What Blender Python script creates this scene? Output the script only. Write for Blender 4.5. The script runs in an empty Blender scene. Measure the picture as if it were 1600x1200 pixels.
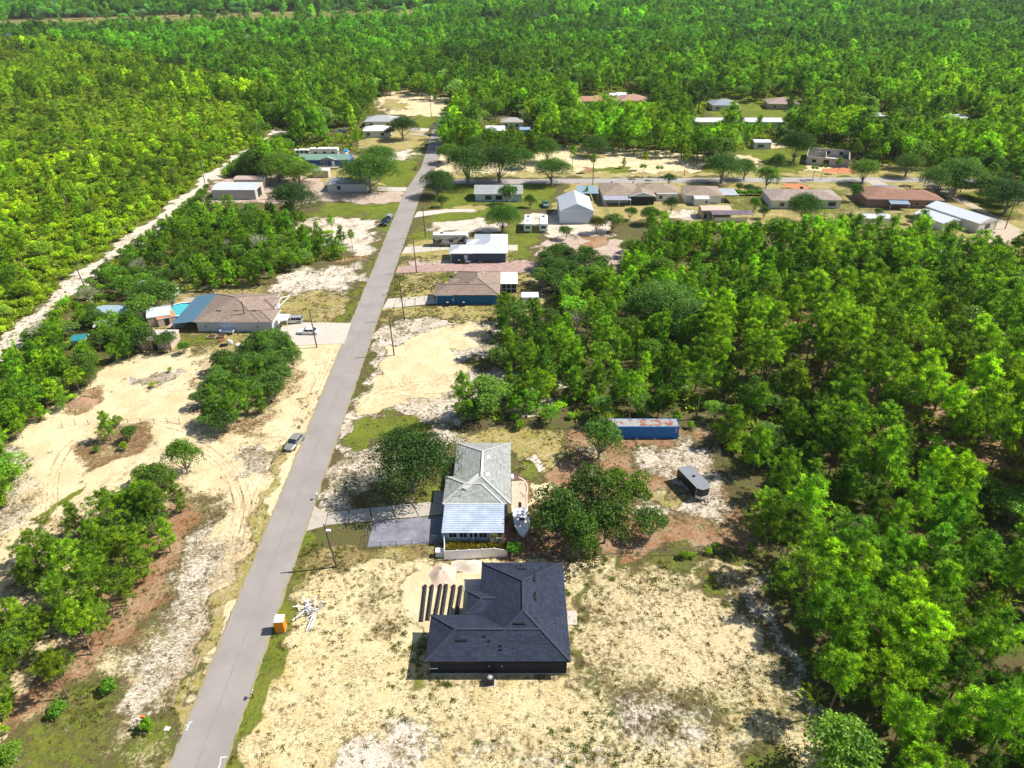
import bpy, math, random
import numpy as np
from mathutils import Vector
random.seed(7); RNG = np.random.default_rng(11)
S = bpy.context.scene
COL = S.collection
# ---------------------------------------------------------------- camera, sky, sun, exposure
F_PX = 1111.0; PITCH = math.radians(31.5); CAM_H = 74.0
cam_d = bpy.data.cameras.new('camera'); cam = bpy.data.objects.new('camera', cam_d); COL.objects.link(cam)
cam_d.sensor_width = 36.0; cam_d.lens = 36.0 * F_PX / 1600.0; cam_d.clip_start = 0.5; cam_d.clip_end = 12000
cam.location = (0, 0, CAM_H); cam.rotation_euler = (math.pi / 2 - PITCH, 0, 0)
S.camera = cam
SUN_EL = math.radians(49); SUN_AZ = math.radians(80)      # azimuth clockwise from +Y (the view direction)
world = bpy.data.worlds.new('World'); S.world = world; world.use_nodes = True
wn = world.node_tree; wn.nodes.clear()
sky = wn.nodes.new('ShaderNodeTexSky'); sky.sky_type = 'NISHITA'; sky.sun_disc = False
sky.sun_elevation = SUN_EL; sky.sun_rotation = SUN_AZ; sky.altitude = 60; sky.air_density = 1.0; sky.dust_density = 1.0
bg = wn.nodes.new('ShaderNodeBackground'); bg.inputs['Strength'].default_value = 0.08
wo = wn.nodes.new('ShaderNodeOutputWorld')
wn.links.new(sky.outputs[0], bg.inputs[0]); wn.links.new(bg.outputs[0], wo.inputs[0])
sl = bpy.data.lights.new('sun', 'SUN'); sl.energy = 4.8; sl.angle = math.radians(0.6); sl.color = (1.0, 0.95, 0.86)
sun = bpy.data.objects.new('sun', sl); COL.objects.link(sun)
sdir = Vector((math.cos(SUN_EL) * math.sin(SUN_AZ), math.cos(SUN_EL) * math.cos(SUN_AZ), math.sin(SUN_EL)))
sun.rotation_euler = sdir.to_track_quat('Z', 'Y').to_euler(); sun.location = sdir * 300
S.view_settings.view_transform = 'Standard'; S.view_settings.look = 'None'
S.view_settings.exposure = 0.62; S.view_settings.gamma = 1.0; S.view_settings.use_curve_mapping = False
S.cycles.max_bounces = 4; S.cycles.diffuse_bounces = 2; S.cycles.glossy_bounces = 2; S.cycles.transmission_bounces = 3
S.cycles.transparent_max_bounces = 6; S.cycles.volume_bounces = 0; S.cycles.caustics_reflective = False; S.cycles.caustics_refractive = False

# ---------------------------------------------------------------- survey: pixel of the photograph -> place on the ground
SP, CP = math.sin(PITCH), math.cos(PITCH)
def G(px, py, h=0.0):
    u = (px - 800) / F_PX; v = (py - 600) / F_PX
    dz = -SP - v * CP; t = (h - CAM_H) / dz
    return (u * t, (CP - v * SP) * t)
def GP(pts, h=0.0): return [G(x, y, h) for x, y in pts]
def project(X, Y, Z):
    dz = Z - CAM_H; d = Y * CP - dz * SP; up = Y * SP + dz * CP
    return 800 + F_PX * X / d, 600 - F_PX * up / d, d

# ---------------------------------------------------------------- materials
MATS = {}
def nodes(m):
    m.use_nodes = True; nt = m.node_tree; nt.nodes.clear()
    out = nt.nodes.new('ShaderNodeOutputMaterial'); b = nt.nodes.new('ShaderNodeBsdfPrincipled')
    nt.links.new(b.outputs[0], out.inputs[0]); return nt, b, out
def mat(name, col, rough=0.8, metal=0.0, var=0.12, scale=1.5, bump=0.0, bscale=20, spec=0.3):
    if name in MATS: return MATS[name]
    m = bpy.data.materials.new(name); nt, b, out = nodes(m)
    b.inputs['Roughness'].default_value = rough; b.inputs['Metallic'].default_value = metal
    b.inputs['Specular IOR Level'].default_value = spec
    tc = nt.nodes.new('ShaderNodeTexCoord'); n = nt.nodes.new('ShaderNodeTexNoise')
    n.inputs['Scale'].default_value = scale; n.inputs['Detail'].default_value = 7; n.inputs['Roughness'].default_value = 0.65
    nt.links.new(tc.outputs['Object'], n.inputs['Vector'])
    mr = nt.nodes.new('ShaderNodeMapRange'); mr.inputs[1].default_value = 0.3; mr.inputs[2].default_value = 0.7
    mr.inputs[3].default_value = 1 - var; mr.inputs[4].default_value = 1 + var
    nt.links.new(n.outputs['Fac'], mr.inputs[0])
    mx = nt.nodes.new('ShaderNodeVectorMath'); mx.operation = 'SCALE'; mx.inputs[0].default_value = col[:3]
    nt.links.new(mr.outputs[0], mx.inputs['Scale']); nt.links.new(mx.outputs[0], b.inputs['Base Color'])
    if bump:
        n2 = nt.nodes.new('ShaderNodeTexNoise'); n2.inputs['Scale'].default_value = bscale; n2.inputs['Detail'].default_value = 4
        nt.links.new(tc.outputs['Object'], n2.inputs['Vector'])
        bp = nt.nodes.new('ShaderNodeBump'); bp.inputs['Strength'].default_value = bump; bp.inputs['Distance'].default_value = 0.05
        nt.links.new(n2.outputs['Fac'], bp.inputs['Height']); nt.links.new(bp.outputs[0], b.inputs['Normal'])
    MATS[name] = m; return m
def shingle_mat(name, col, dark=0.6, var=0.12, axis_scale=1.0):
    """asphalt shingles: courses and tabs as fine relief and grain"""
    if name in MATS: return MATS[name]
    m = bpy.data.materials.new(name); nt, b, out = nodes(m); L = nt.links.new
    b.inputs['Roughness'].default_value = 0.92; b.inputs['Specular IOR Level'].default_value = 0.2
    tc = nt.nodes.new('ShaderNodeTexCoord'); sp = nt.nodes.new('ShaderNodeSeparateXYZ'); L(tc.outputs['Object'], sp.inputs[0])
    # course height follows z so that every slope gets level courses
    ad = nt.nodes.new('ShaderNodeMath'); ad.operation = 'ADD'; L(sp.outputs[0], ad.inputs[0]); L(sp.outputs[1], ad.inputs[1])
    cb = nt.nodes.new('ShaderNodeCombineXYZ'); L(ad.outputs[0], cb.inputs[0]); zz = nt.nodes.new('ShaderNodeMath'); zz.operation = 'MULTIPLY'
    zz.inputs[1].default_value = 2.6; L(sp.outputs[2], zz.inputs[0]); L(zz.outputs[0], cb.inputs[1])
    br = nt.nodes.new('ShaderNodeTexBrick'); L(cb.outputs[0], br.inputs['Vector'])
    br.inputs['Scale'].default_value = 1.0; br.inputs['Brick Width'].default_value = 0.6; br.inputs['Row Height'].default_value = 0.28
    br.inputs['Mortar Size'].default_value = 0.02; br.inputs['Bias'].default_value = 0.0
    br.inputs['Color1'].default_value = (0.82, 0.82, 0.82, 1); br.inputs['Color2'].default_value = (1.2, 1.2, 1.2, 1); br.inputs['Mortar'].default_value = (dark, dark, dark, 1)
    n = nt.nodes.new('ShaderNodeTexNoise'); n.inputs['Scale'].default_value = 0.7; n.inputs['Detail'].default_value = 8; n.inputs['Roughness'].default_value = 0.75
    L(tc.outputs['Object'], n.inputs['Vector'])
    mr = nt.nodes.new('ShaderNodeMapRange'); mr.inputs[1].default_value = 0.3; mr.inputs[2].default_value = 0.7; mr.inputs[3].default_value = 1 - var; mr.inputs[4].default_value = 1 + var
    L(n.outputs['Fac'], mr.inputs[0])
    s1 = nt.nodes.new('ShaderNodeVectorMath'); s1.operation = 'SCALE'; L(br.outputs['Color'], s1.inputs[0]); L(mr.outputs[0], s1.inputs['Scale'])
    s2 = nt.nodes.new('ShaderNodeVectorMath'); s2.operation = 'MULTIPLY'; L(s1.outputs[0], s2.inputs[0]); s2.inputs[1].default_value = col[:3]
    L(s2.outputs[0], b.inputs['Base Color'])
    bp = nt.nodes.new('ShaderNodeBump'); bp.inputs['Strength'].default_value = 0.6; bp.inputs['Distance'].default_value = 0.03
    L(br.outputs['Fac'], bp.inputs['Height']); bp.invert = True; L(bp.outputs[0], b.inputs['Normal'])
    MATS[name] = m; return m
def foliage_mat(name, col, col2, trans=0.35):
    if name in MATS: return MATS[name]
    m = bpy.data.materials.new(name); nt, b, out = nodes(m); L = nt.links.new
    b.inputs['Roughness'].default_value = 0.55; b.inputs['Specular IOR Level'].default_value = 0.25
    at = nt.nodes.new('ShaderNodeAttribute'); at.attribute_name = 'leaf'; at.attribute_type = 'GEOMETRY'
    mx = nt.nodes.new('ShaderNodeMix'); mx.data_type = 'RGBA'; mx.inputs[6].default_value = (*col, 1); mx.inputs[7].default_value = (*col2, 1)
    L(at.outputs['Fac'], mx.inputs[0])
    oi = nt.nodes.new('ShaderNodeObjectInfo'); mr = nt.nodes.new('ShaderNodeMapRange')
    mr.inputs[3].default_value = 0.72; mr.inputs[4].default_value = 1.28; L(oi.outputs['Random'], mr.inputs[0])
    ti = nt.nodes.new('ShaderNodeAttribute'); ti.attribute_name = 'tint'; ti.attribute_type = 'INSTANCER'
    s1 = nt.nodes.new('ShaderNodeVectorMath'); s1.operation = 'SCALE'; L(mx.outputs[2], s1.inputs[0]); L(mr.outputs[0], s1.inputs['Scale'])
    s2 = nt.nodes.new('ShaderNodeVectorMath'); s2.operation = 'MULTIPLY'; L(s1.outputs[0], s2.inputs[0]); L(ti.outputs['Vector'], s2.inputs[1])
    L(s2.outputs[0], b.inputs['Base Color'])
    tr = nt.nodes.new('ShaderNodeBsdfTranslucent'); sc = nt.nodes.new('ShaderNodeVectorMath'); sc.operation = 'MULTIPLY'
    L(s2.outputs[0], sc.inputs[0]); sc.inputs[1].default_value = (1.5, 1.5, 0.6); L(sc.outputs[0], tr.inputs['Color'])
    ms = nt.nodes.new('ShaderNodeMixShader'); ms.inputs[0].default_value = trans
    L(b.outputs[0], ms.inputs[1]); L(tr.outputs[0], ms.inputs[2]); L(ms.outputs[0], out.inputs[0])
    MATS[name] = m; return m

# ---------------------------------------------------------------- mesh helpers
class MB:
    def __init__(s): s.v = []; s.f = []; s.m = []
    def quad(s, *p, m=0):
        n = len(s.v); s.v += [tuple(q) for q in p]; s.f.append(tuple(range(n, n + len(p)))); s.m.append(m); return s
    def add(s, vs, fs, m=0):
        n = len(s.v); s.v += [tuple(q) for q in vs]; s.f += [tuple(i + n for i in f) for f in fs]; s.m += [m] * len(fs); return s
    def box(s, x0, x1, y0, y1, z0, z1, m=0):
        return s.add([(x0,y0,z0),(x1,y0,z0),(x1,y1,z0),(x0,y1,z0),(x0,y0,z1),(x1,y0,z1),(x1,y1,z1),(x0,y1,z1)],
                     [(0,3,2,1),(4,5,6,7),(0,1,5,4),(1,2,6,5),(2,3,7,6),(3,0,4,7)], m)
    def bar(s, a, b, w, h=None, m=0, up=(0, 0, 1)):
        a = Vector(a); b = Vector(b); h = h or w; d = (b - a).normalized(); u = Vector(up)
        if abs(d.dot(u)) > 0.95: u = Vector((1, 0, 0))
        r = d.cross(u).normalized() * (w / 2); u2 = r.cross(d).normalized() * (h / 2)
        vs = [a - r - u2, a + r - u2, a + r + u2, a - r + u2, b - r - u2, b + r - u2, b + r + u2, b - r + u2]
        return s.add(vs, [(0,1,2,3),(7,6,5,4),(0,4,5,1),(1,5,6,2),(2,6,7,3),(3,7,4,0)], m)
    def tube(s, pts, rad, n=7, m=0, cap=True):
        rings = []
        for i, p in enumerate(pts):
            p = Vector(p); a = Vector(pts[max(i - 1, 0)]); b = Vector(pts[min(i + 1, len(pts) - 1)]); d = (b - a).normalized()
            u = Vector((0, 0, 1)) if abs(d.z) < 0.9 else Vector((1, 0, 0)); r = d.cross(u).normalized(); w = r.cross(d)
            R = rad[i] if hasattr(rad, '__len__') else rad
            rings.append([p + (r * math.cos(t) + w * math.sin(t)) * R for t in [2 * math.pi * k / n for k in range(n)]])
        vs = [q for rg in rings for q in rg]; fs = []
        for i in range(len(rings) - 1):
            for k in range(n): fs.append((i*n+k, i*n+(k+1)%n, (i+1)*n+(k+1)%n, (i+1)*n+k))
        if cap: fs.append(tuple(range(n))[::-1]); fs.append(tuple((len(rings)-1)*n + k for k in range(n)))
        return s.add(vs, fs, m)
    def prism(s, poly, z0, z1, m=0):
        n = len(poly); return s.add([(x, y, z0) for x, y in poly] + [(x, y, z1) for x, y in poly],
            [tuple(range(n))[::-1], tuple(range(n, 2*n))] + [(i, (i+1)%n, n+(i+1)%n, n+i) for i in range(n)], m)
    def loft(s, secs, m=0, cap=True):
        n = len(secs[0]); vs = [p for q in secs for p in q]; fs = []
        for i in range(len(secs)-1):
            for k in range(n): fs.append((i*n+k, i*n+(k+1)%n, (i+1)*n+(k+1)%n, (i+1)*n+k))
        if cap: fs.append(tuple(range(n))[::-1]); fs.append(tuple((len(secs)-1)*n+k for k in range(n)))
        return s.add(vs, fs, m)
    def mesh(s, name, mats, off=(0, 0, 0)):
        me = bpy.data.meshes.new(name)
        me.from_pydata([(x-off[0], y-off[1], z-off[2]) for x, y, z in s.v], [], s.f)
        for mm in (mats if isinstance(mats, (list, tuple)) else [mats]): me.materials.append(mm)
        if any(s.m): me.polygons.foreach_set('material_index', s.m)
        me.update(); return me
ORG = {}
def thing(name, label, cat, loc=(0, 0, 0), rot=0, group=None):
    o = bpy.data.objects.new(name, None); COL.objects.link(o); o.location = loc; o.rotation_euler = (0, 0, rot); o.empty_display_size = 0.3
    o['label'] = label; o['category'] = cat
    if group: o['group'] = group
    ORG[o.name] = tuple(loc) if rot == 0 else (0, 0, 0)
    return o
def part(name, mb, m, parent=None, label=None, kind=None, smooth=False):
    off = ORG.get(parent.name, (0, 0, 0)) if parent else (0, 0, 0)
    me = mb.mesh(name, m, off) if isinstance(mb, MB) else mb
    if smooth: me.polygons.foreach_set('use_smooth', [True] * len(me.polygons))
    o = bpy.data.objects.new(name, me); COL.objects.link(o)
    if parent: o.parent = parent; ORG[o.name] = off
    if label: o['label'] = label
    if kind: o['kind'] = kind
    return o
def tagobj(o, label, cat, group=None):
    o['label'] = label; o['category'] = cat
    if group: o['group'] = group
    return o
def structure(name, mb, m):
    return part(name, mb, m, None, kind='structure')
def copy_tree(o, parent=None):
    c = o.copy(); COL.objects.link(c)
    if parent: c.parent = parent
    ORG[c.name] = ORG.get(o.name, (0, 0, 0))
    for ch in list(o.children): copy_tree(ch, c)
    return c
def mesh_np(name, V, Fq, mats, leaf=None, midx=None):
    me = bpy.data.meshes.new(name); nv = len(V); nf, k = Fq.shape
    me.vertices.add(nv); me.vertices.foreach_set('co', V.astype(np.float32).ravel())
    me.loops.add(nf * k); me.loops.foreach_set('vertex_index', Fq.astype(np.int32).ravel())
    me.polygons.add(nf); me.polygons.foreach_set('loop_start', np.arange(0, nf * k, k, dtype=np.int32))
    for m in mats: me.materials.append(m)
    if midx is not None: me.polygons.foreach_set('material_index', midx.astype(np.int32))
    if leaf is not None:
        a = me.attributes.new('leaf', 'FLOAT', 'FACE'); a.data.foreach_set('value', leaf.astype(np.float32))
    me.update(calc_edges=True); me.validate(); return me
def inside(poly, X, Y):
    r = np.zeros(X.shape, bool); n = len(poly)
    for i in range(n):
        x1, y1 = poly[i]; x2, y2 = poly[(i + 1) % n]
        if y1 == y2: continue
        c = ((y1 > Y) != (y2 > Y)) & (X < (x2 - x1) * (Y - y1) / (y2 - y1) + x1); r ^= c
    return r
def segdist(poly, X, Y, closed=True):
    d = np.full(X.shape, 1e9); n = len(poly)
    for i in range(n if closed else n - 1):
        x1, y1 = poly[i]; x2, y2 = poly[(i + 1) % n]; dx, dy = x2 - x1, y2 - y1; L2 = dx*dx + dy*dy + 1e-9
        t = np.clip(((X - x1) * dx + (Y - y1) * dy) / L2, 0, 1)
        d = np.minimum(d, np.hypot(X - x1 - t*dx, Y - y1 - t*dy))
    return d
# ---------------------------------------------------------------- ground
def axis(segs):
    out = [segs[0][0]]
    for a, b, s in segs:
        n = max(1, int(round((b - a) / s))); out += list(a + (b - a) * (i + 1) / n for i in range(n))
    return np.array(out)
gx = axis([(-7000, -1200, 600), (-1200, -400, 50), (-400, -130, 6), (-130, -85, 1.6), (-85, 60, 0.7), (60, 140, 1.5), (140, 420, 6), (420, 1200, 50), (1200, 7000, 600)])
gy = axis([(-3000, 0, 500), (0, 36, 4), (36, 160, 0.65), (160, 320, 1.2), (320, 620, 4), (620, 1400, 20), (1400, 9000, 600)])
GX, GY = np.meshgrid(gx, gy); nx, ny = len(gx), len(gy)
V = np.stack([GX.ravel(), GY.ravel(), np.zeros(GX.size)], 1); VX, VY = V[:, 0], V[:, 1]
ii, jj = np.meshgrid(np.arange(nx - 1), np.arange(ny - 1)); b0 = (jj * nx + ii).ravel()
Fg = np.stack([b0, b0 + 1, b0 + nx + 1, b0 + nx], 1)
TAN, WHITE, GREEN, DRY, RED, YEL, SPECK, PINK = range(8)
W = np.zeros((8, len(VX)))
_wx = (1.0*np.sin(VX*.43 + 2*np.sin(VY*.19)) + .7*np.sin(VY*.9 + 1.7*np.sin(VX*.5)) + .45*np.sin(VX*1.9 + 3*np.sin(VY*.7))) * (1 + VY/250) * .8
_wy = (1.0*np.sin(VY*.39 + 2*np.sin(VX*.23) + 1) + .7*np.sin(VX*.8 + 1.9*np.sin(VY*.55)) + .45*np.sin(VY*2.1 + 3*np.sin(VX*.6))) * (1 + VY/250) * .8
RX, RY = VX.copy(), VY.copy(); VX = VX + _wx; VY = VY + _wy
def paint(px, ch, val=1.0, edge=1.5, world=False, speck=None):
    poly = px if world else GP(px)
    xs = [p[0] for p in poly]; ys = [p[1] for p in poly]
    sel = np.where((VX > min(xs) - edge) & (VX < max(xs) + edge) & (VY > min(ys) - edge) & (VY < max(ys) + edge))[0]
    if not len(sel): return
    x, y = VX[sel], VY[sel]; d = segdist(poly, x, y); d = np.where(inside(poly, x, y), d, -d)
    m = np.clip(0.5 + d / (2 * edge), 0, 1) * val
    for k in range(8):
        if k != SPECK: W[k, sel] *= (1 - m)
    W[ch, sel] += m
    if speck is not None: W[SPECK, sel] = W[SPECK, sel] * (1 - m / max(val, .01)) + speck * m / max(val, .01)
def strip(line, w, ch, val=1.0, edge=1.0, world=False, speck=None):
    pts = line if world else GP(line)
    xs = [p[0] for p in pts]; ys = [p[1] for p in pts]; mg = w + edge
    sel = np.where((VX > min(xs) - mg) & (VX < max(xs) + mg) & (VY > min(ys) - mg) & (VY < max(ys) + mg))[0]
    if not len(sel): return
    d = w / 2 - segdist(pts, VX[sel], VY[sel], False); m = np.clip(0.5 + d / (2 * edge), 0, 1) * val
    for k in range(8):
        if k != SPECK: W[k, sel] *= (1 - m)
    W[ch, sel] += m
    if speck is not None: W[SPECK, sel] = W[SPECK, sel] * (1 - m / max(val, .01)) + speck * m / max(val, .01)
# --- the wild field left of the track, and the pale strip of grass far away
paint([(-900, 60), (60, 60), (420, 110), (440, 200), (340, 270), (200, 375), (0, 545), (-500, 900)], GREEN, 0.75, 6)
paint([(-400, 52), (0, 46), (200, 43), (420, 40), (665, 31), (665, 14), (420, 19), (200, 26), (0, 33), (-400, 36)], DRY, 1, 12)
paint([(-400, 52), (0, 46), (200, 43), (420, 40), (665, 31), (665, 14), (420, 19), (200, 26), (0, 33), (-400, 36)], GREEN, .5, 20)
# --- left side of the road
paint([(-260, 1320), (-120, 1000), (-20, 840), (20, 690), (90, 640), (180, 560), (250, 545), (330, 530), (545, 530), (540, 600), (410, 900), (280, 1320)], TAN, 1, 1.5, speck=0.1)
paint([(300, 770), (350, 790), (360, 860), (350, 940), (300, 1060), (250, 1130), (180, 1150), (150, 1120), (210, 1000), (250, 880)], WHITE, 0.75, 4, speck=0.95)
paint([(230, 830), (300, 770), (330, 800), (290, 850), (240, 950), (170, 1010), (200, 900)], RED, 0.55, 2.5, speck=0.9)
paint([(290, 850), (240, 960), (150, 1080), (60, 1120), (40, 1100), (130, 1010), (190, 950), (240, 850)], RED, 0.5, 3, speck=.8)
paint([(40, 860), (90, 800), (170, 770), (240, 735), (290, 770), (290, 850), (240, 930), (130, 1080), (60, 1110), (0, 1250), (-200, 1250), (-60, 1000)], RED, 0.5, 1.5, speck=0.5)
paint([(-40, 1260), (30, 1130), (100, 1090), (150, 1060), (185, 1120), (200, 1200), (180, 1300), (-60, 1300)], DRY, 0.5, 1.2, speck=0.5)
paint([(-40, 1260), (30, 1130), (100, 1090), (150, 1060), (185, 1120), (200, 1200), (180, 1300), (-60, 1300)], GREEN, 0.52, 1.2, speck=0.5)
paint([(200, 1160), (230, 1110), (300, 1080), (330, 1050), (310, 1120), (270, 1200), (250, 1260), (200, 1260)], GREEN, 0.5, 1.2, speck=0.3)
paint([(105, 700), (160, 680), (200, 655), (240, 675), (235, 700), (180, 730), (130, 735)], RED, 0.6, 0.8, speck=1)
paint([(205, 590), (245, 578), (290, 572), (285, 595), (240, 612), (210, 605)], WHITE, 0.8, 0.7, speck=1)
paint([(25, 690), (70, 700), (65, 760), (40, 830), (0, 860), (-40, 850), (-40, 700)], WHITE, 0.5, 1.2, speck=0.8)
paint([(60, 810), (130, 758), (136, 764), (75, 815)], GREEN, 0.8, 0.4)
paint([(360, 705), (420, 690), (440, 700), (410, 760), (370, 740)], WHITE, 0.6, 1, speck=0.9)
paint([(115, 600), (170, 605), (160, 625), (120, 645), (90, 660)], RED, 0.6, 0.8, speck=0.6)
paint([(300, 640), (320, 520), (470, 520), (470, 600), (420, 690), (330, 690)], RED, 0.5, 1, speck=0.6)
strip([(450, 700), (410, 810), (370, 910), (300, 1090), (262, 1200), (240, 1300)], 2.2, DRY, 0.75, 0.6, speck=0.2)
strip([(455, 700), (470, 660), (500, 600), (520, 560)], 1.0, DRY, 0.5, 0.5)
strip([(416, 900), (380, 985), (310, 1165), (285, 1230)], 1.3, GREEN, 0.6, 0.5)
# left house and the lots north of it
paint([(190, 560), (225, 500), (240, 470), (300, 450), (430, 440), (470, 455), (420, 545), (330, 552)], DRY, 0.6, 1.5, speck=0.5)
paint([(272, 522), (330, 520), (320, 545), (280, 540)], GREEN, 0.7, 1.4)
paint([(395, 455), (560, 450), (530, 508), (440, 505), (400, 480)], DRY, 0.75, 1.5, speck=0.7)
paint([(530, 505), (560, 440), (585, 400), (600, 330), (632, 315), (600, 400), (550, 505)], GREEN, 0.7, 1.4)
paint([(400, 458), (440, 430), (480, 410), (500, 420), (575, 410), (565, 440), (540, 462), (460, 458)], WHITE, 0.68, 2.7, speck=0.5)
paint([(450, 350), (490, 340), (560, 335), (592, 345), (590, 400), (560, 410), (540, 390), (470, 370)], WHITE, 0.68, 2.7, speck=0.6)
paint([(500, 395), (575, 400), (560, 412), (500, 410)], RED, 0.6, 1.2)
paint([(480, 345), (500, 318), (640, 312), (620, 345), (600, 350), (560, 335)], GREEN, 0.7, 2.1, speck=0.2)
paint([(320, 320), (335, 278), (440, 270), (640, 290), (640, 318), (500, 318), (400, 320)], PINK, 0.6, 2, speck=0.4)
paint([(480, 297), (560, 292), (600, 300), (630, 300), (632, 313), (540, 315), (490, 308)], PINK, 0.9, 1.5)
paint([(470, 300), (480, 245), (560, 245), (570, 270), (640, 255), (660, 205), (668, 205), (630, 300), (510, 292)], DRY, 0.8, 2)
paint([(540, 260), (640, 235), (655, 205), (672, 200), (640, 300), (600, 295)], GREEN, 0.75, 1.5)
paint([(590, 235), (640, 228), (652, 240), (645, 250), (595, 255)], WHITE, 0.68, 2.2, speck=0.3)
paint([(480, 278), (500, 272), (512, 290), (480, 298), (465, 296)], PINK, 1, 1)
paint([(430, 212), (450, 208), (440, 200), (420, 200)], WHITE, 1, 2)
paint([(560, 230), (570, 200), (640, 195), (680, 180), (660, 228), (600, 240)], DRY, 0.7, 2)
paint([(640, 190), (650, 180), (690, 180), (672, 200), (645, 200)], GREEN, 1, 1.5)
paint([(585, 165), (590, 148), (620, 141), (690, 146), (706, 165), (700, 185), (650, 180), (610, 178)], TAN, 0.9, 3, speck=0.3)
paint([(592, 160), (610, 152), (640, 165), (640, 175), (605, 172)], DRY, 0.7, 3)
# --- the near right lot
paint([(150, 1900), (345, 1250), (455, 880), (520, 872), (700, 872), (900, 872), (1175, 872), (1215, 930), (1265, 1040), (1310, 1150), (1400, 1900)], YEL, 0.92, 1.5, speck=0.6)
paint([(520, 1250), (560, 1140), (680, 1130), (900, 1110), (1100, 1100), (1220, 1140), (1270, 1250)], WHITE, 0.62, 9, speck=0.5)
paint([(960, 1080), (1060, 1060), (1080, 1100), (1000, 1130)], WHITE, .9, 3)
paint([(540, 1170), (590, 1140), (640, 1150), (600, 1200), (550, 1200)], WHITE, .9, 3)
paint([(890, 890), (1180, 880), (1240, 1020), (1260, 1100), (1000, 1100), (900, 1060)], TAN, 0.6, 5, speck=0.55)
paint([(640, 960), (640, 900), (700, 880), (755, 885), (750, 960), (670, 1010)], TAN, 1, 0.8, speck=0)
paint([(530, 900), (600, 890), (660, 900), (650, 1000), (560, 1010)], TAN, 0.45, 2.5, speck=0.25)
paint([(1180, 900), (1215, 930), (1265, 1040), (1310, 1150), (1280, 1150), (1230, 1060), (1190, 980), (1150, 930)], WHITE, 0.6, 1.5, speck=0.8)
paint([(1060, 905), (1100, 895), (1150, 905), (1120, 925)], GREEN, 0.7, 0.8)
paint([(1165, 1180), (1210, 1150), (1260, 1180), (1280, 1260), (1160, 1260)], GREEN, 0.55, 1.5)
paint([(633, 1062), (640, 1010), (672, 1008), (672, 1060), (900, 1056), (900, 1066), (640, 1070)], GREEN, 0.5, 0.8)
strip([(905, 900), (905, 960), (912, 1050)], 1.0, GREEN, 0.6, 0.5)
strip([(520, 868), (455, 880), (425, 960), (395, 1090), (350, 1210), (330, 1300)], 2.6, GREEN, 0.7, 0.7, speck=0.5)
strip([(480, 870), (440, 960), (410, 1060), (375, 1180), (355, 1260)], 3.2, GREEN, 0.5, 1.2, speck=0.6)
paint([(455, 870), (520, 850), (690, 850), (690, 880), (560, 880), (500, 905), (445, 930)], DRY, 0.65, 1, speck=0.9)
paint([(455, 880), (475, 835), (500, 832), (498, 870), (470, 905)], GREEN, 0.7, 0.7)
# --- grey roofed house
paint([(480, 800), (500, 750), (540, 655), (700, 640), (720, 680), (700, 800)], WHITE, 0.7, 1.5, speck=0.85)
paint([(540, 690), (560, 640), (600, 632), (645, 640), (690, 665), (660, 700), (560, 700)], GREEN, 0.7, 1.2, speck=0.4)
paint([(560, 795), (580, 770), (700, 690), (702, 760), (690, 785), (590, 795)], GREEN, 0.7, 1.1)
paint([(560, 790), (600, 760), (690, 700), (700, 710), (620, 790)], DRY, 0.5, 0.8)
paint([(515, 740), (570, 700), (600, 770), (560, 795), (500, 790)], SPECK, 0.01, 1, speck=1)
paint([(795, 675), (1100, 670), (1130, 720), (1170, 800), (1185, 860), (1000, 862), (790, 870)], RED, 0.75, 1.5, speck=0.5)
paint([(715, 690), (720, 670), (870, 672), (880, 720), (850, 750), (800, 745), (798, 692)], DRY, 0.9, 1.2, speck=0.5)
paint([(800, 710), (830, 700), (860, 740), (850, 752), (805, 745)], GREEN, 0.6, 1)
paint([(830, 712), (850, 705), (850, 730), (838, 735)], WHITE, 1, 0.6)
paint([(980, 700), (1080, 685), (1120, 700), (1135, 745), (1150, 800), (1145, 820), (1060, 805), (990, 800), (1010, 780), (1055, 770), (1050, 750), (1000, 740)], WHITE, 0.68, 2.7, speck=0.8)
paint([(880, 690), (960, 690), (960, 720), (900, 720)], WHITE, 0.45, 1.2, speck=0.8)
paint([(1025, 775), (1040, 768), (1060, 778), (1045, 790)], DRY, 1, 0.5)
paint([(820, 752), (870, 752), (850, 790), (828, 800), (823, 780)], TAN, 1, 0.3, speck=0)
paint([(825, 800), (860, 800), (1000, 850), (1000, 872), (790, 880), (800, 850)], RED, 0.9, 1)
paint([(1000, 860), (1190, 850), (1200, 885), (980, 885)], GREEN, 0.5, 1, speck=0.6)
# --- sand lot with the turning circles
paint([(535, 680), (560, 600), (600, 502), (770, 495), (800, 520), (800, 600), (760, 640), (700, 655), (640, 640), (600, 640)], WHITE, 0.75, 1.5, speck=0.8)
paint([(560, 640), (590, 570), (640, 520), (740, 500), (765, 520), (720, 545), (715, 565), (745, 585), (690, 618), (620, 630), (560, 650)], TAN, 1, 1.2, speck=0)
paint([(725, 568), (770, 545), (800, 545), (800, 580), (750, 580)], GREEN, 0.7, 1.1)
paint([(590, 498), (600, 480), (790, 470), (840, 480), (840, 500), (770, 498)], DRY, 0.8, 1.2, speck=0.5)
strip([(592, 505), (560, 600), (540, 660)], 1.2, GREEN, 0.5, 0.5)
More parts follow.
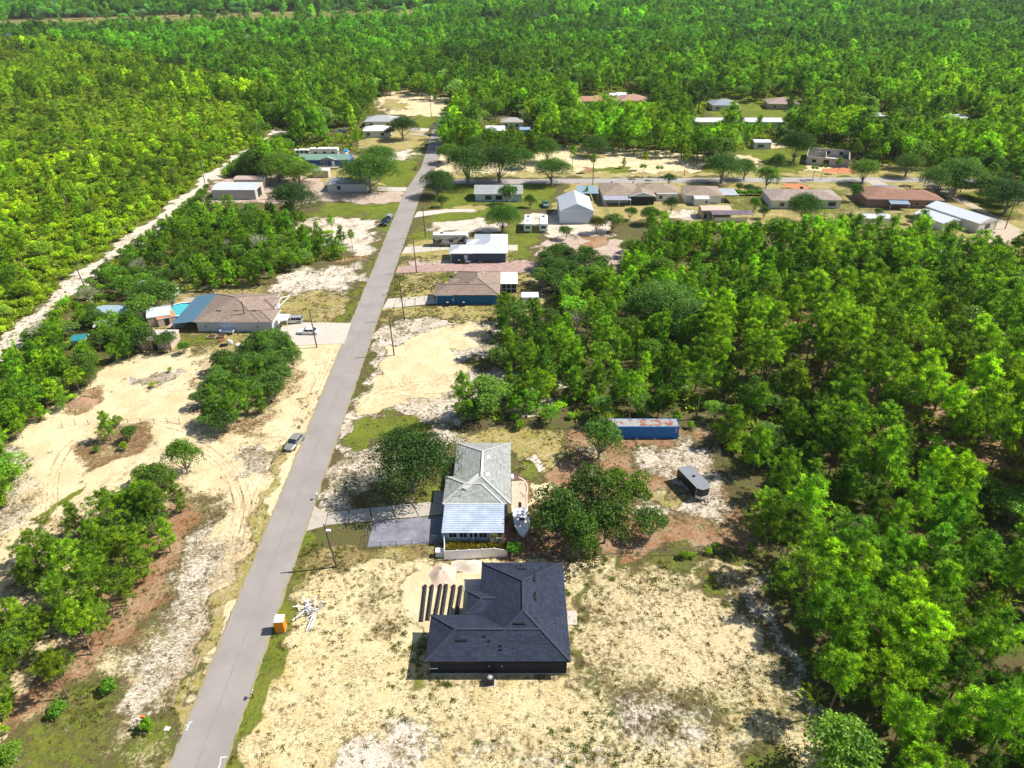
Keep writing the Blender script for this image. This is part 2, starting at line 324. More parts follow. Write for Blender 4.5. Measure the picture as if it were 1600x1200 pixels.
# --- houses with drives right of the road
paint([(600, 475), (628, 420), (840, 425), (860, 470), (845, 490), (780, 475), (680, 468)], DRY, 0.85, 1.2, speck=0.5)
paint([(608, 462), (628, 425), (640, 427), (625, 465)], GREEN, 0.7, 1.0)
paint([(680, 430), (720, 424), (720, 440), (690, 445)], GREEN, 0.7, 1.4)
paint([(620, 415), (640, 375), (700, 370), (830, 365), (840, 412)], DRY, 0.8, 1.2, speck=0.5)
paint([(790, 372), (835, 365), (835, 412), (795, 412)], GREEN, 0.7, 1.7)
paint([(640, 378), (665, 335), (700, 330), (870, 335), (930, 345), (900, 365), (830, 370)], GREEN, 0.6, 1.5, speck=0.4)
paint([(672, 362), (678, 342), (740, 338), (790, 350), (780, 365)], WHITE, 0.68, 1.8, speck=0.5)
paint([(655, 350), (700, 285), (860, 286), (870, 320), (830, 330)], GREEN, 0.7, 1.5, speck=0.2)
paint([(680, 330), (770, 330), (760, 322), (700, 322)], DRY, 0.8, 1)
paint([(800, 345), (860, 330), (940, 320), (960, 345), (960, 375), (870, 372)], WHITE, 0.7, 1.5, speck=0.6)
paint([(840, 375), (900, 370), (975, 375), (978, 415), (930, 425), (850, 405)], PINK, 0.85, 1.5, speck=0.4)
paint([(905, 372), (960, 370), (960, 382), (920, 386)], RED, 1, 1)
paint([(560, 540), (600, 420), (600, 416), (570, 530)], GREEN, 0.5, 0.5)
paint([(630, 408), (680, 405), (830, 408), (870, 412), (870, 424), (760, 424), (628, 426)], PINK, 0.6, 1.0)
# --- far row along the cross road
paint([(860, 330), (900, 284), (1560, 284), (1640, 300), (1640, 400), (1540, 400), (1400, 385), (1320, 375), (1180, 365), (1050, 345), (960, 345)], DRY, 0.85, 2, speck=0.5)
paint([(1130, 300), (1350, 290), (1300, 330), (1140, 330)], GREEN, 0.5, 2)
paint([(1240, 330), (1340, 310), (1440, 330), (1460, 345), (1260, 350)], GREEN, 0.4, 2)
paint([(1480, 300), (1600, 300), (1600, 345), (1540, 340)], GREEN, 0.6, 2)
paint([(1360, 375), (1400, 370), (1500, 378), (1560, 370), (1560, 395), (1480, 400), (1380, 392)], TAN, 0.9, 1.5, speck=0.4)
paint([(1040, 325), (1090, 330), (1090, 345), (1050, 345)], WHITE, 0.6, 1.5)
paint([(1340, 250), (1440, 262), (1640, 262), (1640, 284), (1340, 284)], DRY, 0.8, 2)
paint([(660, 285), (690, 240), (760, 240), (800, 250), (880, 225), (960, 230), (1060, 238), (1100, 243), (1130, 262), (1000, 278), (700, 276)], TAN, 0.95, 2)
paint([(900, 268), (950, 262), (990, 262), (985, 273), (945, 275)], GREEN, 1, 1.2)
paint([(900, 237), (945, 240), (940, 248), (900, 245)], DRY, 0.9, 1.5)
paint([(905, 262), (935, 262), (935, 270), (910, 270)], RED, 1, 1)
paint([(1090, 262), (1130, 240), (1190, 215), (1262, 222), (1345, 255), (1340, 284), (1100, 278)], GREEN, 0.7, 2.8)
paint([(1140, 240), (1180, 244), (1190, 262), (1150, 268)], TAN, 0.9, 2)
paint([(1180, 222), (1230, 216), (1225, 230), (1190, 232)], TAN, 0.7, 2)
paint([(1255, 252), (1330, 250), (1330, 270), (1250, 272)], TAN, 0.8, 1.5)
paint([(660, 270), (1140, 268), (1640, 270), (1640, 276), (660, 277)], DRY, 0.7, 1)
paint([(1222, 284), (1262, 284), (1262, 298), (1235, 298)], RED, 1, 1)
paint([(1095, 165), (1120, 150), (1190, 158), (1250, 168), (1250, 190), (1100, 190)], GREEN, 0.7, 5.6)
paint([(880, 150), (1010, 148), (1010, 168), (880, 168)], DRY, 0.9, 4)
paint([(750, 200), (830, 195), (835, 212), (760, 215)], GREEN, 0.7, 3)
paint([(1520, 505), (1560, 500), (1600, 530), (1600, 590), (1560, 560)], WHITE, 0.6, 2)
paint([(1180, 480), (1330, 440), (1640, 600), (1700, 780), (1480, 740), (1300, 600)], RED, 0.55, 3)
for q_ in ((835, 628, 40), (880, 600, 22), (815, 560, 24), (985, 598, 24), (1060, 606, 22), (905, 530, 18), (1420, 395, 30), (1545, 530, 34), (1590, 1120, 30), (1010, 640, 16), (800, 640, 26)):
    paint([(q_[0]-q_[2], q_[1]), (q_[0], q_[1]-q_[2]*.45), (q_[0]+q_[2], q_[1]), (q_[0], q_[1]+q_[2]*.5)], WHITE, .8, 1.5, speck=.8)
# --- sandy track at the edge of the wild field
strip([(-120, 650), (0, 545), (60, 495), (140, 425), (200, 380), (260, 335), (300, 305), (330, 275), (362, 252), (400, 232), (440, 208)], 5.0, WHITE, 0.95, 1.0, speck=0.35)
strip([(205, 378), (260, 352), (330, 312)], 6, WHITE, 0.5, 2, speck=0.7)

gm = bpy.data.materials.new('ground_soil'); nt, b, out = nodes(gm); L = nt.links.new
b.inputs['Roughness'].default_value = 0.95; b.inputs['Specular IOR Level'].default_value = 0.1
tc = nt.nodes.new('ShaderNodeTexCoord')
def noise(scale, detail=6, rough=0.65, off=0.0, dist=0.0, src=None, stretch=None):
    mp = nt.nodes.new('ShaderNodeMapping'); mp.inputs['Location'].default_value = (off, off * 1.7, off * .3)
    if stretch: mp.inputs['Scale'].default_value = stretch; mp.inputs['Rotation'].default_value = (0, 0, 0.5)
    L(tc.outputs['Object'], mp.inputs[0])
    n = nt.nodes.new('ShaderNodeTexNoise'); n.inputs['Scale'].default_value = scale; n.inputs['Detail'].default_value = detail
    n.inputs['Roughness'].default_value = rough; n.inputs['Distortion'].default_value = dist; L(mp.outputs[0], n.inputs['Vector']); return n.outputs['Fac']
def rng(v, a, b_, c=0.0, d=1.0, smooth=True):
    r = nt.nodes.new('ShaderNodeMapRange'); r.interpolation_type = 'SMOOTHSTEP' if smooth else 'LINEAR'
    for i, q in enumerate((a, b_, c, d)): r.inputs[i + 1].default_value = q
    L(v, r.inputs[0]); return r.outputs[0]
def math_(op, a, b_):
    m = nt.nodes.new('ShaderNodeMath'); m.operation = op
    for i, q in enumerate((a, b_)):
        if isinstance(q, (int, float)): m.inputs[i].default_value = q
        else: L(q, m.inputs[i])
    return m.outputs[0]
def mixc(f, a, b_):
    m = nt.nodes.new('ShaderNodeMix'); m.data_type = 'RGBA'
    if isinstance(f, (int, float)): m.inputs[0].default_value = f
    else: L(f, m.inputs[0])
    for i, q in ((6, a), (7, b_)):
        if isinstance(q, tuple): m.inputs[i].default_value = (*q, 1)
        else: L(q, m.inputs[i])
    return m.outputs[2]
atts = []
for nm in ('ground_a', 'ground_b'):
    a = nt.nodes.new('ShaderNodeAttribute'); a.attribute_name = nm; s = nt.nodes.new('ShaderNodeSeparateColor'); L(a.outputs['Color'], s.inputs[0])
    atts += [s.outputs[0], s.outputs[1], s.outputs[2], a.outputs['Alpha']]
big = noise(0.035, 4); mid = noise(0.22, 7, 0.7, 3); fine = noise(1.6, 8, 0.72, 9); vfine = noise(6.5, 5, 0.7, 5)
def fac(ch, n, amp=0.9):
    w = math_('ADD', atts[ch], math_('MULTIPLY', math_('SUBTRACT', n, 0.5), amp * 2)); return rng(w, 0.36, 0.64)
n_m = math_('ADD', math_('MULTIPLY', mid, 0.45), math_('MULTIPLY', fine, 0.55))
n_m2 = math_('ADD', math_('MULTIPLY', noise(0.3, 7, 0.7, 31), 0.4), math_('MULTIPLY', noise(1.9, 7, 0.75, 41), 0.6))
n_m3 = math_('ADD', math_('MULTIPLY', noise(0.25, 7, 0.7, 61), 0.45), math_('MULTIPLY', noise(2.2, 7, 0.75, 71), 0.55))
base = mixc(rng(n_m2, 0.42, 0.6), (0.12, 0.085, 0.045), (0.10, 0.13, 0.025))
base = mixc(rng(n_m3, 0.56, 0.66), base, (0.42, 0.36, 0.28))
red = mixc(rng(n_m3, 0.4, 0.62), (0.29, 0.135, 0.06), (0.42, 0.29, 0.19))
pink = mixc(rng(n_m2, 0.4, 0.62), (0.46, 0.33, 0.27), (0.58, 0.48, 0.40))
tan = mixc(rng(mid, 0.35, 0.65), (0.64, 0.50, 0.29), (0.76, 0.64, 0.41))
tan = mixc(rng(noise(0.5, 6, 0.6, 15, 0, None, (1, 0.25, 1)), 0.55, 0.75, 0, 0.5), tan, (0.53, 0.38, 0.22))
white = mixc(rng(n_m2, 0.38, 0.62), (0.58, 0.48, 0.37), (0.78, 0.71, 0.61))
yel = mixc(rng(n_m2, 0.4, 0.62), (0.62, 0.49, 0.25), (0.75, 0.65, 0.40))
yel = mixc(rng(noise(0.09, 5, 0.7, 88), 0.55, 0.72), yel, (0.70, 0.50, 0.20))
dry = mixc(rng(n_m2, 0.38, 0.6), (0.26, 0.25, 0.045), (0.45, 0.35, 0.16))
dry = mixc(rng(n_m3, 0.52, 0.62), dry, (0.60, 0.50, 0.34))
green = mixc(rng(n_m3, 0.35, 0.62), (0.07, 0.115, 0.010), (0.19, 0.225, 0.025))
col = base
for ch, c, n in ((RED, red, n_m), (PINK, pink, n_m2), (TAN, tan, n_m3), (WHITE, white, n_m2), (YEL, yel, n_m), (DRY, dry, n_m3), (GREEN, green, n_m)):
    col = mixc(fac(ch, n), col, c)
# dead leaves and twigs lying in flecks
fl = noise(2.6, 4, 0.75, 21, 0.8, None, (1, 2.2, 1))
fl2 = math_('ADD', fl, math_('MULTIPLY', math_('SUBTRACT', mid, 0.5), 0.5))
sp = math_('MULTIPLY', rng(math_('ADD', fl2, math_('MULTIPLY', math_('SUBTRACT', atts[SPECK], 0.5), 0.24)), 0.56, 0.63), rng(atts[SPECK], 0.02, 0.25))
col = mixc(math_('MULTIPLY', sp, 0.85), col, mixc(rng(n_m3, 0.45, 0.58), (0.17, 0.11, 0.055), (0.21, 0.19, 0.05)))
col = mixc(rng(vfine, 0.3, 0.7, 0.0, 0.22), col, (0.10, 0.075, 0.04))
L(col, b.inputs['Base Color'])
bp = nt.nodes.new('ShaderNodeBump'); bp.inputs['Strength'].default_value = 0.75; bp.inputs['Distance'].default_value = 0.35
L(math_('ADD', math_('MULTIPLY', fine, 0.8), math_('MULTIPLY', mid, 0.8)), bp.inputs['Height']); L(bp.outputs[0], b.inputs['Normal'])
# shallow relief of the soil itself (lower outside the roads)
def wob(x, y): return 0.05 * np.sin(x * .31 + 1.3 * np.sin(y * .17)) * np.cos(y * .27 + np.sin(x * .11))
VX, VY = RX, RY
gme = mesh_np('ground', V, Fg, [gm])
for nm, k in (('ground_a', 0), ('ground_b', 4)):
    ca = gme.color_attributes.new(nm, 'FLOAT_COLOR', 'POINT'); ca.data.foreach_set('color', np.clip(W[k:k+4].T, 0, 1).astype(np.float32).ravel())
ground = part('ground', gme, None, None, kind='structure')

# ---------------------------------------------------------------- roads and drives
def ribbon(pts, w, z, rag=0.05, step=1.0):
    mb = MB(); P = []
    for (a, c) in zip(pts[:-1], pts[1:]):
        n = max(1, int(math.dist(a, c) / step)); P += [(a[0] + (c[0]-a[0])*i/n, a[1] + (c[1]-a[1])*i/n) for i in range(n)]
    P.append(pts[-1]); rr = random.Random(3); vs = []; ww = w if callable(w) else (lambda i: w)
    for i, p in enumerate(P):
        a = P[max(i-1, 0)]; c = P[min(i+1, len(P)-1)]; l = math.hypot(c[0]-a[0], c[1]-a[1]) or 1; nxv = (-(c[1]-a[1])/l, (c[0]-a[0])/l)
        W2 = ww(i / max(1, len(P)-1)) / 2
        for s in (1, -1): q = W2 + rr.uniform(-rag, rag); vs.append((p[0]+nxv[0]*q*s, p[1]+nxv[1]*q*s, z))
    return mb.add(vs, [(2*i, 2*i+1, 2*i+3, 2*i+2) for i in range(len(P)-1)])
asph = mat('asphalt_old', (0.285, 0.260, 0.240), 0.9, var=0.13, scale=0.18, bump=0.3, bscale=30)
asph2 = mat('asphalt_cross', (0.34, 0.31, 0.29), 0.9, var=0.08, scale=0.3, bump=0.2, bscale=30)
conc = mat('concrete_pale', (0.49, 0.45, 0.385), 0.85, var=0.08, scale=0.8, bump=0.1)
conc_old = mat('concrete_old', (0.42, 0.375, 0.32), 0.88, var=0.12, scale=0.9, bump=0.1)
def bez(P, n=8):
    out = []
    for i in range(len(P) - 1):
        p0 = P[max(i-1, 0)]; p1 = P[i]; p2 = P[i+1]; p3 = P[min(i+2, len(P)-1)]
        for k in range(n):
            t = k / n; out.append(tuple(0.5*((2*p1[j]) + (-p0[j]+p2[j])*t + (2*p0[j]-5*p1[j]+4*p2[j]-p3[j])*t*t + (-p0[j]+3*p1[j]-3*p2[j]+p3[j])*t**3) for j in (0, 1)))
    out.append(P[-1]); return out
road_line = [(-32.6, -60), (-33.4, 43), (-34.1, 120.8), (-35.2, 251.6)] + bez(GP([(659, 300), (670, 262), (681, 221), (687, 200), (692, 188), (699, 180), (700, 171)]), 6)[6:] 
structure('main_road', ribbon(road_line, 5.9, 0.05, 0.11, .6), asph)
structure('cross_road', ribbon(GP([(655, 284), (760, 284), (900, 283), (1050, 282), (1250, 281), (1450, 281), (1640, 285), (1900, 290)]), 6.3, 0.045, 0.12), asph2)
seam = mat('road_seam', (0.24, 0.215, 0.21), 0.95, var=0.15)
structure('road_seam', ribbon([(x - 0.1, y) for x, y in road_line[:4]], 0.10, 0.054, 0.03), seam)
edge_m = mat('road_edge_sand', (0.30, 0.25, 0.15), 0.95, var=0.2, scale=2)
structure('road_shoulder', ribbon(road_line, 6.15, 0.02, 0.12, 0.5), edge_m)
drift = MB()
for s_ in (-2.98, 2.98):
    r_ = ribbon([(x + s_, y) for x, y in road_line[:4]], .22, .056, .2, .8); drift.add(r_.v, r_.f)
structure('sand_drift', drift, edge_m)
def slab(name, px, m, z=0.06, world=False):
    poly = px if world else GP(px)
    a = sum(poly[i][0]*poly[(i+1) % len(poly)][1] - poly[(i+1) % len(poly)][0]*poly[i][1] for i in range(len(poly)))
    if a < 0: poly = poly[::-1]
    return structure(name, MB().prism(poly, -0.05, z), m)
def slabs(name, label_px, m, n, z=0.07):
    """a run of separate slabs: px = four corners (near-left, near-right, far-right, far-left); cut along the long way"""
    a, b_, c, d = GP(label_px); root = bpy.data.objects.new(name, None); COL.objects.link(root); root['kind'] = 'structure'; ORG[root.name] = (0, 0, 0)
    for i in range(n):
        t0, t1 = i / n + 0.006, (i + 1) / n - 0.006
        lp = lambda p, q, t: (p[0] + (q[0]-p[0])*t, p[1] + (q[1]-p[1])*t)
        part('slab', MB().prism([lp(a, b_, t0), lp(a, b_, t1), lp(d, c, t1), lp(d, c, t0)], -0.05, z + 0.004*(i % 3)), m, root)
    return root
slabs('driveway', [(508, 821), (690, 804), (676, 784), (512, 801)], conc_old, 5)
slab('driveway_apron', [(479, 830), (508, 822), (512, 800), (503, 801), (492, 790)], conc_old, 0.065)
slab('driveway_landing', [(676, 804), (694, 803), (694, 767), (678, 770)], mat('concrete_landing', (0.42, 0.39, 0.35), 0.9), 0.09)
slab('asphalt_parking', [(574, 855), (694, 848), (694, 806), (583, 815)], mat('asphalt_blue', (0.20, 0.20, 0.235), 0.85, var=0.35, scale=0.5), 0.055)
slab('driveway_wide', [(436, 541), (538, 537), (549, 505), (470, 504), (438, 512)], conc, 0.06)
slabs('driveway', [(597, 483), (682, 474), (677, 462), (606, 467)], conc, 5, 0.06)
slabs('driveway', [(627, 397), (702, 390), (702, 382), (633, 386)], conc, 5, 0.06)
slab('driveway_gravel', [(647, 340), (700, 332), (742, 331), (742, 327), (700, 327), (652, 331)], mat('gravel_pale', (0.52, 0.48, 0.42), 0.95, var=0.2), 0.055)
slab('gravel_lane', [(618, 427), (690, 424), (760, 425), (840, 425), (880, 420), (872, 411), (830, 410), (700, 413), (622, 416)], mat('gravel_rose', (0.37, 0.25, 0.215), 0.95, var=0.25, scale=0.8, bump=0.4), 0.05)
slab('driveway_far', [(588, 298), (634, 299), (636, 293), (590, 292)], conc, 0.06)
slab('driveway_far', [(636, 205), (668, 206), (671, 201), (640, 199)], conc, 0.06)
slab('driveway_far', [(640, 210), (666, 213), (667, 210), (642, 208)], conc_old, 0.06)
slab('driveway_side', [(1370, 296), (1392, 292), (1372, 281), (1352, 281)], conc_old, 0.06)
slab('driveway_dirt', [(1530, 360), (1560, 345), (1440, 288), (1460, 285), (1600, 362), (1560, 390)], mat('dirt_drive', (0.46, 0.38, 0.29), 0.95, var=0.15), 0.05)
slab('concrete_pad', [(887, 977), (902, 977), (901, 955), (886, 955)], conc, 0.1)
slab('entry_pad', [(724, 925), (752, 925), (753, 905), (727, 906)], conc, 0.09)
slab('patio', [(799, 800), (824, 800), (821, 752), (799, 752)], mat('patio_tan', (0.55, 0.42, 0.32), 0.9), 0.08)
slab('patio', [(793, 392), (809, 392), (809, 383), (794, 383)], conc, 0.1)
# tyre tracks pressed into the sand: shallow darker ruts
rutm = mat('rut_sand', (0.55, 0.41, 0.255), 0.95, var=0.12, scale=0.8)
rutn = rutm.node_tree; rb = [n for n in rutn.nodes if n.type == 'BSDF_PRINCIPLED'][0]
rno = rutn.nodes.new('ShaderNodeTexNoise'); rno.inputs['Scale'].default_value = 0.9; rno.inputs['Detail'].default_value = 6
rtc = rutn.nodes.new('ShaderNodeTexCoord'); rutn.links.new(rtc.outputs['Object'], rno.inputs['Vector'])
rmr = rutn.nodes.new('ShaderNodeMapRange'); rmr.inputs[1].default_value = 0.45; rmr.inputs[2].default_value = 0.6; rmr.inputs[4].default_value = 0.65; rutn.links.new(rno.outputs['Fac'], rmr.inputs[0])
rutn.links.new(rmr.outputs[0], rb.inputs['Alpha'])
ruts = MB(); rk = 0
def rut(line, world=False, gauge=1.5, n=1, spread=0.8):
    global rk
    base_ = bez(line if world else GP(line), 8)
    for j in range(n):
        o = random.uniform(-spread, spread); ph = random.uniform(0, 6)
        for s in (-gauge/2, gauge/2):
            pts = []
            for i, p in enumerate(base_):
                a = base_[max(i-1, 0)]; c = base_[min(i+1, len(base_)-1)]; l = math.hypot(c[0]-a[0], c[1]-a[1]) or 1
                q = s + o + 0.4*math.sin(i*.15 + ph); pts.append((p[0] - (c[1]-a[1])/l*q, p[1] + (c[0]-a[0])/l*q))
            r_ = ribbon(pts, 0.22, 0.006 + 0.0015 * (rk % 9), 0.05, 1.2); ruts.add(r_.v, r_.f); rk += 1
rut([(-40, 1010), (40, 860), (120, 790), (230, 715), (330, 690), (440, 688)], n=3)
rut([(-20, 990), (60, 830), (75, 740), (110, 690), (180, 660), (260, 660), (340, 685)], n=3)
rut([(270, 1110), (310, 1000), (360, 880), (375, 790), (350, 730), (300, 690)], n=4)
rut([(340, 960), (380, 860), (400, 770), (420, 730), (450, 695)], n=3)
rut([(440, 690), (480, 630), (510, 570), (520, 545)], n=3)
rut([(200, 640), (300, 600), (320, 560), (300, 545)], n=2)
cx, cy = G(668, 590)
for k in range(7):
    r = 2.5 + k * 1.15; rut([(cx + r*1.15*math.cos(t), cy + r*math.sin(t)) for t in np.linspace(2.6 + .2*k, 6.9 - .1*k, 9)], True, 0.9, 1, 0.2)
rut([(560, 640), (600, 610), (680, 600), (740, 575)], n=2)
rut([(1180, 270), (1120, 255), (1000, 250), (900, 262)], n=2); rut([(820, 262), (900, 250), (1000, 244), (1080, 255)], n=2)
structure('tyre_ruts', ruts, rutm)
# ---------------------------------------------------------------- trees: prototypes
bark_p = mat('bark_pine', (0.23, 0.15, 0.10), 0.9, var=0.25, scale=3)
bark_o = mat('bark_oak', (0.24, 0.21, 0.18), 0.9, var=0.25, scale=3)
bark_g = mat('bark_grey', (0.46, 0.42, 0.37), 0.9, var=0.2, scale=3)
fol = {
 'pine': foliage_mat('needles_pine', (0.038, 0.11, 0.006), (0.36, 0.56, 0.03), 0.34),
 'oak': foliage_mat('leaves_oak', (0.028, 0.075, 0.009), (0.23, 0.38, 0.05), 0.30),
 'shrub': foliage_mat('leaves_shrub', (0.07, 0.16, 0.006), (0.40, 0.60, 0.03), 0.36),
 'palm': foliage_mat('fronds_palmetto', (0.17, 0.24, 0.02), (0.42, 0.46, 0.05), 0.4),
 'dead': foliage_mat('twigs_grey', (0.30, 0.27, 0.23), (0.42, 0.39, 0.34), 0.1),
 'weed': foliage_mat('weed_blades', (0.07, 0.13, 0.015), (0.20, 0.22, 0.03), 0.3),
 'litter': foliage_mat('dry_stalks', (0.15, 0.10, 0.055), (0.30, 0.22, 0.12), 0.2),
}
def norm(a): return a / (np.linalg.norm(a, axis=1, keepdims=True) + 1e-9)
def leaves(r, C, D, ln, wd, shade):
    """leaf blades: C centres, D pointing direction; returns verts, quads, per-face shade"""
    n = len(C); D = norm(D); R = norm(np.cross(D, norm(r.normal(size=(n, 3)))))
    ln = ln * r.uniform(0.7, 1.3, (n, 1)); wd = wd * r.uniform(0.7, 1.3, (n, 1))
    tip = C + D * ln; midp = C + D * ln * 0.45
    Vv = np.stack([C, midp + R * wd / 2, tip, midp - R * wd / 2], 1).reshape(-1, 3)
    return Vv, np.arange(4 * n).reshape(-1, 4), np.clip(shade, 0, 1)
def trunk_mb(r, h, rad, lean=0.04, limbs=(), n=6):
    mb = MB(); a = r.uniform(0, 6.28); pts = [(math.cos(a)*lean*h*t*t, math.sin(a)*lean*h*t*t, h*t) for t in (0, .15, .4, .7, 1)]
    mb.tube(pts, [rad*1.25, rad, rad*.8, rad*.5, rad*.15], n)
    for p0, p1, q in limbs:
        m_ = [(p0[i]*.5 + p1[i]*.5) for i in range(3)]; m_[2] -= 0.06*math.dist(p0, p1)
        mb.tube([p0, m_, p1], [q, q*.7, q*.25], 5, cap=False)
    return mb, pts
def clumps_pine(r, P, k, ln, wd, upb=0.35):
    """tufts of needles bursting from each clump centre"""
    n = len(P); C = np.repeat(P, k, 0); D = norm(r.normal(size=(n*k, 3)) + np.array([0, 0, upb])); C = C + D * ln * 0.12
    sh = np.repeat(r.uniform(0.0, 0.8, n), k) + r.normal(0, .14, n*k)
    return leaves(r, C, D, ln, wd, sh)
def crown_pine(seed, h, w, z0, nb, k=34, ln=0.44, wd=0.085, round_=False):
    r = np.random.default_rng(seed); limbs = []; P = []
    for i in range(nb):
        t = (i + r.uniform(0, 1)) / nb; z = h * (z0 + (1 - z0) * t); a = i * 2.4 + r.normal(0, .4)
        prof = (math.sin(math.pi * min(1, 0.25 + 0.72*t)) ** 0.8) if round_ else (1 - 0.80 * t) * min(1, 0.55 + 2.5*t)
        L_ = w/2 * prof * r.uniform(0.6, 1.12); end = np.array([math.cos(a)*L_, math.sin(a)*L_, z + L_ * r.uniform(0.1, 0.45)])
        limbs.append(((0, 0, z - 0.03*h), tuple(end), 0.055))
        m = max(2, int(2 + L_ * 2.6)); ts = r.uniform(0.42, 1.05, m)[:, None]
        base_ = np.array([0, 0, z]); P.append(base_ + (end - base_) * ts + r.normal(0, 0.26 + 0.10*L_, (m, 3)) * np.array([1, 1, .6]))
    P.append(np.array([[0, 0, h - .2], [0.1, 0, h - .6], [0, .2, h]])); P = np.concatenate(P)
    return clumps_pine(r, P, k, ln, wd), limbs
def crown_oak(seed, h, w, z0, nl, nleaf, ls=0.34, flat=0.75, spread=(.45, .78), rad=(.15, .29)):
    r = np.random.default_rng(seed); cs = []; limbs = []
    for i in range(nl):
        u = r.uniform(-.15, 1); a = i * 2.4 + r.normal(0, .5); q = math.sqrt(max(0, 1 - u*u)); rr = r.uniform(*spread)
        c = np.array([math.cos(a)*q*rr*w/2, math.sin(a)*q*rr*w/2, h * (z0 + (1-z0) * (0.40 + 0.42*u))]); cs.append((c, r.uniform(*rad) * w))
        limbs.append(((0, 0, h*z0*.6), tuple(c), 0.09))
    cs.append((np.array([0, 0, h*(z0 + (1-z0)*.5)]), .3*w)); V_, F_, S_ = [], [], []; off = 0
    tot = sum(c[1]**2 for c in cs)
    for c, R in cs:
        n = int(nleaf * R*R / tot); d = norm(r.normal(size=(n, 3))); d[:, 2] = np.where(d[:, 2] < -.35, -d[:, 2], d[:, 2])
        bumps = 1 + .20*np.sin(d[:, 0]*5.3 + R*40) * np.sin(d[:, 1]*4.7 + R*17) + .14*np.sin(d[:, 2]*9 + R*31 + d[:, 0]*6)
        C = c + d * R * (bumps * r.uniform(.72, 1.06, n) ** .6)[:, None] * np.array([1, 1, flat])
        # blades lie across the surface of the lobe, tipped outward
        t = norm(np.cross(d, r.normal(size=(n, 3)))); D = norm(t + d * r.uniform(.0, .8, (n, 1)))
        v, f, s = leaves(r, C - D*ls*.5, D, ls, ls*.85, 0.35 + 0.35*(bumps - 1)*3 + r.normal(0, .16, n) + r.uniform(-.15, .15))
        V_.append(v); F_.append(f + off); S_.append(s); off += len(v)
    return (np.concatenate(V_), np.concatenate(F_), np.concatenate(S_)), limbs
PROTO = {}
def make_proto(key, kind, crown, limbs, h, trunk_h, rad, seed, bark, foln, lean=0.03):
    r = np.random.default_rng(seed + 500); tm = None
    tmb, _ = trunk_mb(r, trunk_h, rad, lean, limbs[::2] if len(limbs) > 16 else limbs)
    V_, F_, S_ = crown
    cm = mesh_np(key + '_crown', V_, F_, [fol[foln]], S_); tm = tmb.mesh(key + '_trunk', bark)
    # joined mesh for the woods beyond the counted trees
    off = len(V_); tv = np.array(tmb.v); tq = []
    for f in tmb.f:
        if len(f) == 4: tq.append(f)
        else:
            for i in range(1, len(f) - 1, 2): tq.append((f[0], f[i], f[i+1], f[min(i+2, len(f)-1)] if i+2 < len(f) else f[0]))
    tq = np.array([q for q in tq if len(set(q)) == 4]) + off
    jm = mesh_np(key + '_whole', np.concatenate([V_, tv]), np.concatenate([F_, tq]), [fol[foln], bark], np.concatenate([S_, np.zeros(len(tq))]),
                 np.concatenate([np.zeros(len(F_)), np.ones(len(tq))]))
    PROTO[key] = dict(raw=crown, kind=kind, crown=cm, trunk=tm, whole=jm, h=h)
for i in range(4):   # young bushy sand pine
    c, l = crown_pine(10 + i, 8.5, 5.8, 0.22, 30); make_proto(f'pine{i}', 'pine', c, l, 8.5, 8.2, 0.13, i, bark_p, 'pine')
for i, (hh, ww, zz, nn) in enumerate([(9.5, 4.2, .12, 34), (8.0, 7.4, .34, 26), (11.0, 6.0, .42, 30)]):   # narrow, wide and half-bare sand pines
    c, l = crown_pine(20 + i, hh, ww, zz, nn, round_=i > 0); make_proto(f'pine{4 + i}', 'pine', c, l, hh, hh*.95, 0.14, 4 + i, bark_p, 'pine')
for i in range(3):   # tall pine, bare stem, open round head
    c, l = crown_pine(30 + i, 15, 5.6, 0.56, 28, 36, 0.52, 0.10, True); make_proto(f'tall{i}', 'pine', c, l, 15, 14.3, 0.17, 10 + i, bark_p, 'pine')
for i in range(4):   # scrub oak
    c, l = crown_oak(50 + i, 6.0, 6.4, 0.22, 10, 5200, 0.23); make_proto(f'oak{i}', 'oak', c, l, 6.8, 3.6, 0.15, 20 + i, bark_g if i == 2 else bark_o, 'oak')
for i in range(3):   # shrub
    c, l = crown_oak(70 + i, 2.2, 2.6, 0.05, 6, 800, 0.24, 0.9); make_proto(f'bush{i}', 'shrub', c, l, 2.5, 1.0, 0.05, 30 + i, bark_o, 'shrub')
for i in range(2):   # spreading live oak of the yards
    c, l = crown_oak(80 + i, 8.0, 11.5, 0.24, 26, 20000, 0.21, 0.85, (.40, .66), (.19, .28)); make_proto(f'live{i}', 'oak', c, l, 9.6, 4.2, 0.38, 40 + i, bark_o, 'oak')
def crown_dead(seed, h):
    r = np.random.default_rng(seed); P = r.normal(size=(60, 3)) * np.array([1.3, 1.3, .9]) + np.array([0, 0, h*.65])
    return leaves(r, np.repeat(P*.4 + np.array([0, 0, h*.35]), 5, 0), np.repeat(norm(P - np.array([0, 0, h*.3])), 5, 0) + r.normal(0, .45, (300, 3)), 1.9, .07, np.full(300, .6))
make_proto('dead0', 'oak', crown_dead(5, 5), [((0, 0, 1.5), (1.5, .4, 4), .08), ((0, 0, 1.5), (-1.2, .9, 4.2), .08), ((0, 0, 1.5), (-.3, -1.5, 3.8), .08), ((0, 0, 2), (.5, 1.4, 4.4), .07)], 5, 3.2, .12, 60, bark_g, 'dead')
def fan_leaves(r, n, h, rad, ln, wd, foln):
    a = r.uniform(0, 6.28, n); e = r.uniform(.1, 1.0, n); D = np.stack([np.cos(a)*np.cos(e), np.sin(a)*np.cos(e), np.sin(e)], 1)
    C = np.stack([r.normal(0, rad*.25, n), r.normal(0, rad*.25, n), np.full(n, h)], 1) + D*ln*.3
    return leaves(r, C, D, ln, wd, r.uniform(0, 1, n))
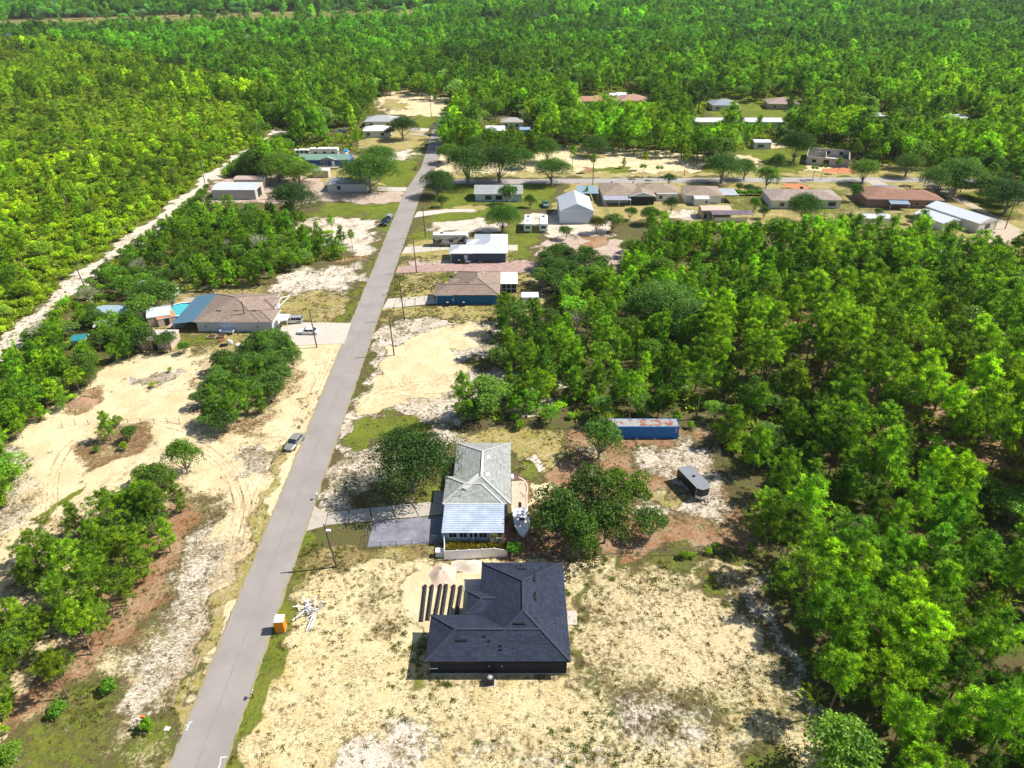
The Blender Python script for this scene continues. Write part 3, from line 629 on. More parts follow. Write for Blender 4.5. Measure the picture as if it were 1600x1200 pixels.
def palm_crown(seed):
    r = np.random.default_rng(seed); return fan_leaves(r, 90, 5.0, .3, 1.5, .3, 'palm')
make_proto('palm0', 'palm', palm_crown(4), [], 6, 5.1, .17, 70, bark_g, 'oak')
for i in range(3):
    r = np.random.default_rng(90 + i); n = 26; P = r.normal(0, .45, (n, 3)); P[:, 2] = .12
    v, f, s = fan_leaves(r, 46, .25, 1.6, .75, .32, 'palm'); PROTO[f'palmetto{i}'] = dict(whole=mesh_np('palmetto', v, f, [fol['palm']], s), h=1)
for i in range(3):
    r = np.random.default_rng(95 + i); v, f, s = fan_leaves(r, 16, .0, .5, .30, .13, 'weed'); PROTO[f'weed{i}'] = dict(whole=mesh_np('weed', v, f, [fol['weed']], s), h=1)
    v, f, s = fan_leaves(r, 12, .0, .6, .26, .09, 'litter'); PROTO[f'litter{i}'] = dict(whole=mesh_np('litter', v, f, [fol['litter']], s), h=1)

# ---------------------------------------------------------------- where the trees stand
def PX(pts, h=0): return GP(pts, h)
clear = [PX(p) for p in [
 [(150, 1900), (240, 1300), (470, 862), (700, 868), (1180, 862), (1205, 900), (1238, 980), (1270, 1090), (1292, 1250), (1330, 1900)],
 [(440, 900), (540, 640), (700, 640), (720, 662), (1108, 662), (1145, 730), (1190, 830), (1200, 890)],
 [(510, 700), (590, 500), (600, 480), (780, 480), (800, 520), (752, 560), (800, 590), (770, 625), (720, 650), (700, 668)],
 [(560, 540), (655, 325), (840, 325), (975, 375), (985, 430), (915, 450), (870, 450), (862, 480), (840, 500), (770, 500)],
 [(640, 345), (664, 284), (960, 270), (1640, 284), (1700, 420), (1560, 425), (1440, 415), (1340, 405), (1180, 385), (1050, 370), (1000, 395), (960, 400), (860, 350)],
 [(655, 300), (690, 238), (760, 240), (800, 252), (880, 232), (960, 238), (1060, 250), (1130, 262), (1150, 240), (1190, 220), (1262, 226), (1345, 262), (1640, 268), (1640, 300)],
 [(-400, 1450), (-150, 1010), (-20, 845), (20, 700), (90, 650), (180, 570), (250, 555), (330, 525), (545, 530), (520, 640), (410, 900), (250, 1450)],
 [(215, 560), (225, 505), (240, 480), (300, 458), (420, 448), (440, 440), (480, 415), (560, 400), (470, 380), (440, 352), (500, 318), (640, 300), (560, 545), (330, 560)],
 [(318, 330), (330, 280), (400, 275), (470, 298), (480, 252), (560, 245), (575, 215), (600, 195), (700, 150), (700, 200), (660, 330), (480, 330), (400, 345)],
 [(585, 180), (592, 152), (640, 146), (700, 165), (704, 190), (660, 200), (600, 195)],
 [(1098, 172), (1110, 156), (1150, 152), (1195, 165), (1245, 158), (1250, 186), (1100, 190)],
 [(905, 165), (912, 154), (1000, 150), (1012, 168), (960, 172)],
 [(755, 212), (760, 200), (830, 196), (835, 214)], [(785, 196), (790, 182), (815, 182), (815, 196)],
 [(-400, 60), (0, 53), (200, 50), (420, 47), (670, 38), (670, 14), (420, 18), (200, 25), (0, 31), (-400, 34)],
 [(515, 210), (520, 200), (548, 200), (548, 212)], [(205, 475), (215, 450), (290, 445), (300, 470)], [(225, 535), (235, 515), (270, 520), (270, 540)],
 [(1350, 188), (1358, 178), (1382, 180), (1380, 192)], [(1485, 190), (1490, 180), (1512, 182), (1510, 194)],
]]
track_pts = GP([(-120, 650), (0, 545), (60, 495), (140, 425), (200, 380), (260, 335), (300, 305), (330, 275), (362, 252), (400, 232), (440, 208)])
Z_field = PX([(-900, 60), (-200, 62), (60, 68), (330, 120), (400, 150), (420, 205), (350, 265), (200, 378), (110, 455), (0, 545), (-300, 760), (-900, 900)])
Z_stand = PX([(1210, 545), (1290, 500), (1380, 500), (1480, 560), (1600, 640), (1700, 720), (1680, 850), (1560, 770), (1480, 745), (1400, 700), (1260, 630)])
Z_stand2 = PX([(1060, 560), (1180, 520), (1300, 480), (1330, 530), (1220, 600), (1150, 640)])
Z_low = PX([(1080, 690), (1230, 880), (1290, 1100), (1320, 1400), (2000, 1400), (1800, 800), (1500, 720), (1250, 640), (1100, 640)])
Z_mid = PX([(760, 600), (860, 470), (990, 400), (1200, 400), (1330, 500), (1200, 640), (1080, 690), (760, 660)])
Z_leftw = PX([(-300, 900), (-100, 640), (200, 400), (320, 320), (460, 330), (560, 400), (470, 430), (230, 480), (250, 560), (120, 640), (20, 700), (-100, 1000)])
Z_north = PX([(690, 240), (690, 150), (1100, 140), (1640, 140), (1640, 280), (700, 262)])
def grid(y0, y1, s):
    out = []
    for y in np.arange(y0, y1, s):
        hw = 0.80 * y * 1.02 + 45; xs = np.arange(-hw, hw, s); out.append(np.stack([xs + RNG.uniform(-.48, .48, len(xs))*s, y + RNG.uniform(-.48, .48, len(xs))*s], 1))
    return np.concatenate(out)
pts = np.concatenate([grid(30, 330, 2.9), grid(330, 700, 4.3), grid(700, 1300, 6.6), grid(1300, 2300, 11)])
X, Y = pts[:, 0], pts[:, 1]
ok = np.ones(len(X), bool)
for k_, c in enumerate(clear): ok &= ~(inside(c, X, Y) & ((RNG.uniform(0, 1, len(X)) < .95) | (k_ != 14)))
ok &= segdist(track_pts, X, Y, False) > 3.0
ok &= ~((np.abs(X - (-33.5 - (Y-43)*.008)) < 5.5) & (Y < 420))
X, Y = X[ok], Y[ok]; N = len(X)
zf, zs, zs2, zl, zm, zlw, zn = [inside(z, X, Y) for z in (Z_field, Z_stand, Z_stand2, Z_low, Z_mid, Z_leftw, Z_north)]
def vnoise(x, y, s, seed):
    r = np.random.default_rng(seed); g = r.uniform(0, 1, (64, 64)); u = x / s; v = y / s; i = np.floor(u).astype(int); j = np.floor(v).astype(int); fu = u - i; fv = v - j
    fu = fu*fu*(3-2*fu); fv = fv*fv*(3-2*fv); q = lambda a, b: g[(a % 64), (b % 64)]
    return (q(i, j)*(1-fu) + q(i+1, j)*fu)*(1-fv) + (q(i, j+1)*(1-fu) + q(i+1, j+1)*fu)*fv
n1 = vnoise(X, Y, 16, 1); n2 = vnoise(X, Y, 45, 2); n3 = vnoise(X, Y, 130, 3)
U = RNG.uniform(0, 1, N)
keys = np.empty(N, object); H = np.zeros(N); T = np.ones((N, 3)); keep = np.ones(N, bool)
pick = lambda base_, n: f'{base_}{int(RNG.integers(n))}'
for i in range(N):
    u = U[i]; a, b2, c2 = n1[i], n2[i], n3[i]; y = Y[i]; rr = RNG.uniform
    if zf[i]:
        dense = a * .6 + b2 * .4
        if u < 0.50 + .2*dense: keys[i] = pick('bush', 3); H[i] = rr(1.5, 3.4)
        elif u < 0.86: keys[i] = pick('pine', 7); H[i] = rr(2.4, 4.6) + 2*dense
        elif u < 0.90: keys[i] = pick('oak', 4); H[i] = rr(3, 5)
        elif u < 0.908: keys[i] = pick('tall', 3); H[i] = rr(8, 12)
        else: keep[i] = False
        if y > 420 and b2 > .45 and u > .3: keys[i] = pick('pine', 7); H[i] = rr(6, 9.5); keep[i] = u < .95
        g = 1.25 + .5*(b2 - .3); T[i] = (g*1.12, g*1.02, .8)
        if 'bush' in keys[i] if keys[i] else False:
            T[i] = (1.22 + .6*b2, 1.2 + .3*b2, .8)
    elif zs[i] or zs2[i]:
        if u < .56: keys[i] = pick('tall', 3); H[i] = rr(11.5, 16) if zs[i] else rr(10, 14)
        elif u < .64: keys[i] = pick('bush', 3); H[i] = rr(1.2, 2.6)
        elif u < .70: keys[i] = pick('oak', 4); H[i] = rr(3, 5)
        else: keep[i] = False
        gg = .8 + .6*a; T[i] = (1.45*gg, 1.38*gg, .9)
    elif zl[i] or zm[i] or zlw[i]:
        w = a*.55 + b2*.45
        if u < .26 + .42*w: keys[i] = pick('pine', 7); H[i] = rr(3.5, 6.5) if zlw[i] else (rr(4.2, 7.6) if zm[i] and not zl[i] else rr(5.5, 9.5))
        elif u < .62: keys[i] = pick('oak', 4); H[i] = rr(3.4, 6.6) if not zlw[i] else rr(2.8, 5)
        elif u < .82: keys[i] = pick('bush', 3); H[i] = rr(1.4, 3)
        elif u < .86 and not zlw[i]: keys[i] = pick('tall', 3); H[i] = rr(10, 13)
        elif u < .835: keys[i] = 'dead0'; H[i] = rr(4, 6)
        else: keep[i] = False
        g = .88 + 1.0*(.5*b2 + .5*a); T[i] = (g*.92, g, .9)
    else:
        w = a*.5 + b2*.5
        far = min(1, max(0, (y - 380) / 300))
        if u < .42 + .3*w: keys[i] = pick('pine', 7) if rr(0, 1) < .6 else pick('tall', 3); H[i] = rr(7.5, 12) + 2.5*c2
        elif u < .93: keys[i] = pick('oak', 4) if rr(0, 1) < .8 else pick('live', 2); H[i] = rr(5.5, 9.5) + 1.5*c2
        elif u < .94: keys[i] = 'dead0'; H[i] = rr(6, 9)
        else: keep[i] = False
        g = .92 + .95*c2*(.35 + w); T[i] = (g*(.95 - .22*far), g*(1 - .06*far), 1.0 + .8*far)  # less red, more blue with distance: haze put into the foliage tint
    T[i] = T[i] * (RNG.uniform(.68, 1.38) * (1.0 if b2 > .38 else .84))
    if y > 900: H[i] *= 1.25
    if keys[i] and keys[i].startswith('pine'):
        q = RNG.uniform(0, 1)
        if q < .14: T[i] = T[i] * (1.45, 1.25, 1)
        elif q < .40: T[i] = T[i] * (.6, .72, 1.0)
        H[i] *= 1.0 + .35*RNG.uniform(-.6, 1)**3
    if keys[i] and keys[i].startswith('oak'):
        q = RNG.uniform(0, 1)
        if q < .22: T[i] = T[i] * (1.6, 1.45, 2.6)
        elif q < .40: T[i] = T[i] * (1.4, 1.5, 1.0)
        H[i] *= RNG.uniform(.75, 1.35)
dt = segdist(track_pts, X, Y, False); H = np.where((dt < 16) & (Y < 330), np.minimum(H, .9 + .42*dt), H)
_sx, _sy, _ = project(X, Y, H*1.08); _bx, _by, _ = project(X, Y, 0)
for (xa, xb, lim) in ((1040, 1205, 343), (980, 1040, 328), (1205, 1620, 332), (862, 980, 380), (765, 862, 462)):
    q = (_sx > xa) & (_sx < xb) & (_sy < lim) & (_by > lim) & (_by < lim + 150)
    H[q] = H[q] * np.clip((_by[q] - lim) / (_by[q] - _sy[q]), .25, 1)
k_ = keep & (keys != None)
X, Y, H, T, keys = X[k_], Y[k_], H[k_], T[k_], keys[k_]
# spacing: drop trees that would stand inside a bigger neighbour's crown
cell = {}
order = np.argsort(-H); kept = []
for i in order:
    k = keys[i]; R = {'p': .25, 't': .20, 'o': .46, 'b': .34, 'l': .55, 'd': .3}[k[0]] * H[i]
    cx_, cy_ = int(X[i] // 6), int(Y[i] // 6); bad = False
    if Y[i] < 700:
        for ax in (-1, 0, 1):
            for ay in (-1, 0, 1):
                for (x, y, q) in cell.get((cx_+ax, cy_+ay), ()):
                    if (x-X[i])**2 + (y-Y[i])**2 < (0.63*(q + R))**2: bad = True; break
                if bad: break
            if bad: break
    if not bad: kept.append(i); cell.setdefault((cx_, cy_), []).append((X[i], Y[i], R))
kept = np.array(kept); X, Y, H, T, keys = X[kept], Y[kept], H[kept], T[kept], keys[kept]
# people have cut the trees down in front of the far houses: glimpses of their roofs stay open
OPEN = [(1130, 160, 17, 34), (1222, 158, 17, 30), (936, 155, 19, 26), (987, 153, 16, 28), (1108, 187, 15, 16), (1188, 187, 17, 16), (965, 146, 14, 50), (774, 200, 9, 18), (820, 200, 7, 18), (800, 187, 9, 22),
        (1367, 178, 8, 22), (1500, 181, 8, 22), (597, 185, 16, 20), (590, 200, 14, 20), (533, 208, 8, 18), (1190, 231, 9, 16), (1295, 245, 18, 14), (505, 240, 22, 14), (435, 206, 8, 14), (165, 505, 4, 5), (180, 484, 6, 6), (125, 527, 3, 6), (250, 462, 9, 8)]
gone = np.zeros(len(X), bool)
for px_, py_, w_, dd_ in OPEN:
    hx_, hy_ = G(px_, py_); cor = (np.abs(X - hx_*(1 - (hy_ - Y)/max(hy_, 1)*.9)) < w_*.62 + 1) & (Y < hy_ + w_*.6); gone |= cor & (Y > hy_ - w_*.6)
    frt = cor & (Y > hy_ - 95) & (RNG.uniform(0, 1, len(X)) < .975); H[frt] = np.minimum(H[frt], CAM_H * (hy_ - Y[frt]) / hy_ * .80); gone |= frt & (H < 1.6)
X, Y, H, T, keys = [q[~gone] for q in (X, Y, H, T, keys)]
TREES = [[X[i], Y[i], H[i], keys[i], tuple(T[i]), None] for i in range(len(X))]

# trees that stand alone or in named places: crown centre in the photograph, height, crown kind, tint, label
def zone_fill(px, kinds, s, tint, seed):
    poly = GP(px); r = np.random.default_rng(seed); xs = [p[0] for p in poly]; ys = [p[1] for p in poly]
    for x in np.arange(min(xs), max(xs), s):
        for y in np.arange(min(ys), max(ys), s):
            a, b3 = x + r.uniform(-.5, .5)*s, y + r.uniform(-.5, .5)*s
            if inside(poly, np.array([a]), np.array([b3]))[0]:
                k, h0, h1 = kinds[int(r.integers(len(kinds)))]; n = {'pine': 7, 'oak': 4, 'bush': 3, 'tall': 3}[k]; g = r.uniform(.8, 1.25)
                TREES.append([a, b3, r.uniform(h0, h1), f'{k}{int(r.integers(n))}', tuple(t*g for t in tint), None])
zone_fill([(70, 875), (120, 830), (190, 810), (250, 770), (290, 800), (285, 850), (240, 890), (215, 950), (180, 1010), (110, 1010), (60, 980), (40, 930)], [('oak', 4, 6), ('pine', 5, 7), ('pine', 6, 8)], 3.6, (1.05, 1.05, .9), 1)
zone_fill([(0, 1010), (60, 985), (90, 1000), (60, 1060), (40, 1110), (0, 1160), (-90, 1240), (-160, 1150), (-60, 1060)], [('oak', 3, 5), ('pine', 5, 7), ('pine', 4, 6)], 3.2, (1.15, 1.1, .8), 2)
zone_fill([(-60, 1080), (30, 1060), (48, 1130), (25, 1230), (-60, 1280)], [('oak', 3, 4.6), ('pine', 4, 5.5), ('bush', 1.5, 2.6)], 2.8, (1.2, 1.15, .8), 21)
zone_fill([(110, 960), (150, 940), (190, 950), (160, 1005), (125, 1015)], [('oak', 3, 4.5), ('pine', 4, 6)], 3.0, (1.1, 1.1, .8), 23)
zone_fill([(60, 1035), (100, 1020), (105, 1060), (70, 1075)], [('oak', 3, 4.5)], 3.0, (1.1, 1.1, .8), 24)
zone_fill([(15, 960), (100, 940), (125, 985), (80, 1010), (0, 1030)], [('oak', 3, 5), ('pine', 4, 6)], 3.2, (1.1, 1.1, .8), 22)
zone_fill([(310, 680), (305, 620), (340, 590), (380, 555), (450, 545), (470, 575), (455, 620), (410, 665), (350, 690)], [('oak', 4, 6.2), ('oak', 4, 6), ('pine', 4.5, 6.5)], 3.1, (.9, 1.0, 1.1), 3)
zone_fill([(-60, 720), (-10, 700), (25, 740), (20, 830), (-60, 900)], [('oak', 3, 4.5), ('bush', 1.5, 3)], 3.2, (1.2, 1.15, .8), 4)
zone_fill([(835, 440), (860, 405), (910, 405), (950, 430), (905, 455), (850, 462)], [('oak', 4.5, 6.5)], 3.6, (.8, .9, 1), 5)
zone_fill([(390, 545), (430, 535), (470, 550), (450, 570), (390, 570)], [('oak', 3.5, 5)], 3.0, (.9, .95, 1), 6)
zone_fill([(1440, 285), (1560, 285), (1640, 300), (1600, 330), (1500, 318), (1450, 305)], [('oak', 7, 9), ('tall', 10, 13)], 6.5, (.85, 1.0, 1.1), 8)
def T1(px, py, h, key, tint, label, base=False, wf=1.0):
    x, y = G(px, py, 0 if base else h * .55); tint = tuple(q*(.80 if tint[0] < 1 else .85) for q in tint) if key[0] in 'lo' else tint; TREES.append([x, y, h, key, tint, label, wf])
dk = (.72, .85, 1.0); md = (1, 1, 1); br = (1.35, 1.2, .8)
T1(640, 716, 12.2, 'live0', (.62, .78, .8), 'large round dark green live oak on the lawn left of the grey-roofed house')
T1(872, 800, 9.0, 'oak0', (.7, .78, .8), 'dark oak with a wide crown beside the white boat, leftmost of the yard clump')
T1(925, 768, 8.8, 'oak1', (.75, .85, .8), 'tallest oak in the middle of the yard clump below the blue container')
T1(975, 758, 8.6, 'oak2', (1.5, 1.6, .8), 'bright green oak at the upper right of the clump in the fenced yard')
T1(905, 838, 8.0, 'oak3', (.9, 1.0, .8), 'dark oak at the bottom of the yard clump above the black-roofed house')
T1(948, 812, 8.2, 'oak0', (.85, .9, .8), 'gnarled oak with visible limbs right of centre in the yard clump')
T1(1018, 818, 5.6, 'oak2', (.85, .95, .9), 'small leaning oak with thin crown at the right end of the yard clump')
T1(938, 682, 8.4, 'oak1', (1.3, 1.5, 1.6), 'grey-green oak standing in front of the left end of the blue container')
T1(800, 856, 2.6, 'bush0', (.6, .95, 1.2), 'clipped round dark green bush at the end of the white vinyl fence')
T1(285, 712, 6.6, 'oak3', (1.6, 1.8, .8), 'solitary bright green oak at the fork of the sandy tracks')
T1(265, 748, 3.2, 'oak1', (1.5, 1.7, .8), 'small green oak just below the solitary oak at the sandy fork')
T1(225, 740, 4.2, 'oak2', (1.5, 1.6, .8), 'green oak at the upper tip of the long thicket beside the sandy track')
T1(165, 664, 6.0, 'pine0', (1.1, 1.1, .9), 'thin young pine on the scrub island in the sandy lot')
T1(200, 676, 3.4, 'oak0', (1.1, 1.2, .9), 'low dark oak right of the thin pine on the scrub island')
T1(182, 655, 2.2, 'bush1', md, 'small bush behind the thin pine on the scrub island')
T1(192, 696, 1.8, 'bush2', br, 'yellow-green bush at the foot of the scrub island')
T1(150, 700, 1.4, 'bush0', dk, 'dark low bush at the left end of the scrub island')
T1(238, 600, 1.4, 'bush1', (1.6, 1.3, .8), 'yellow palmetto bush on the bare patch in the upper sandy lot')
T1(265, 577, 1.2, 'bush2', br, 'green bush on the bare patch nearest the left house')
T1(286, 542, 3.0, 'oak0', (1.0, 1.5, .7), 'round bright green bush at the edge of the lawn below the left house')
T1(168, 1068, 2.0, 'bush0', (.6, .9, 1), 'isolated dark green bush on the bare ground left of the road')
T1(90, 1105, 1.9, 'bush1', (.6, .9, 1), 'low dark green bush below the trunk of the leaning pine')
T1(228, 1132, 1.9, 'bush2', (1.0, 1.3, .8), 'round green bush with an orange spot near the road')
T1(144, 1022, 9.0, 'tall0', (1.35, 1.25, .8), 'tall pine with bare leaning trunk beside the white sand, upper of two', True)
T1(107, 1090, 8.0, 'tall1', (1.6, 1.25, .8), 'pine with bare trunk and yellowing needles, lower of two near the road', True)
T1(225, 790, 6.6, 'oak0', (.9, 1.1, .9), 'dense dark oak at the right side of the long thicket')
T1(185, 850, 6.2, 'pine2', (1.4, 1.25, .8), 'bright green pine in the middle of the long thicket')
T1(735, 640, 5.0, 'oak3', (.75, .9, .9), 'round dark oak above the sand lot corner behind the live oak')
T1(765, 632, 3.6, 'oak1', (.8, .95, .9), 'smaller dark oak right of the round dark oak behind the grey-roofed house')
T1(818, 622, 6.5, 'pine1', (1.3, 1.2, .8), 'bright pine at the edge of the woods behind the grey-roofed house')
T1(787, 485, 9.5, 'tall2', (1.25, 1.15, .8), 'tall bright pine in front of the brown-roofed blue house')
T1(795, 540, 8, 'pine3', (1.2, 1.15, .8), 'bright pine at the right edge of the sand lot')
T1(455, 310, 11, 'live1', (.65, .8, .9), 'big dark round oak right of the metal garage', wf=1.3)
T1(435, 258, 11, 'live0', (1.3, 1.35, 1.0), 'olive green spreading oak in front of the blue house', wf=1.4)
T1(400, 250, 10, 'live1', (.9, 1.0, 1.0), 'dark spreading oak beside the sandy track near the utility pole', wf=1.3)
T1(466, 268, 9, 'live1', (1.35, 1.35, .9), 'light green oak left of the small tan shed', wf=1.3)
T1(576, 268, 13.5, 'live0', (.95, 1.2, .8), 'huge spreading oak over the small white house by the road', wf=1.25)
T1(595, 245, 10, 'live1', (1.0, 1.1, 1.1), 'grey-green oak just behind the huge spreading oak', wf=1.2)
T1(628, 198, 10.5, 'live1', (.7, .85, .9), 'dark round oak beside the white-roofed house near the road end', wf=1.0)
T1(610, 205, 5.0, 'oak1', dk, 'small dark oak left of the round oak near the road end')
T1(683, 283, 10, 'live0', (.8, 1.0, 1.0), 'green oak on the corner of the two roads', wf=1.05)
T1(690, 312, 4.6, 'oak1', (.8, .9, .8), 'small dark oak on the lawn below the corner oak')
T1(730, 255, 14, 'live1', (.65, .85, .8), 'left of two big dark oaks across the road from the grey-roofed cottage', wf=1.05)
T1(780, 252, 14, 'live0', (.7, .95, .8), 'right of two big dark oaks, its forked trunk showing at the cross road', wf=1.05)
T1(862, 265, 10, 'live1', (.9, 1.1, .8), 'broad flat-topped oak standing alone below the cross road', wf=1.35)
T1(797, 300, 8, 'oak2', (.7, .95, .8), 'dark green tree against the wall of the grey-roofed cottage', wf=0.85)
T1(785, 338, 9, 'live0', (.8, 1.05, .7), 'rounded green oak left of the two white travel trailers', wf=1.0)
T1(828, 313, 4.5, 'oak3', (1, 1.1, .8), 'small round tree left of the green pickup')
T1(917, 300, 4.0, 'pine0', (.7, 1.1, .9), 'small conical green tree behind the white metal garage')
T1(885, 360, 5.0, 'oak2', (1.1, 1.1, 1.2), 'sparse grey-green tree in front of the white metal garage')
T1(933, 348, 6.0, 'oak0', (1.4, .8, .7), 'rusty brown half-dead tree right of the metal garage')
T1(958, 345, 6.5, 'oak1', (1.3, 1.3, 1.3), 'olive tree right of the rusty brown tree')
T1(927, 254, 7.0, 'tall0', (1.1, 1.1, .8), 'slim pine standing in the open sand across the cross road')
T1(1008, 250, 7.0, 'tall1', (1.2, 1.0, .8), 'sparse pine at the edge of the sand across the cross road')
T1(975, 254, 4.0, 'pine1', (.9, .9, .8), 'small sparse pine in the middle of the sand lot across the cross road')
T1(1005, 268, 5, 'palm0', md, 'palm tree standing by the cross road left of the pair of roofs')
T1(1030, 270, 5, 'palm0', (1.6, 1.7, 2.4), 'silvery palm tree by the cross road right of the green palm')
T1(1046, 278, 5.0, 'oak1', dk, 'dark bushy tree between the brown ranch house and the cross road')
T1(1130, 260, 11, 'live1', (.6, .85, .8), 'large dark oak beside the cross road opposite the tan roof', wf=1.15)
T1(1072, 250, 11, 'tall2', (1.2, 1.1, .8), 'tall bushy pine at the right end of the sand lot')
T1(1200, 275, 8, 'oak3', (1.2, 1.25, .7), 'yellow-green tree beside the cross road above the pink-roofed house', wf=1.1)
T1(1155, 292, 4.0, 'oak0', (1.1, 1.2, .8), 'small tree behind the long clipped hedge')
T1(1170, 292, 3.6, 'oak2', (.7, .8, .8), 'small dark round tree at the left end of the clipped hedge')
T1(1245, 225, 13, 'live0', (.8, 1.0, .8), 'big oak left of the unfinished block building', wf=1.0)
T1(1272, 270, 5, 'palm0', md, 'left of two palm trees beyond the pink-roofed house')
T1(1285, 268, 5.5, 'palm0', md, 'right of two palm trees beyond the pink-roofed house')
T1(1352, 266, 9, 'live1', (1.25, 1.3, .8), 'olive green tree leaning over the cross road beyond the brick house', wf=1.0)
T1(1338, 240, 10, 'tall0', (.9, 1.1, .9), 'tall dark pine right of the unfinished block building')
T1(1337, 297, 7, 'oak1', (.6, 1.0, .6), 'dense egg-shaped bush between the pink-roofed and the brick house', wf=0.7)
T1(1260, 322, 9.5, 'live0', (.65, .95, .7), 'dark green tree in front of the pink-roofed house', wf=1.0)
T1(1325, 352, 7.5, 'pine2', (.65, .9, .9), 'dark bushy pine left of the small white shed')
T1(1440, 350, 9.0, 'pine0', (.75, 1.0, .8), 'dark green pine in front of the white metal buildings')
T1(1422, 340, 3.6, 'oak2', (.7, .8, .7), 'small dark round tree on the lawn right of the white shed')
T1(1372, 330, 3.2, 'oak1', (.9, 1.1, .7), 'small bush behind the white shed')
T1(1500, 272, 13, 'live1', (.9, 1.1, .9), 'huge spreading oak beside the cross road at the far right', wf=1.15)
T1(1470, 280, 11, 'live0', (1.0, 1.15, 1.0), 'broad green oak left of the huge spreading oak at the far right', wf=1.2)
T1(1580, 305, 11, 'live1', (.6, .8, .8), 'dark oak at the right edge behind the white metal buildings', wf=1.1)
T1(1150, 190, 7.0, 'live0', (.7, .9, .9), 'dark oak in front of the long white roof')
T1(1110, 228, 10.0, 'live1', (1.2, 1.3, 1.1), 'big olive oak behind the cross road sand lot')
T1(474, 348, 6.8, 'tall1', (1.1, 1.1, .8), 'solitary thin pine in the vacant lot right of the big dark oak')
T1(549, 373, 6.0, 'tall2', (1.2, 1.1, .8), 'small solitary pine at the right end of the oak thicket')
T1(63, 520, 5.5, 'dead0', (1, 1, 1), 'bare grey dead tree beside the sandy track')
T1(105, 512, 4.5, 'oak2', (1.5, 1.4, 2.2), 'grey-green oak right of the bare dead tree')
T1(903, 505, 5, 'dead0', (1, 1, 1), 'grey leafless oak in the middle of the woods')
T1(1035, 470, 11, 'live0', (1.4, 1.6, 1.9), 'big blue-green oak in the middle of the woods', wf=1.1)
T1(1090, 500, 10, 'live1', (1.2, 1.4, 1.7), 'big grey-green oak right of the blue-green oak in the woods', wf=1.1)
T1(1385, 1080, 4, 'dead0', (.9, 1.1, .9), 'pale grey-green leafless shrub in the woods near the bottom right')
zone_fill([(420, 420), (380, 395), (430, 355), (520, 360), (545, 395), (500, 402), (470, 412)], [('oak', 3.5, 5.5), ('pine', 4, 6), ('bush', 1.5, 2.5)], 4.0, (1.1, 1.15, .9), 12)
zone_fill([(0, 640), (60, 600), (120, 560), (170, 520), (230, 505), (240, 530), (200, 548), (140, 600), (80, 640), (10, 700)], [('oak', 3.5, 5.2), ('pine', 4, 6)], 4.2, (1.1, 1.15, .9), 13)
zone_fill([(780, 675), (860, 668), (950, 660), (1080, 668), (1100, 690), (1060, 672), (940, 664), (800, 672)], [('bush', 1.5, 2.4)], 3.0, (1, 1.05, .8), 14)
zone_fill([(1010, 868), (1190, 850), (1195, 872), (1040, 882)], [('bush', .8, 1.6)], 2.6, (.9, .95, .8), 15)

for px_, py_, h_, k_, t_, l_ in [(1165, 262, 8, 'live1', (.8, 1.0, .8), 'round oak on the verge beside the tan sandy bend right of the big dark oak'), (1215, 252, 7, 'oak3', (.9, 1.1, .8), 'small oak on the bright lawn left of the unfinished building'),
  (1312, 258, 6, 'tall0', (1.1, 1.2, .8), 'slim pine in front of the right corner of the unfinished building'), (1420, 255, 9, 'live0', (1.0, 1.1, .9), 'green oak beyond the cross road above the brick house roof'), (1545, 262, 11, 'live1', (.8, 1.0, .9), 'dark oak beyond the cross road right of the huge spreading oak'),
  (1600, 275, 11, 'live0', (.8, .95, .9), 'dark oak cut by the right edge of the view beyond the cross road'), (1050, 318, 6, 'oak1', (.7, .9, .8), 'dark tree at the right front corner of the long ranch house'), (1015, 335, 6, 'live1', (.9, 1.1, .8), 'wide low oak in front of the porch of the long ranch house'),
  (985, 330, 5, 'oak2', (.8, 1.0, .8), 'dark bush-like oak in front of the ranch house lilac porch roof'), (1180, 318, 5, 'oak3', (1.2, 1.3, .8), 'light green tree right of the tan wooden shed'), (1195, 330, 4.5, 'oak0', (1.1, 1.2, .8), 'small light green tree behind the right end of the tan shed'),
  (930, 225, 9, 'live0', (.8, 1.0, .9), 'oak at the upper edge of the sand lot across the cross road'), (855, 232, 10, 'live1', (.9, 1.1, .8), 'oak at the upper left corner of the sand lot across the cross road'), (895, 243, 9, 'tall1', (1.1, 1.2, .8), 'bushy pine at the left part of the sand lot across the cross road'),
  (1140, 210, 10, 'live1', (1.0, 1.2, .9), 'oak between the long white roofs and the small white hut'), (650, 262, 1.5, 'bush0', (.8, 1, .8), 'low bush on the lawn beside the road bend'), (1090, 205, 9, 'live0', (.7, .9, .9), 'dark oak left of the long white roofs'), (742, 228, 9, 'live1', (.9, 1.1, .8), 'oak behind the left of the two big dark oaks'),
  (820, 245, 8, 'live0', (.9, 1.1, .8), 'oak behind the right of the two big dark oaks'), (700, 238, 8, 'live1', (1.2, 1.3, .8), 'bright oak on the right verge above the corner oak')]:
    T1(px_, py_, h_, k_, t_, l_)
T1(234, 456, 8.0, 'live0', (.9, 1.1, .9), 'dark oak standing right in front of the white trailer behind the pool'); T1(264, 458, 8.0, 'oak1', (1.2, 1.25, .9), 'thin green tree in front of the white trailer behind the pool'); T1(222, 476, 8, 'oak2', (1.3, 1.35, 1.0), 'light green tree left of the white trailer behind the pool')
T1(205, 500, 5.5, 'oak3', (.8, .95, .9), 'dark oak just right of the faded blue tarp roof'); T1(150, 495, 5.0, 'oak0', (1, 1.1, .9), 'green oak left of the faded blue tarp roof')
T1(222, 528, 6.5, 'oak1', (.7, .85, .8), 'dark oak left of the rounded canvas shed'); T1(258, 531, 5.5, 'oak2', (.9, 1.0, 1.2), 'low dusty oak in front of the rounded canvas shed')
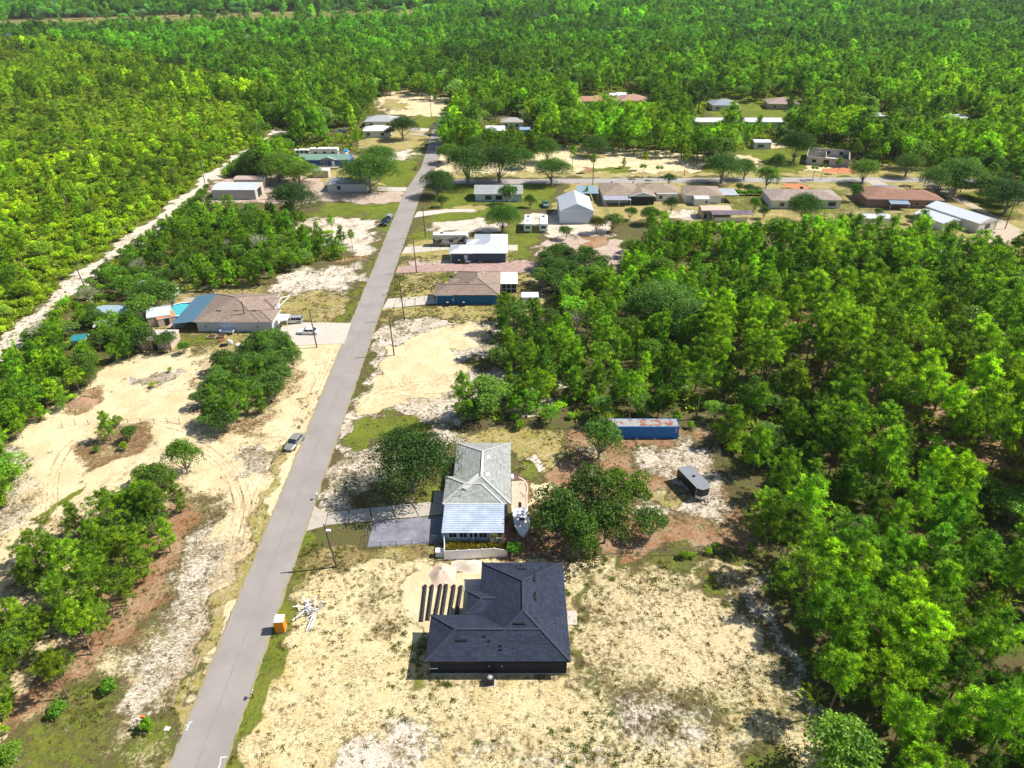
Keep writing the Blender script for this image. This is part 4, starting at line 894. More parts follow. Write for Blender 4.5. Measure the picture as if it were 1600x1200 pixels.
# ---------------------------------------------------------------- counted trees and the woods beyond
LAND = [(k, G(*p)) for k, p in {
 'the black-roofed house': (780, 960), 'the grey-roofed house': (750, 750), 'the blue container': (1005, 672), 'the black enclosed trailer': (1088, 755),
 'the round pool': (290, 485), 'the left brown-roofed house': (360, 485), 'the silver sedan': (460, 692), 'the portable toilet': (440, 972),
 'the brown-roofed blue house': (735, 450), 'the white-roofed house': (755, 388), 'the white metal garage': (897, 330), 'the tan-walled sheds': (1120, 335),
 'the pink-roofed house': (1250, 312), 'the brick house': (1400, 310), 'the white metal buildings': (1500, 335), 'the unfinished block building': (1295, 245),
 'the sand turning circle': (668, 590), 'the sandy fork': (330, 700), 'the fence corner': (1175, 840), 'the metal garage': (365, 298),
 'the green-roofed blue house': (510, 255), 'the end of the road': (690, 190), 'the small white shed': (828, 470), 'the bottom right corner': (1560, 1180),
 'the far right red clearing': (1540, 545), 'the thin pine island': (170, 690), 'the bare dead tree': (65, 530), 'the long white roof': (1160, 190),
 'the upper left field': (100, 200), 'the lower left corner': (20, 1180), 'the bend of the sandy track': (200, 385), 'the right edge pines': (1590, 760), 'the tall pine stand': (1380, 610), 'the yard fence': (1130, 740), 'the sand lot edge': (800, 560)}.items()]
ORD = ['nearest', 'second', 'third', 'fourth', 'fifth', 'sixth', 'seventh', 'eighth', 'ninth', 'tenth', 'eleventh', 'twelfth', 'thirteenth', 'fourteenth', 'fifteenth',
       'sixteenth', 'seventeenth', 'eighteenth', 'nineteenth', 'twentieth', 'twenty-first', 'twenty-second', 'twenty-third', 'twenty-fourth', 'twenty-fifth']
ORD += [f'{a}-{b}' for a in ('twenty', 'thirty', 'forty', 'fifty') for b in ('first', 'second', 'third', 'fourth', 'fifth', 'sixth', 'seventh', 'eighth', 'ninth')][5:]
COMP = ['straight right of', 'up and right of', 'straight behind', 'up and left of', 'straight left of', 'down and left of', 'straight in front of', 'down and right of']
kindname = {'pine': 'pine_tree', 'oak': 'oak_tree', 'shrub': 'shrub', 'palm': 'palm_tree'}
cand = {'pine': [], 'oak': [], 'shrub': [], 'palm': []}; rest = {'pine': [], 'oak': [], 'shrub': [], 'palm': []}
for t in TREES:
    kd = PROTO[t[3]]['kind']; sx, sy, d = project(t[0], t[1], t[2]*.6)
    vis = -15 < sx < 1615 and -15 < sy < 1215
    (cand if (vis or t[5]) else rest)[kd].append((t[2]/d * (9 if t[5] else 1), t))
LIMIT = {'pine': 285, 'oak': 285, 'shrub': 230, 'palm': 20}
def tone(t):
    g = t[4]; k = t[3]
    if k.startswith('dead'): return 'leafless grey'
    if k.startswith('palm'): return 'green'
    l = g[0] + g[1]
    if k.startswith('oak') or k.startswith('live'): return 'dark green' if l < 1.9 else ('greyish green' if g[2] > 1.5 else ('bright green' if l > 2.8 else 'green'))
    return 'dark green' if l < 1.6 else ('yellow-green' if l > 2.6 else ('bright green' if l > 2.0 else 'green'))
GN = {}
counts = {}
cats = {'pine': 'pine tree', 'oak': 'oak tree', 'shrub': 'shrub', 'palm': 'palm tree'}
for kd in cand:
    cand[kd].sort(key=lambda q: -q[0]); sel = [q[1] for q in cand[kd][:LIMIT[kd]]]; rest[kd] += cand[kd][LIMIT[kd]:]
    byset = {}
    for t in sel:
        if t[5]: continue
        nm, (lx, ly) = min(LAND, key=lambda q: (q[1][0]-t[0])**2 + (q[1][1]-t[1])**2); a = math.atan2(t[1]-ly, t[0]-lx); s = int(round(a / (math.pi/4))) % 8
        byset.setdefault((nm, s), []).append((math.hypot(t[0]-lx, t[1]-ly), t))
    for (nm, s), L_ in byset.items():
        L_.sort(key=lambda q: q[0])
        for j, (_, t) in enumerate(L_):
            hgt = 'tall ' if t[2] > 9 else ('low ' if t[2] < 2.2 else '')
            w = {'pine': 'pine', 'oak': 'oak', 'shrub': 'bush', 'palm': 'palm'}[kd]
            only = len(L_) == 1
            t[5] = f"{hgt}{tone(t)} {w}, " + (f"the only {w} {COMP[s]} {nm}" if only else f"{ORD[min(j, len(ORD) - 1)]} {w} {COMP[s]} {nm}")
    for t in sel:
        if t[5] and len(t[5].split()) > 15: t[5] = t[5].replace('tall ', '', 1).replace('low ', '', 1).replace('straight ', '', 1)
        P = PROTO[t[3]]; s = t[2] / P['h']; rz = random.uniform(0, 6.28); wv = s * random.uniform(.92, 1.12) * (t[6] if len(t) > 6 else 1)
        grp = {'pine': 'pines of the sandy woods', 'oak': 'oaks of the yards and woods', 'shrub': 'shrubs scattered on the sand', 'palm': 'palms by the cross road'}[kd]
        if kd == 'shrub':
            o = bpy.data.objects.new(kindname[kd], P['whole']); COL.objects.link(o); o.location = (t[0], t[1], 0); o.rotation_euler = (0, 0, rz); o.scale = (wv, wv, s)
            o['label'] = t[5]; o['category'] = cats[kd]; o['group'] = grp; o['tint'] = list(t[4]); continue
        root = thing(kindname[kd], t[5], cats[kd], (t[0], t[1], 0), rz, grp); root.scale = (wv, wv, s)
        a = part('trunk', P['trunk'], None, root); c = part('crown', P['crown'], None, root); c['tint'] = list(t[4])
def scatter(name, keys_, items, kind='stuff'):
    """one object of many instances: items = (x, y, z, rot, scale, keyindex, tint)"""
    if not items: return
    n = len(items); me = bpy.data.meshes.new(name); A = np.array([it[:3] for it in items], np.float32)
    me.vertices.add(n); me.vertices.foreach_set('co', A.ravel())
    at = me.attributes.new('turn', 'FLOAT_VECTOR', 'POINT'); B_ = np.zeros((n, 3), np.float32); B_[:, 2] = [it[3] for it in items]; at.data.foreach_set('vector', B_.ravel())
    at = me.attributes.new('size', 'FLOAT_VECTOR', 'POINT'); at.data.foreach_set('vector', np.array([it[4] for it in items], np.float32).ravel())
    at = me.attributes.new('pick', 'INT', 'POINT'); at.data.foreach_set('value', np.array([it[5] for it in items], np.int32))
    at = me.attributes.new('tint', 'FLOAT_VECTOR', 'POINT'); at.data.foreach_set('vector', np.array([it[6] for it in items], np.float32).ravel())
    ob = bpy.data.objects.new(name, me); COL.objects.link(ob); ob['kind'] = kind
    ng = bpy.data.node_groups.new(name + '_scatter', 'GeometryNodeTree')
    ng.interface.new_socket('Geometry', in_out='INPUT', socket_type='NodeSocketGeometry'); ng.interface.new_socket('Geometry', in_out='OUTPUT', socket_type='NodeSocketGeometry')
    gi = ng.nodes.new('NodeGroupInput'); go = ng.nodes.new('NodeGroupOutput'); ip = ng.nodes.new('GeometryNodeInstanceOnPoints')
    jn = ng.nodes.new('GeometryNodeJoinGeometry')
    for k in reversed(keys_):
        po = bpy.data.objects.new('seedling_' + k, PROTO[k]['whole']); oi = ng.nodes.new('GeometryNodeObjectInfo'); oi.inputs['Object'].default_value = po; oi.inputs['As Instance'].default_value = True
        ng.links.new(oi.outputs['Geometry'], jn.inputs[0])
    mp = ng.nodes.new('GeometryNodeMeshToPoints'); ng.links.new(gi.outputs[0], mp.inputs[0]); ng.links.new(mp.outputs[0], ip.inputs['Points'])
    ng.links.new(jn.outputs[0], ip.inputs['Instance']); ip.inputs['Pick Instance'].default_value = True
    def attr(nm, ty):
        a = ng.nodes.new('GeometryNodeInputNamedAttribute'); a.data_type = ty; a.inputs['Name'].default_value = nm; return a.outputs['Attribute']
    ng.links.new(attr('pick', 'INT'), ip.inputs['Instance Index'])
    er = ng.nodes.new('FunctionNodeEulerToRotation'); ng.links.new(attr('turn', 'FLOAT_VECTOR'), er.inputs[0]); ng.links.new(er.outputs[0], ip.inputs['Rotation'])
    ng.links.new(attr('size', 'FLOAT_VECTOR'), ip.inputs['Scale']); ng.links.new(ip.outputs[0], go.inputs[0])
    md_ = ob.modifiers.new('scatter', 'NODES'); md_.node_group = ng; return ob
stuffname = {'pine': 'pine_woods', 'oak': 'oak_woods', 'shrub': 'scrub_undergrowth', 'palm': 'palm_fronds'}
for kd in rest:
    ks = [k for k in PROTO if PROTO[k].get('kind') == kd]; its = []
    for _, t in rest[kd]:
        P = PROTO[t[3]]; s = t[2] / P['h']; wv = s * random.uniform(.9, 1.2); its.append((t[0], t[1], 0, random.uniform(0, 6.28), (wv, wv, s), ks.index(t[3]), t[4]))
    if its: scatter(stuffname[kd], ks, its)
print('TREES', {k: (len(cand[k]), len(rest[k])) for k in rest})

# ground cover: palmettos in the woods and field, weeds and dry stalks on the sand
def sample(n, y0, y1):
    y = np.sqrt(RNG.uniform(y0**2, y1**2, n)); x = RNG.uniform(-1, 1, n) * (0.78 * y + 15); return x, y
def at_weights(x, y):
    i = np.clip(np.searchsorted(gx, x), 0, nx-1); j = np.clip(np.searchsorted(gy, y), 0, ny-1); return W[:, j*nx + i]
x, y = sample(150000, 36, 520); w = at_weights(x, y); tot = w[[TAN, WHITE, YEL, DRY, PINK]].sum(0)
cl = np.zeros(len(x), bool)
for c in clear: cl |= inside(c, x, y)
sel = (~cl) & (tot < .3) & (segdist(track_pts, x, y, False) > 2.5) & (vnoise(x, y, 5, 9) + RNG.uniform(-.3, .3, len(x)) > .45); sel &= ~((np.abs(x + 33.9) < 5) & (y < 400))
fz = inside(Z_field, x, y); sel &= fz | (RNG.uniform(0, 1, len(x)) < .35)
idx = np.where(sel)[0][:26000]
scatter('palmetto_undergrowth', ['palmetto0', 'palmetto1', 'palmetto2'], [(x[i], y[i], 0, random.uniform(0, 6.28), (s := random.uniform(.7, 1.6), s, s*.9), i % 3, ((.95, 1.1, .8) if fz[i] else (.9, 1.0, .9))) for i in idx])
def cover(name, key, n, y0, y1, prob, smin, smax, tint):
    x, y = sample(n, y0, y1); w = at_weights(x, y); p = prob(w, x, y); s = (RNG.uniform(0, 1, n) < p) & ~((np.abs(x + 33.4 + (y-43)*.008) < 3.3))
    for q in NOGRASS: s &= ~inside(q, x, y)
    ks = [k for k in PROTO if k.startswith(key)]
    scatter(name, ks, [(x[i], y[i], 0.0, random.uniform(0, 6.28), (q := random.uniform(smin, smax), q, q*random.uniform(.5, 1)), i % len(ks), tint) for i in np.where(s)[0]])
NOGRASS = [GP(p) for p in ([(672, 1058), (888, 1054), (880, 888), (650, 905)], [(695, 850), (800, 850), (798, 700), (715, 700)], [(475, 832), (694, 803), (676, 784), (490, 795)],
    [(574, 855), (694, 848), (694, 806), (583, 815)], [(640, 1000), (640, 890), (755, 885), (750, 1000)], [(436, 541), (538, 537), (549, 505), (438, 505)], [(560, 650), (600, 540), (760, 510), (740, 590), (640, 640)])]
cover('weeds', 'weed', 260000, 38, 190, lambda w, x, y: np.clip(w[YEL]*.40 + w[DRY]*.55 + w[GREEN]*.6 + w[WHITE]*.16 + w[RED]*.2, 0, .8) * (vnoise(x, y, 1.8, 21) > .4) * np.clip((vnoise(x, y, 13, 25)*.6 + vnoise(x, y, 5, 26)*.4)**2 * 3.6 - .25, .06, 1.5), .25, .85, (.75, .62, .8))
cover('dry_stalks', 'litter', 130000, 38, 190, lambda w, x, y: np.clip(w[SPECK]*.7, 0, .8) * (vnoise(x, y, 1.7, 31) > .5) * (w[TAN] < .85), .35, 1.1, (1, 1, 1))
x, y = sample(9000, 40, 170); w = at_weights(x, y); s = (w[YEL] + w[DRY]*.6 + w[WHITE]*.4 > .5) & (vnoise(x, y, 11, 41) > .68)
for q in NOGRASS: s &= ~inside(q, x, y)
s &= ~(np.abs(x + 33.4) < 4.2)
scatter('weed_clumps', ['palmetto0', 'palmetto1', 'weed2'], [(x[i], y[i], 0, random.uniform(0, 6.28), (q := random.uniform(.15, .42), q, q*.6), i % 3, (.42, .48, .6)) for i in np.where(s)[0][:900]])
# ---------------------------------------------------------------- buildings
TR = mat('trim_white', (0.78, 0.77, 0.74), 0.6, var=0.04)
GLASS = mat('window_glass', (0.03, 0.035, 0.045), 0.12, spec=0.6, var=0.2)
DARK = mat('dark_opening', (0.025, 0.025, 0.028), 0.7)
def roof_solid(mb, r, ax, kind, ez, pitch, under=0.0):
    x0, x1, y0, y1 = r
    if ax == 'y': # ridge runs along y
        hw = (x1-x0)/2; rz = ez + hw*pitch; ya, yb = (y0+hw, y1-hw) if kind == 'hip' else (y0, y1); ya, yb = min(ya, (y0+y1)/2), max(yb, (y0+y1)/2)
        cxx = (x0+x1)/2; v = [(x0,y0,ez),(x1,y0,ez),(x1,y1,ez),(x0,y1,ez),(cxx,ya,rz),(cxx,yb,rz)]
        f = [(0,1,4),(1,2,5,4),(2,3,5),(3,0,4,5),(0,3,2,1)]; ridge = [(v[4], v[5])]; hips = [(v[0],v[4]),(v[1],v[4]),(v[2],v[5]),(v[3],v[5])]
    else:
        hw = (y1-y0)/2; rz = ez + hw*pitch; xa, xb = (x0+hw, x1-hw) if kind == 'hip' else (x0, x1); xa, xb = min(xa, (x0+x1)/2), max(xb, (x0+x1)/2)
        cyy = (y0+y1)/2; v = [(x0,y0,ez),(x1,y0,ez),(x1,y1,ez),(x0,y1,ez),(xa,cyy,rz),(xb,cyy,rz)]
        f = [(0,1,5,4),(1,2,5),(2,3,4,5),(3,0,4),(0,3,2,1)]; ridge = [(v[4], v[5])]; hips = [(v[0],v[4]),(v[3],v[4]),(v[1],v[5]),(v[2],v[5])]
    mb.add(v, f); return ridge + (hips if kind == 'hip' else []), rz
def metal_ribs(mb, r, ax, kind, ez, pitch, step=0.45):
    x0, x1, y0, y1 = r
    if ax == 'y': hw = (x1-x0)/2
    else: hw = (y1-y0)/2
    def line(a0, a1, fn):
        t = a0 + step/2
        while t < a1:
            run = min(hw, t-a0, a1-t) if kind == 'hip' else hw
            if run > .3: mb.bar(*fn(t, run), 0.05, 0.05)
            t += step
    e = 0.02
    if ax == 'x':
        line(x0, x1, lambda t, q: ((t, y0, ez+e), (t, y0+q, ez+q*pitch+e))); line(x0, x1, lambda t, q: ((t, y1, ez+e), (t, y1-q, ez+q*pitch+e)))
        if kind == 'hip':
            for s, xx in ((1, x0), (-1, x1)):
                t = y0 + step/2
                while t < y1:
                    q = min(t-y0, y1-t)
                    if q > .3: mb.bar((xx, t, ez+e), (xx+s*q, t, ez+q*pitch+e), .05, .05)
                    t += step
    else:
        line(y0, y1, lambda t, q: ((x0, t, ez+e), (x0+q, t, ez+q*pitch+e))); line(y0, y1, lambda t, q: ((x1, t, ez+e), (x1-q, t, ez+q*pitch+e)))
        if kind == 'hip':
            for s, yy in ((1, y0), (-1, y1)):
                t = x0 + step/2
                while t < x1:
                    q = min(t-x0, x1-t)
                    if q > .3: mb.bar((t, yy, ez+e), (t, yy+s*q, ez+q*pitch+e), .05, .05)
                    t += step
def caps(mb, lines, w=0.3, seg=0.33, rough=0.02):
    for a, b_ in lines:
        a = Vector(a); b_ = Vector(b_); n = max(1, int((b_-a).length / seg))
        for i in range(n):
            p = a + (b_-a)*(i/n); q = a + (b_-a)*((i+0.92)/n); u = random.uniform(0, rough); mb.bar(p + Vector((0, 0, .03+u)), q + Vector((0, 0, .045+u)), w, .05)
def house(name, label, cat, blocks, wall_m, roof_m, loc=None, rot=0, ez=2.7, pitch=0.4, over=0.45, trim=TR, metal=False, cap_m=None, group=None, wall_h=None):
    """blocks: (x0, x1, y0, y1, ridge axis, hip|gable) as eave outlines"""
    local = loc is not None
    if loc is None:
        loc = ((blocks[0][0]+blocks[0][1])/2, (blocks[0][2]+blocks[0][3])/2, 0)
    H_ = thing(name, label, cat, loc, rot, group); ORG[H_.name] = (0, 0, 0) if local else tuple(loc); wm, rm, fm, cm, gm_, rb_ = MB(), MB(), MB(), MB(), MB(), MB()
    for i, (x0, x1, y0, y1, ax, kd) in enumerate(blocks):
        dz = -0.010*i; o = over + 0.006*i; e = ez + dz
        wm.box(x0+o, x1-o, y0+o, y1-o, -0.05, e-0.06)
        ln, rz = roof_solid(rm, (x0, x1, y0, y1), ax, kd, e, pitch); caps(cm, ln if cap_m else [])
        fm.box(x0+.012, x1-.012, y0+.012, y1-.012, e-.19, e-.012)
        if kd == 'gable':
            hw = ((x1-x0) if ax == 'y' else (y1-y0))/2 - .03; ov = .16
            for s in (0, 1):
                if ax == 'y':
                    yy = (y0-.004) if s == 0 else (y1+.004); c_ = (x0+x1)/2; q = [(c_-hw, yy, e), (c_+hw, yy, e), (c_, yy, e+hw*pitch)]
                else:
                    xx = (x0-.004) if s == 0 else (x1+.004); c_ = (y0+y1)/2; q = [(xx, c_-hw, e), (xx, c_+hw, e), (xx, c_, e+hw*pitch)]
                gm_.quad(*(q if (s == 0) == (ax == 'y') else q[::-1]))
        if metal: metal_ribs(rb_, (x0, x1, y0, y1), ax, kd, e, pitch)
    part('wall', wm, wall_m, H_); R_ = part('roof', rm, roof_m, H_); part('fascia', fm, trim, H_)
    if cm.v: part('ridge_cap', cm, cap_m, R_)
    if gm_.v: part('gable', gm_, wall_m, H_)
    if rb_.v: part('roof_rib', rb_, roof_m, R_, kind='stuff')
    return H_, R_
def window(parent, x, y, z, w, h, face, frame=TR, glass=GLASS, grid_=False, name='window'):
    """on a wall plane at x or y; face is the outward direction"""
    t = .07; fr = MB(); pn = MB()
    def bx(mb, a0, a1, z0, z1, d0, d1):
        if face == '-y': mb.box(x+a0, x+a1, y-d1, y-d0, z+z0, z+z1)
        elif face == '+y': mb.box(x+a0, x+a1, y+d0, y+d1, z+z0, z+z1)
        elif face == '-x': mb.box(x-d1, x-d0, y+a0, y+a1, z+z0, z+z1)
        else: mb.box(x+d0, x+d1, y+a0, y+a1, z+z0, z+z1)
    bx(fr, -w/2-t, -w/2, -t, h+t, .0, .07); bx(fr, w/2, w/2+t, -t, h+t, .0, .07); bx(fr, -w/2, w/2, -t, 0, .0, .075); bx(fr, -w/2, w/2, h, h+t, .0, .075)
    if grid_: bx(fr, -.02, .02, 0, h, .03, .06)
    bx(pn, -w/2, w/2, 0, h, .003, .03); f = part(name, fr, frame, parent); part('pane', pn, glass, f); return f
def panel(parent, name, x, y, z, w, h, face, m, d=.05):
    mb = MB()
    if face == '-y': mb.box(x-w/2, x+w/2, y-d, y-.002, z, z+h)
    elif face == '+y': mb.box(x-w/2, x+w/2, y+.002, y+d, z, z+h)
    elif face == '-x': mb.box(x-d, x-.002, y-w/2, y+w/2, z, z+h)
    else: mb.box(x+.002, x+d, y-w/2, y+w/2, z, z+h)
    return part(name, mb, m, parent)
def awning(parent, name, x0, x1, y0, y1, z0, z1, m, slope='y', ribs=True, posts=(), t=.05, post_m=TR, step=.32):
    """a single sloping sheet: z0 at the first edge, z1 at the far edge"""
    mb = MB()
    if slope == 'y': vs = [(x0,y0,z0),(x1,y0,z0),(x1,y1,z1),(x0,y1,z1)]
    else: vs = [(x0,y0,z0),(x1,y0,z1),(x1,y1,z1),(x0,y1,z0)]
    mb.add([(a, b_, c-t) for a, b_, c in vs] + vs, [(0,3,2,1),(4,5,6,7),(0,1,5,4),(1,2,6,5),(2,3,7,6),(3,0,4,7)])
    if ribs:
        if slope == 'y':
            n = int((y1-y0)/step)
            if ribs == 'across':
                for i in range(1, n): tt = i/n; mb.bar((x0, y0+(y1-y0)*tt, z0+(z1-z0)*tt+.02), (x1, y0+(y1-y0)*tt, z0+(z1-z0)*tt+.02), .09, .06)
            else:
                n = int((x1-x0)/step)
                for i in range(1, n): xx = x0+(x1-x0)*i/n; mb.bar((xx, y0, z0+.02), (xx, y1, z1+.02), .06, .05)
        else:
            n = int((y1-y0)/step)
            for i in range(1, n): yy = y0+(y1-y0)*i/n; mb.bar((x0, yy, z0+.02), (x1, yy, z1+.02), .06, .05)
    o = part(name, mb, m, parent)
    for (px_, py_) in posts: part('post', MB().box(px_-.06, px_+.06, py_-.06, py_+.06, 0, min(z0, z1)-t-.003), post_m, parent)
    return o
def roof_vent(parent, x, y, z, w, d, m, tilt=0.12):
    part('roof_vent', MB().add([(x-w/2, y-d/2, z-.05), (x+w/2, y-d/2, z-.05), (x+w/2, y+d/2, z-.05), (x-w/2, y+d/2, z-.05), (x-w/2+.03, y-d/2+.03, z+tilt), (x+w/2-.03, y-d/2+.03, z+tilt), (x+w/2-.03, y+d/2-.03, z+tilt), (x-w/2+.03, y+d/2-.03, z+tilt)],
        [(0,3,2,1),(4,5,6,7),(0,1,5,4),(1,2,6,5),(2,3,7,6),(3,0,4,7)]), m, parent)
def pipe(parent, x, y, z, r, h, m, name='vent_pipe'): part(name, MB().tube([(x, y, z-.2), (x, y, z+h)], r, 8), m, parent)

# 1 the new black-roofed house
sh_black = shingle_mat('shingles_black', (0.030, 0.038, 0.064), 0.4, 0.3); cap_black = mat('cap_black', (0.040, 0.046, 0.066), 0.9, var=0.3, scale=4)
w_navy = mat('wall_navy', (0.010, 0.013, 0.026), 0.75, var=0.06); blk = mat('black_metal', (0.015, 0.015, 0.018), 0.5); galv = mat('galvanised', (0.45, 0.46, 0.48), 0.4, 0.6)
h1, r1 = house('house', 'new house with large black shingle roof and dark navy walls on the pale sandy lot', 'house',
    [(-4.1, 6.9, 54.0, 69.75, 'y', 'hip'), (-10.15, 6.86, 54.0, 60.85, 'x', 'hip'), (-5.75, 3.0, 60.9, 64.75, 'x', 'hip')], w_navy, sh_black, ez=2.8, pitch=0.44, over=.4, trim=blk, cap_m=cap_black)
zr = lambda y: 2.8 + (y-54.0)*.44
for x, y, w, d in ((-6.0, 56.2, 1.3, .32), (0.9, 58.0, 1.3, .32)): roof_vent(h1, x, y, zr(y), w, d, blk, .17)
for y in (62.2, 65.3): roof_vent(h1, 2.9, y, 2.8+(6.9-2.9)*.44, .32, 1.3, blk, .17)
roof_vent(h1, 1.3, 67.6, 2.8+(69.75-67.6)*.44, 1.2, .3, blk, .15)
for x, y in ((-2.7, 56.1), (-1.3, 55.6), (-1.3, 55.2), (-3.3, 56.6)): pipe(h1, x, y, zr(y), .09, .3, blk)
for x, y in ((1.2, 68.6), (.6, 68.3), (3.9, 68.0)): pipe(h1, x, y, 2.8+(69.75-y)*.44, .07, .28, blk)
panel(h1, 'power_stub', -9.3, 54.40, .95, .95, .14, '-y', TR, .03)
for x in (-2.7, -1.2): panel(h1, 'wall_lamp', x, 54.40, 1.35, .12, .14, '-y', TR)
panel(h1, 'foundation', -1.5, 54.40, -.02, 16.3, .16, '-y', mat('foundation_grey', (.42, .40, .37), .9), .035)
window(h1, 6.46, 62.8, .1, 1.8, 2.0, '+x', TR, GLASS, True, 'sliding_door'); window(h1, 6.46, 66.8, .9, 1.2, 1.2, '+x'); window(h1, 6.46, 57.6, .9, 1.2, 1.2, '+x')
window(h1, -9.76, 57.4, .05, 4.8, 2.2, '-x', TR, TR, False, 'garage_door'); window(h1, -3.7, 67.3, .9, 1.6, 1.3, '-x'); window(h1, -5.3, 62.8, .05, .95, 2.1, '-x', TR, mat('door_brown', (.10, .05, .03), .6), False, 'front_door')

# 2 the grey-roofed house
sh_grey = shingle_mat('shingles_grey', (0.30, 0.315, 0.30), 0.8, 0.14); cap_pale = mat('cap_pale', (0.47, 0.48, 0.46), 0.85, var=0.1, scale=3)
w_aqua = mat('wall_aqua', (0.40, 0.52, 0.57), 0.8, var=0.05); alu = mat('aluminium_sheet', (0.50, 0.57, 0.68), 0.38, 0.25, var=0.22, scale=0.5); whitem = mat('white_paint', (0.80, 0.80, 0.79), 0.5, var=0.04)
h2, r2 = house('house', 'older house with grey shingle hip roof and ribbed metal porch roof behind a white fence', 'house',
    [(-9.25, -0.2, 81.9, 97.3, 'y', 'hip'), (-10.45, -1.4, 81.9, 88.4, 'x', 'hip')], w_aqua, sh_grey, ez=2.7, pitch=0.36, over=.45, cap_m=cap_pale)
part('ridge_vent', MB().box(-4.86, -4.58, 86.6, 92.4, 4.3, 4.46), whitem, h2)
for y in (91.6, 87.2): roof_vent(h2, -3.8, y, 2.7+3.6*.36, .55, .9, whitem, .12)
pipe(h2, -2.9, 86.0, 3.7, .08, .35, whitem); pipe(h2, -1.8, 90.4, 3.3, .05, .25, blk)
part('patch_strip', MB().bar((-7.4, 84.2, 3.66), (-5.0, 86.9, 4.18), 1.0, .05), cap_pale, h2)
an = MB(); an.bar((-7.6, 83.2, 3.3), (-7.6, 83.2, 4.3), .05); an.bar((-8.3, 83.2, 4.25), (-6.9, 83.2, 4.25), .05); an.bar((-7.0, 82.9, 4.3), (-7.0, 83.6, 4.3), .05); part('antenna', an, blk, h2)
awning(h2, 'porch_roof', -10.15, -1.15, 76.0, 81.88, 2.35, 2.62, alu, 'y', 'across', [(-10.0, 76.2), (-5.6, 76.2), (-1.3, 76.2)], step=.42)
part('porch_wall', MB().box(-10.0, -3.2, 76.75, 81.9, -.02, 2.28), w_aqua, h2)
for i, x in enumerate((-8.6, -7.1, -5.6, -4.2)): window(h2, x, 76.75, .75, 1.1, 1.1, '-y', TR, GLASS, True)
rl = MB()
for i in range(15): rl.box(-3.1+i*.14, -3.06+i*.14, 76.35, 76.39, .05, .95)
rl.bar((-3.1, 76.37, .95), (-1.1, 76.37, .95), .06); rl.bar((-3.1, 76.37, .12), (-1.1, 76.37, .12), .05); part('railing', rl, whitem, h2)
part('gutter', MB().box(-10.42, -.95, 81.75, 81.87, 2.62, 2.72), TR, h2)
window(h2, -.66, 94, .9, 1.5, 1.1, '+x'); window(h2, -.66, 90, .9, 1.5, 1.1, '+x'); window(h2, -.66, 86, .1, 1.8, 2, '+x', TR, GLASS, True, 'sliding_door'); window(h2, -8.8, 93, .9, 1.8, 1.2, '-x'); window(h2, -9.99, 85.1, .05, 4.6, 2.1, '-x', TR, whitem, False, 'garage_door')

# 3 left house with the blue patio roof
sh_brown = shingle_mat('shingles_brown', (0.27, 0.205, 0.165), 0.75, 0.1); cap_brown = mat('cap_brown', (0.28, 0.215, 0.175), 0.9, var=0.2, scale=3); w_lilac = mat('wall_pale', (0.56, 0.57, 0.66), 0.8, var=0.04)
h3, r3 = house('house', 'brown hip-roofed house with blue metal patio roof beside a round pool, left of the road', 'house',
    [(-71.4, -56.2, 143.0, 158.2, 'x', 'hip'), (-66.0, -53.6, 143.04, 150.0, 'x', 'hip'), (-60.6, -55.2, 150.4, 155.8, 'y', 'hip')], w_lilac, sh_brown, ez=2.7, pitch=.34, cap_m=cap_brown)
blue_sheet = mat('blue_sheet', (0.15, 0.28, 0.38), 0.5, 0.2, var=0.12)
awning(h3, 'patio_roof', -76.3, -71.3, 143.0, 158.2, 2.2, 2.78, blue_sheet, 'x', True, [(-76.1, 143.3), (-76.1, 150), (-76.1, 157.8)])
for x in (-66.6, -62.6, -58.7): roof_vent(h3, x, 146.3, 2.7+3.3*.34, 1.2, .3, blk, .1)
for x, y in ((-64, 151.8), (-63.2, 153.2)): pipe(h3, x, y, 5.0, .08, .3, blk)
for x in (-69, -57.4): panel(h3, 'wall_box', x, 143.44, .9, .5, .7, '-y', mat('box_grey', (.35, .36, .38), .5))
window(h3, -54.0, 146.6, .05, 4.6, 2.2, '+x', TR, whitem, False, 'garage_door')
# the raised white roof ladder / antenna frame and carport canopy edge
fr_ = MB(); fr_.bar((-54.4, 150.2, 2.8), (-53.2, 156.5, 3.0), .12); fr_.bar((-53.2, 156.5, 3.0), (-54.0, 151.6, 4.6), .12); fr_.bar((-54.0, 151.6, 4.6), (-54.4, 150.2, 2.8), .12); part('roof_ladder', fr_, whitem, h3)
cn = thing('canopy', 'small white canopy between the left brown house and the silver car', 'canopy', (-51.5, 147.5, 0)); awning(cn, 'canopy_roof', -53.3, -50.8, 144.6, 147.4, 2.3, 2.5, whitem, 'y', False, [(-53.1, 144.8), (-51.0, 144.8), (-51.0, 147.2), (-53.1, 147.2)])

# 4 blue walls, brown roof
w_blue = mat('wall_blue', (0.012, 0.125, 0.29), 0.7, var=0.05)
h4, r4 = house('house', 'bright blue walled house with brown hip roof and white patio roof on its right end', 'house',
    [(-14.2, -2.9, 157.4, 172.1, 'y', 'hip'), (-18.8, -2.94, 157.4, 164.3, 'x', 'hip'), (-16.0, -8, 164.6, 168.4, 'x', 'hip')], w_blue, sh_brown, ez=2.7, pitch=.40, cap_m=cap_brown)
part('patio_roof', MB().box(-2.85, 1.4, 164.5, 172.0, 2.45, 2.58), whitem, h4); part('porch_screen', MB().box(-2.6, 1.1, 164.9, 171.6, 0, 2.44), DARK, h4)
fr_ = MB()
for x in (-2.6, -1.4, -.2, 1.1): fr_.box(x-.05, x+.05, 164.78, 164.9, 0, 2.44)
fr_.box(-2.6, 1.1, 164.8, 164.88, 1.0, 1.08); part('screen_frame', fr_, TR, h4)
